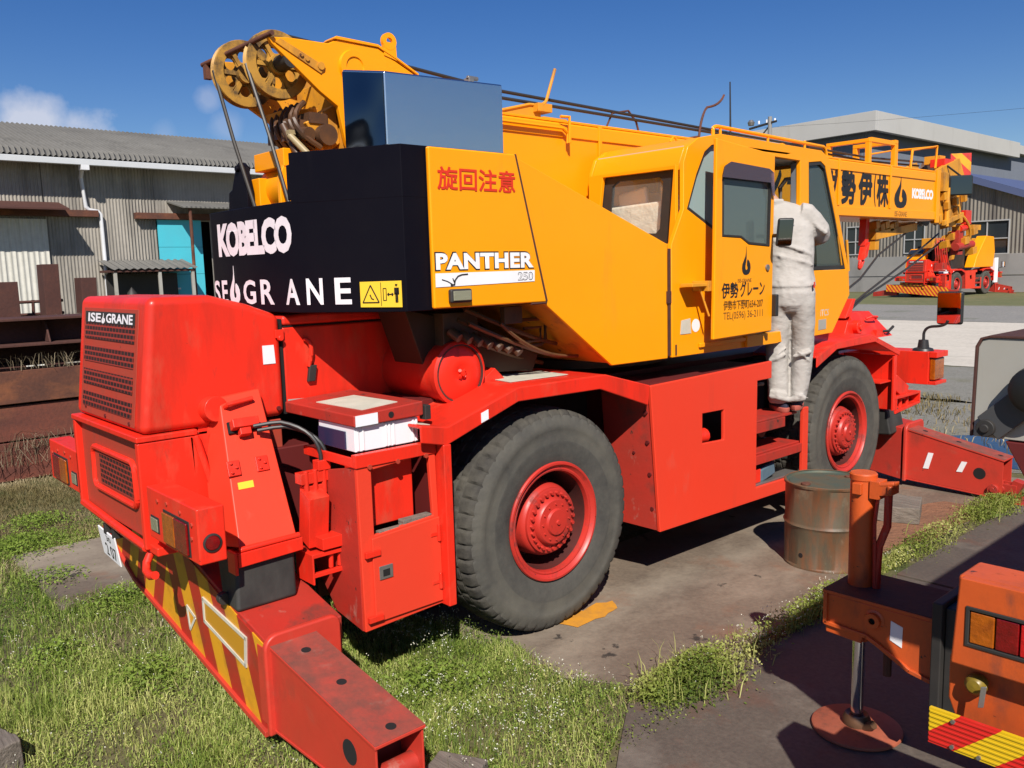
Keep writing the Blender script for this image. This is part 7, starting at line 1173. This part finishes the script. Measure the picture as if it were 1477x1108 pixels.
# ================================================================== the crane far behind
def far_crane():
    t = thing('mobile_crane', 'small distant red and yellow crane parked by the corrugated shed', 'crane', (0, 0, 0), 'mobile crane trucks in the yard'); ORG[t.name] = (0, 0, 0)
    for o in CARRIER: copy_tree(o, t)
    P = lambda mb, nm, m, p=None, **k: mb.build(nm, m, p or t, **k)
    yb = P(MB().prism([(1.9, 1.62), (4.35, 1.62), (4.5, 2.5), (4.3, 3.35), (3.3, 3.40), (2.2, 2.2)], 'X', 0.75, 1.30), 'slewing_body', M['yellow'], bevel=0.04); P(MB().box(1.0, 1.24, 4.455, 4.47, 2.3, 2.6), 'name_plate', M['white'], yb)
    P(MB().box(-1.1, 0.3, 0.2, 3.4, 1.6, 2.9), 'counterweight', M['black'], bevel=0.03)
    cb_ = P(MB().prism([(-0.9, 1.66), (0.9, 1.66), (0.9, 2.75), (-0.3, 2.75), (-0.7, 2.4)], 'X', -1.25, -0.25), 'cab', M['yellow'], bevel=0.05); P(MB().hexa([(-1.15, -0.81, 2.45), (-0.35, -0.81, 2.45), (-0.35, -0.80, 2.45), (-1.15, -0.80, 2.45), (-1.15, -0.45, 2.70), (-0.35, -0.45, 2.70), (-0.35, -0.43, 2.70), (-1.15, -0.43, 2.70)]).box(-0.249, -0.244, -0.3, 0.75, 2.1, 2.65), 'cab_window', M['window_dark'], cb_, bevel=0)
    P(MB().box(-0.35, 0.3, -0.9, 7.0, 2.75, 3.3), 'boom', M['yellow_worn'], bevel=0.03)
    P(MB().hexa([(-2.6, -1.8, 0.12), (-1.2, -1.8, 0.2), (-1.2, -1.5, 0.2), (-2.6, -1.5, 0.12), (-2.6, -1.8, 0.36), (-1.2, -1.8, 0.6), (-1.2, -1.5, 0.6), (-2.6, -1.5, 0.36)]), 'outrigger_beam', M['red_worn'], bevel=0.01)
    P(MB().prism([(-1.75, 0.42), (1.7, 0.10), (1.7, 0.62), (0.4, 0.78), (-1.75, 0.80)], 'Y', -1.93, -1.90), 'chevron_board', M['boom_stripe'], bevel=0); P(MB().box(-0.2, 0.9, 0.0, 1.6, 1.6, 3.15), 'machine_cover', M['black_dull'], bevel=0.02)
    w = MB().cyl((0.2, -0.2, 2.95), (1.3, -0.2, 2.95), 0.24, 20).cyl((1.3, -0.2, 2.95), (1.45, -0.2, 2.95), 0.3, 20).box(0.3, 0.7, -0.4, 0.4, 1.7, 2.75); P(w, 'winch', M['red'], bevel=0)
    for k in range(9): P(MB().obox((0.4 + 0.1 * k, -0.5 + 0.12 * (k % 3), 2.2 + 0.22 * ((k * 4) % 7)), (0.10, 0, 0.03), (0, 0.12, 0), (0.02, 0, 0.12)), 'machinery', M['yellow_worn'], bevel=0.02)
    g_ = MB()
    for k in range(6): g_.tube(bez((0.2 + 0.13 * k, -0.6, 3.3), (0.5 + 0.1 * k, -0.9, 2.5), (0.3 + 0.15 * k, -0.5, 1.7), 6), 0.03, 6)
    P(g_, 'hose', M['red_worn'], bevel=0)
    P(MB().box(0.55, 1.0, -1.2, -0.4, 1.55, 1.95).cyl((0.2, -0.95, 1.42), (0.2, -0.3, 1.42), 0.33, 18), 'deck_gear', M['red_worn'], bevel=0.02); P(MB().hexa([(1.05, 4.5, 0.7), (1.35, 4.5, 0.7), (1.35, 4.9, 0.7), (1.05, 4.9, 0.7), (1.05, 4.5, 2.0), (1.35, 4.5, 2.15), (1.35, 4.9, 2.15), (1.05, 4.9, 2.0)]), 'front_housing', M['white'], bevel=0.02)
    t.location = (-15.058, 46.385, GZ - 0.07); t.rotation_euler = (0, 0, R(-4))
far_crane()

# ================================================================== the orange crane at the right edge
def near_crane():
    t = thing('mobile_crane', 'orange crane with chrome outrigger jack, tail lamp and red and yellow striped board', 'crane', (5.0, 1.17, 0), 'mobile crane trucks in the yard')
    P = lambda mb, nm, m, p=None, **k: mb.build(nm, m, p or t, **k)
    # tail lamp housing
    ya, yb = -0.905, -0.72; tl = P(MB().plate([(3.825, 1.065), (5.2, 1.065), (5.2, 1.318), (3.84, 1.318)], [[(3.868, 1.135), (4.42, 1.135), (4.42, 1.236), (3.868, 1.238)]], 'Y', ya, ya + 0.03), 'tail_light', M['orange_red'], bevel=0.008, seg=3)
    P(MB().box(3.826, 5.2, ya + 0.031, yb, 1.066, 1.316), 'lamp_housing', M['orange_red'], tl, bevel=0.01); P(MB().plate([(3.862, 1.129), (4.426, 1.129), (4.426, 1.242), (3.862, 1.244)], [[(3.872, 1.139), (4.416, 1.139), (4.416, 1.232), (3.872, 1.234)]], 'Y', ya - 0.004, ya + 0.012), 'lamp_bezel', M['black_dull'], tl, bevel=0.002)
    P(MB().box(3.873, 3.935, ya - 0.001, ya + 0.02, 1.140, 1.231), 'amber_lens', M['amber'], tl, bevel=0.004); P(MB().box(3.938, 3.995, ya - 0.001, ya + 0.02, 1.140, 1.231), 'red_lens', M['red_lens'], tl, bevel=0.004); P(MB().box(3.998, 4.414, ya - 0.001, ya + 0.02, 1.140, 1.231), 'red_lens', pmat('bright_red_lens', (0.46, 0.006, 0.008), 0.18, coat=0.6, bump=(60, 0.003, (1, 0.1, 1))), tl, bevel=0.004)
    P(MB().prism([(3.80, 1.062), (5.2, 1.062), (5.2, 0.60), (3.86, 0.78), (3.80, 0.93)], 'Y', -0.84, -0.45), 'rear_frame', M['orange_red'], bevel=0.008)
    sb = P(MB().plate([(3.795, 0.940), (5.2, 0.940), (5.2, 0.835), (3.795, 0.835)], [], 'Y', -0.955, -0.943), 'chevron_board', M['chevron2'], bevel=0)
    rbm = MB()
    for k in range(7): rbm.box(3.797, 5.19, -0.9575, -0.9552, 0.842 + 0.0142 * k, 0.848 + 0.0142 * k)
    P(rbm, 'board_rib', M['chevron2'], sb, bevel=0.001)
    bo_ = MB()
    for x, z in ((3.86, 0.922), (3.86, 0.847), (3.93, 0.845), (4.2, 0.85)): bo_.cyl((x, -0.962, z), (x, -0.955, z), 0.006, 8)
    P(bo_, 'bolt', M['steel'], sb, bevel=0)
    ml = MB().lathe([(0.0, 0.0), (0.0, 0.026), (-0.015, 0.030), (-0.03, 0.028), (-0.04, 0.018), (-0.042, 0.0)], (3.882, -0.842, 1.005), 'Y', 20); P(ml, 'marker_lamp', pmat('dim_yellow_lamp', (0.22, 0.15, 0.012), 0.4, col2=(0.08, 0.06, 0.02), vscale=30), bevel=0); P(MB().obox((3.912, -0.90, 0.992), (0.007, 0.002, 0.002), (0, 0.002, 0), (0.003, 0, 0.032)), 'tag', M['steel'], bevel=0.002)
    # jack and outrigger beam
    Yf = 0.115
    ob = MB().prism([(2.925, 0.552), (3.09, 0.545), (3.10, 0.595), (3.16, 0.575), (3.30, 0.50), (3.60, 0.44), (4.3, 0.44), (4.3, 0.735), (2.925, 0.735)], 'Y', Yf, 0.43); bmo = P(ob, 'outrigger_beam', M['orange_red'], bevel=0.008)
    rr = MB()
    E = [(2.928, 0.735), (2.928, 0.600), (3.115, 0.592), (3.16, 0.572), (3.30, 0.498), (3.60, 0.44)]
    for a, b in zip(E, E[1:]): a, b = Vector((a[0], Yf - 0.006, a[1])), Vector((b[0], Yf - 0.006, b[1])); m_, d_ = (a + b) / 2, (b - a) / 2; rr.obox(m_, d_ + d_.normalized() * 0.004, (0, 0.008, 0), d_.cross(Vector((0, 1, 0))).normalized() * 0.009)
    rr.box(2.915, 4.2, Yf - 0.012, 0.44, 0.737, 0.752); P(rr, 'edge_rib', M['orange_red'], bmo, bevel=0.003)
    P(MB().box(2.918, 4.2, Yf - 0.010, 0.438, 0.7525, 0.756), 'beam_top', M['rust_dark'], bmo, bevel=0); P(MB().lathe([(-0.022, 0.014), (-0.022, 0.032), (-0.004, 0.034), (0, 0.045), (0.004, 0.045)], (3.145, Yf - 0.002, 0.672), 'Y', 24), 'boss', M['orange_red'], bmo, bevel=0); P(MB().cyl((3.145, Yf - 0.006, 0.672), (3.145, Yf - 0.004, 0.672), 0.016, 12), 'boss_hole', M['dark'], bmo, bevel=0)
    decal('reflector', [(3.215, Yf - 0.0005, 0.605), (3.265, Yf - 0.0005, 0.585), (3.267, Yf - 0.0005, 0.675), (3.217, Yf - 0.0005, 0.69)], M['white'], bmo, 0.002)
    P(MB().box(3.40, 3.44, 0.06, 0.50, 0.36, 0.84).box(3.441, 3.95, 0.09, 0.47, 0.36, 0.82), 'outrigger_box', M['black_dull'], bevel=0.006)
    jc = (3.008, 0.27); j = MB().lathe([(0.56, 0.0), (0.56, 0.054), (1.235, 0.054), (1.24, 0.058), (1.262, 0.058), (1.268, 0.053), (1.268, 0.0)], (*jc, 0), 'Z', 36); jk = P(j, 'jack_cylinder', M['orange_red'], bevel=0)
    P(MB().box(2.99, 3.03, 0.20, 0.23, 1.18, 1.23).box(3.055, 3.10, 0.225, 0.30, 1.165, 1.245).obox((3.125, 0.26, 1.215), (0.03, 0, 0.006), (0, 0.035, 0), (0, 0, 0.026)).cyl((3.10, 0.235, 1.23), (3.16, 0.235, 1.245), 0.012, 8).cyl((3.145, 0.225, 1.20), (3.145, 0.225, 1.235), 0.012, 8), 'valve_block', M['orange_red'], jk, bevel=0.003)
    P(MB().tube([(3.128, 0.255, 1.19), (3.125, 0.258, 1.05), (3.09, 0.262, 0.95), (3.082, 0.265, 0.75)], 0.017, 8).tube([(3.085, 0.25, 1.17), (3.075, 0.245, 1.05), (3.08, 0.25, 0.76)], 0.008, 6), 'hose', M['red_worn'], jk, bevel=0)
    P(MB().lathe([(0.13, 0.0), (0.13, 0.0275), (0.56, 0.0275)], (*jc, 0), 'Z', 24), 'piston_rod', M['chrome'], jk, bevel=0); P(MB().lathe([(0.50, 0.03), (0.50, 0.05), (0.545, 0.055), (0.556, 0.05)], (*jc, 0), 'Z', 24), 'gland', M['orange_red'], jk, bevel=0)
    P(MB().lathe([(0.097, 0.0), (0.130, 0.028), (0.135, 0.05), (0.110, 0.062), (0.080, 0.060)], (*jc, 0), 'Z', 24).cyl((3.05, 0.25, 0.085), (3.10, 0.24, 0.125), 0.02, 8), 'foot_socket', M['grease'], jk, bevel=0); P(MB().lathe([(0.057, 0.0), (0.057, 0.19), (0.065, 0.197), (0.075, 0.195), (0.080, 0.185), (0.087, 0.06), (0.091, 0.0)], (*jc, 0), 'Z', 48), 'foot_plate', M['foot_orange'], jk, bevel=0)
    P(MB().cyl((3.17, 0.2, 0.40), (3.17, 0.2, 0.56), 0.018, 8), 'lock_pin', M['rust'], bmo, bevel=0)
    # grey sheet-metal cover with its stay and dark roller
    gc = P(MB().prism([(3.752, 1.66), (5.1, 1.66), (5.1, 1.958), (3.79, 1.958), (3.768, 1.952), (3.757, 1.93)], 'Y', -0.60, -0.592), 'side_cover', M['grey_sheet'], bevel=0.003)
    P(MB().prism([(3.752, 1.66), (3.757, 1.93), (3.768, 1.952), (3.79, 1.958), (5.1, 1.958), (5.1, 1.966), (3.788, 1.966), (3.762, 1.958), (3.749, 1.932), (3.744, 1.66)], 'Y', -0.605, 0.35), 'cover_top', M['rust_dark'], gc, bevel=0.002)
    P(MB().lathe([(-0.055, 0.0), (-0.055, 0.052), (-0.05, 0.060), (-0.048, 0.066), (-0.02, 0.070), (0.0, 0.066)], (3.925, -0.61, 1.818), 'Y', 32), 'roller', pmat('black_roller', (0.010, 0.010, 0.010), 0.45), gc, bevel=0)
    a, b = Vector((3.800, -0.615, 1.693)), Vector((3.912, -0.615, 1.80)); d = (b - a) / 2; P(MB().obox((a + b) / 2, d * 1.05, (0, 0.006, 0), d.cross(Vector((0, 1, 0))).normalized() * 0.043), 'stay_arm', pmat('dark_grey_arm', (0.05, 0.05, 0.052), 0.5), gc, bevel=0.003); P(MB().cyl(a + Vector((-0.004, -0.022, 0)), a + Vector((-0.004, 0.0, 0)), 0.026, 18).cyl(a + Vector((-0.004, -0.030, 0)), a + Vector((-0.004, -0.02, 0)), 0.013, 12), 'pivot_bolt', M['black_dull'], gc, bevel=0.003)
    P(MB().hexa([(3.84, -0.60, 1.655), (3.93, -0.60, 1.655), (3.93, -0.52, 1.655), (3.84, -0.52, 1.655), (4.02, -0.60, 1.33), (4.11, -0.60, 1.33), (4.11, -0.52, 1.33), (4.02, -0.52, 1.33)]), 'strut', M['red_dark'], bevel=0.004)
    # the rest of the machine, beyond the frame, throws the shade on the plates
    P(MB().box(3.9, 6.2, 0.35, 5.9, 0.5, 1.45), 'chassis', M['orange_red'], bevel=0.02); P(MB().prism([(-0.45, 1.46), (-0.35, 2.1), (0.7, 2.05), (0.7, 1.46)], 'X', 4.45, 5.5), 'engine_hood', M['orange_red'], bevel=0.06); P(MB().box(4.50, 6.1, 0.2, 5.0, 2.05, 2.45), 'slewing_body', M['yellow'], bevel=0.03)
    w_ = MB().lathe([(-0.2, 0.35), (-0.21, 0.6), (-0.16, 0.72), (0.16, 0.72), (0.21, 0.6), (0.2, 0.35)], (4.1, 1.9, 0.745), 'X', 48); P(w_, 'wheel', M['rubber'], bevel=0)
    t.location = (5.045, 1.065, 0.035)
near_crane()
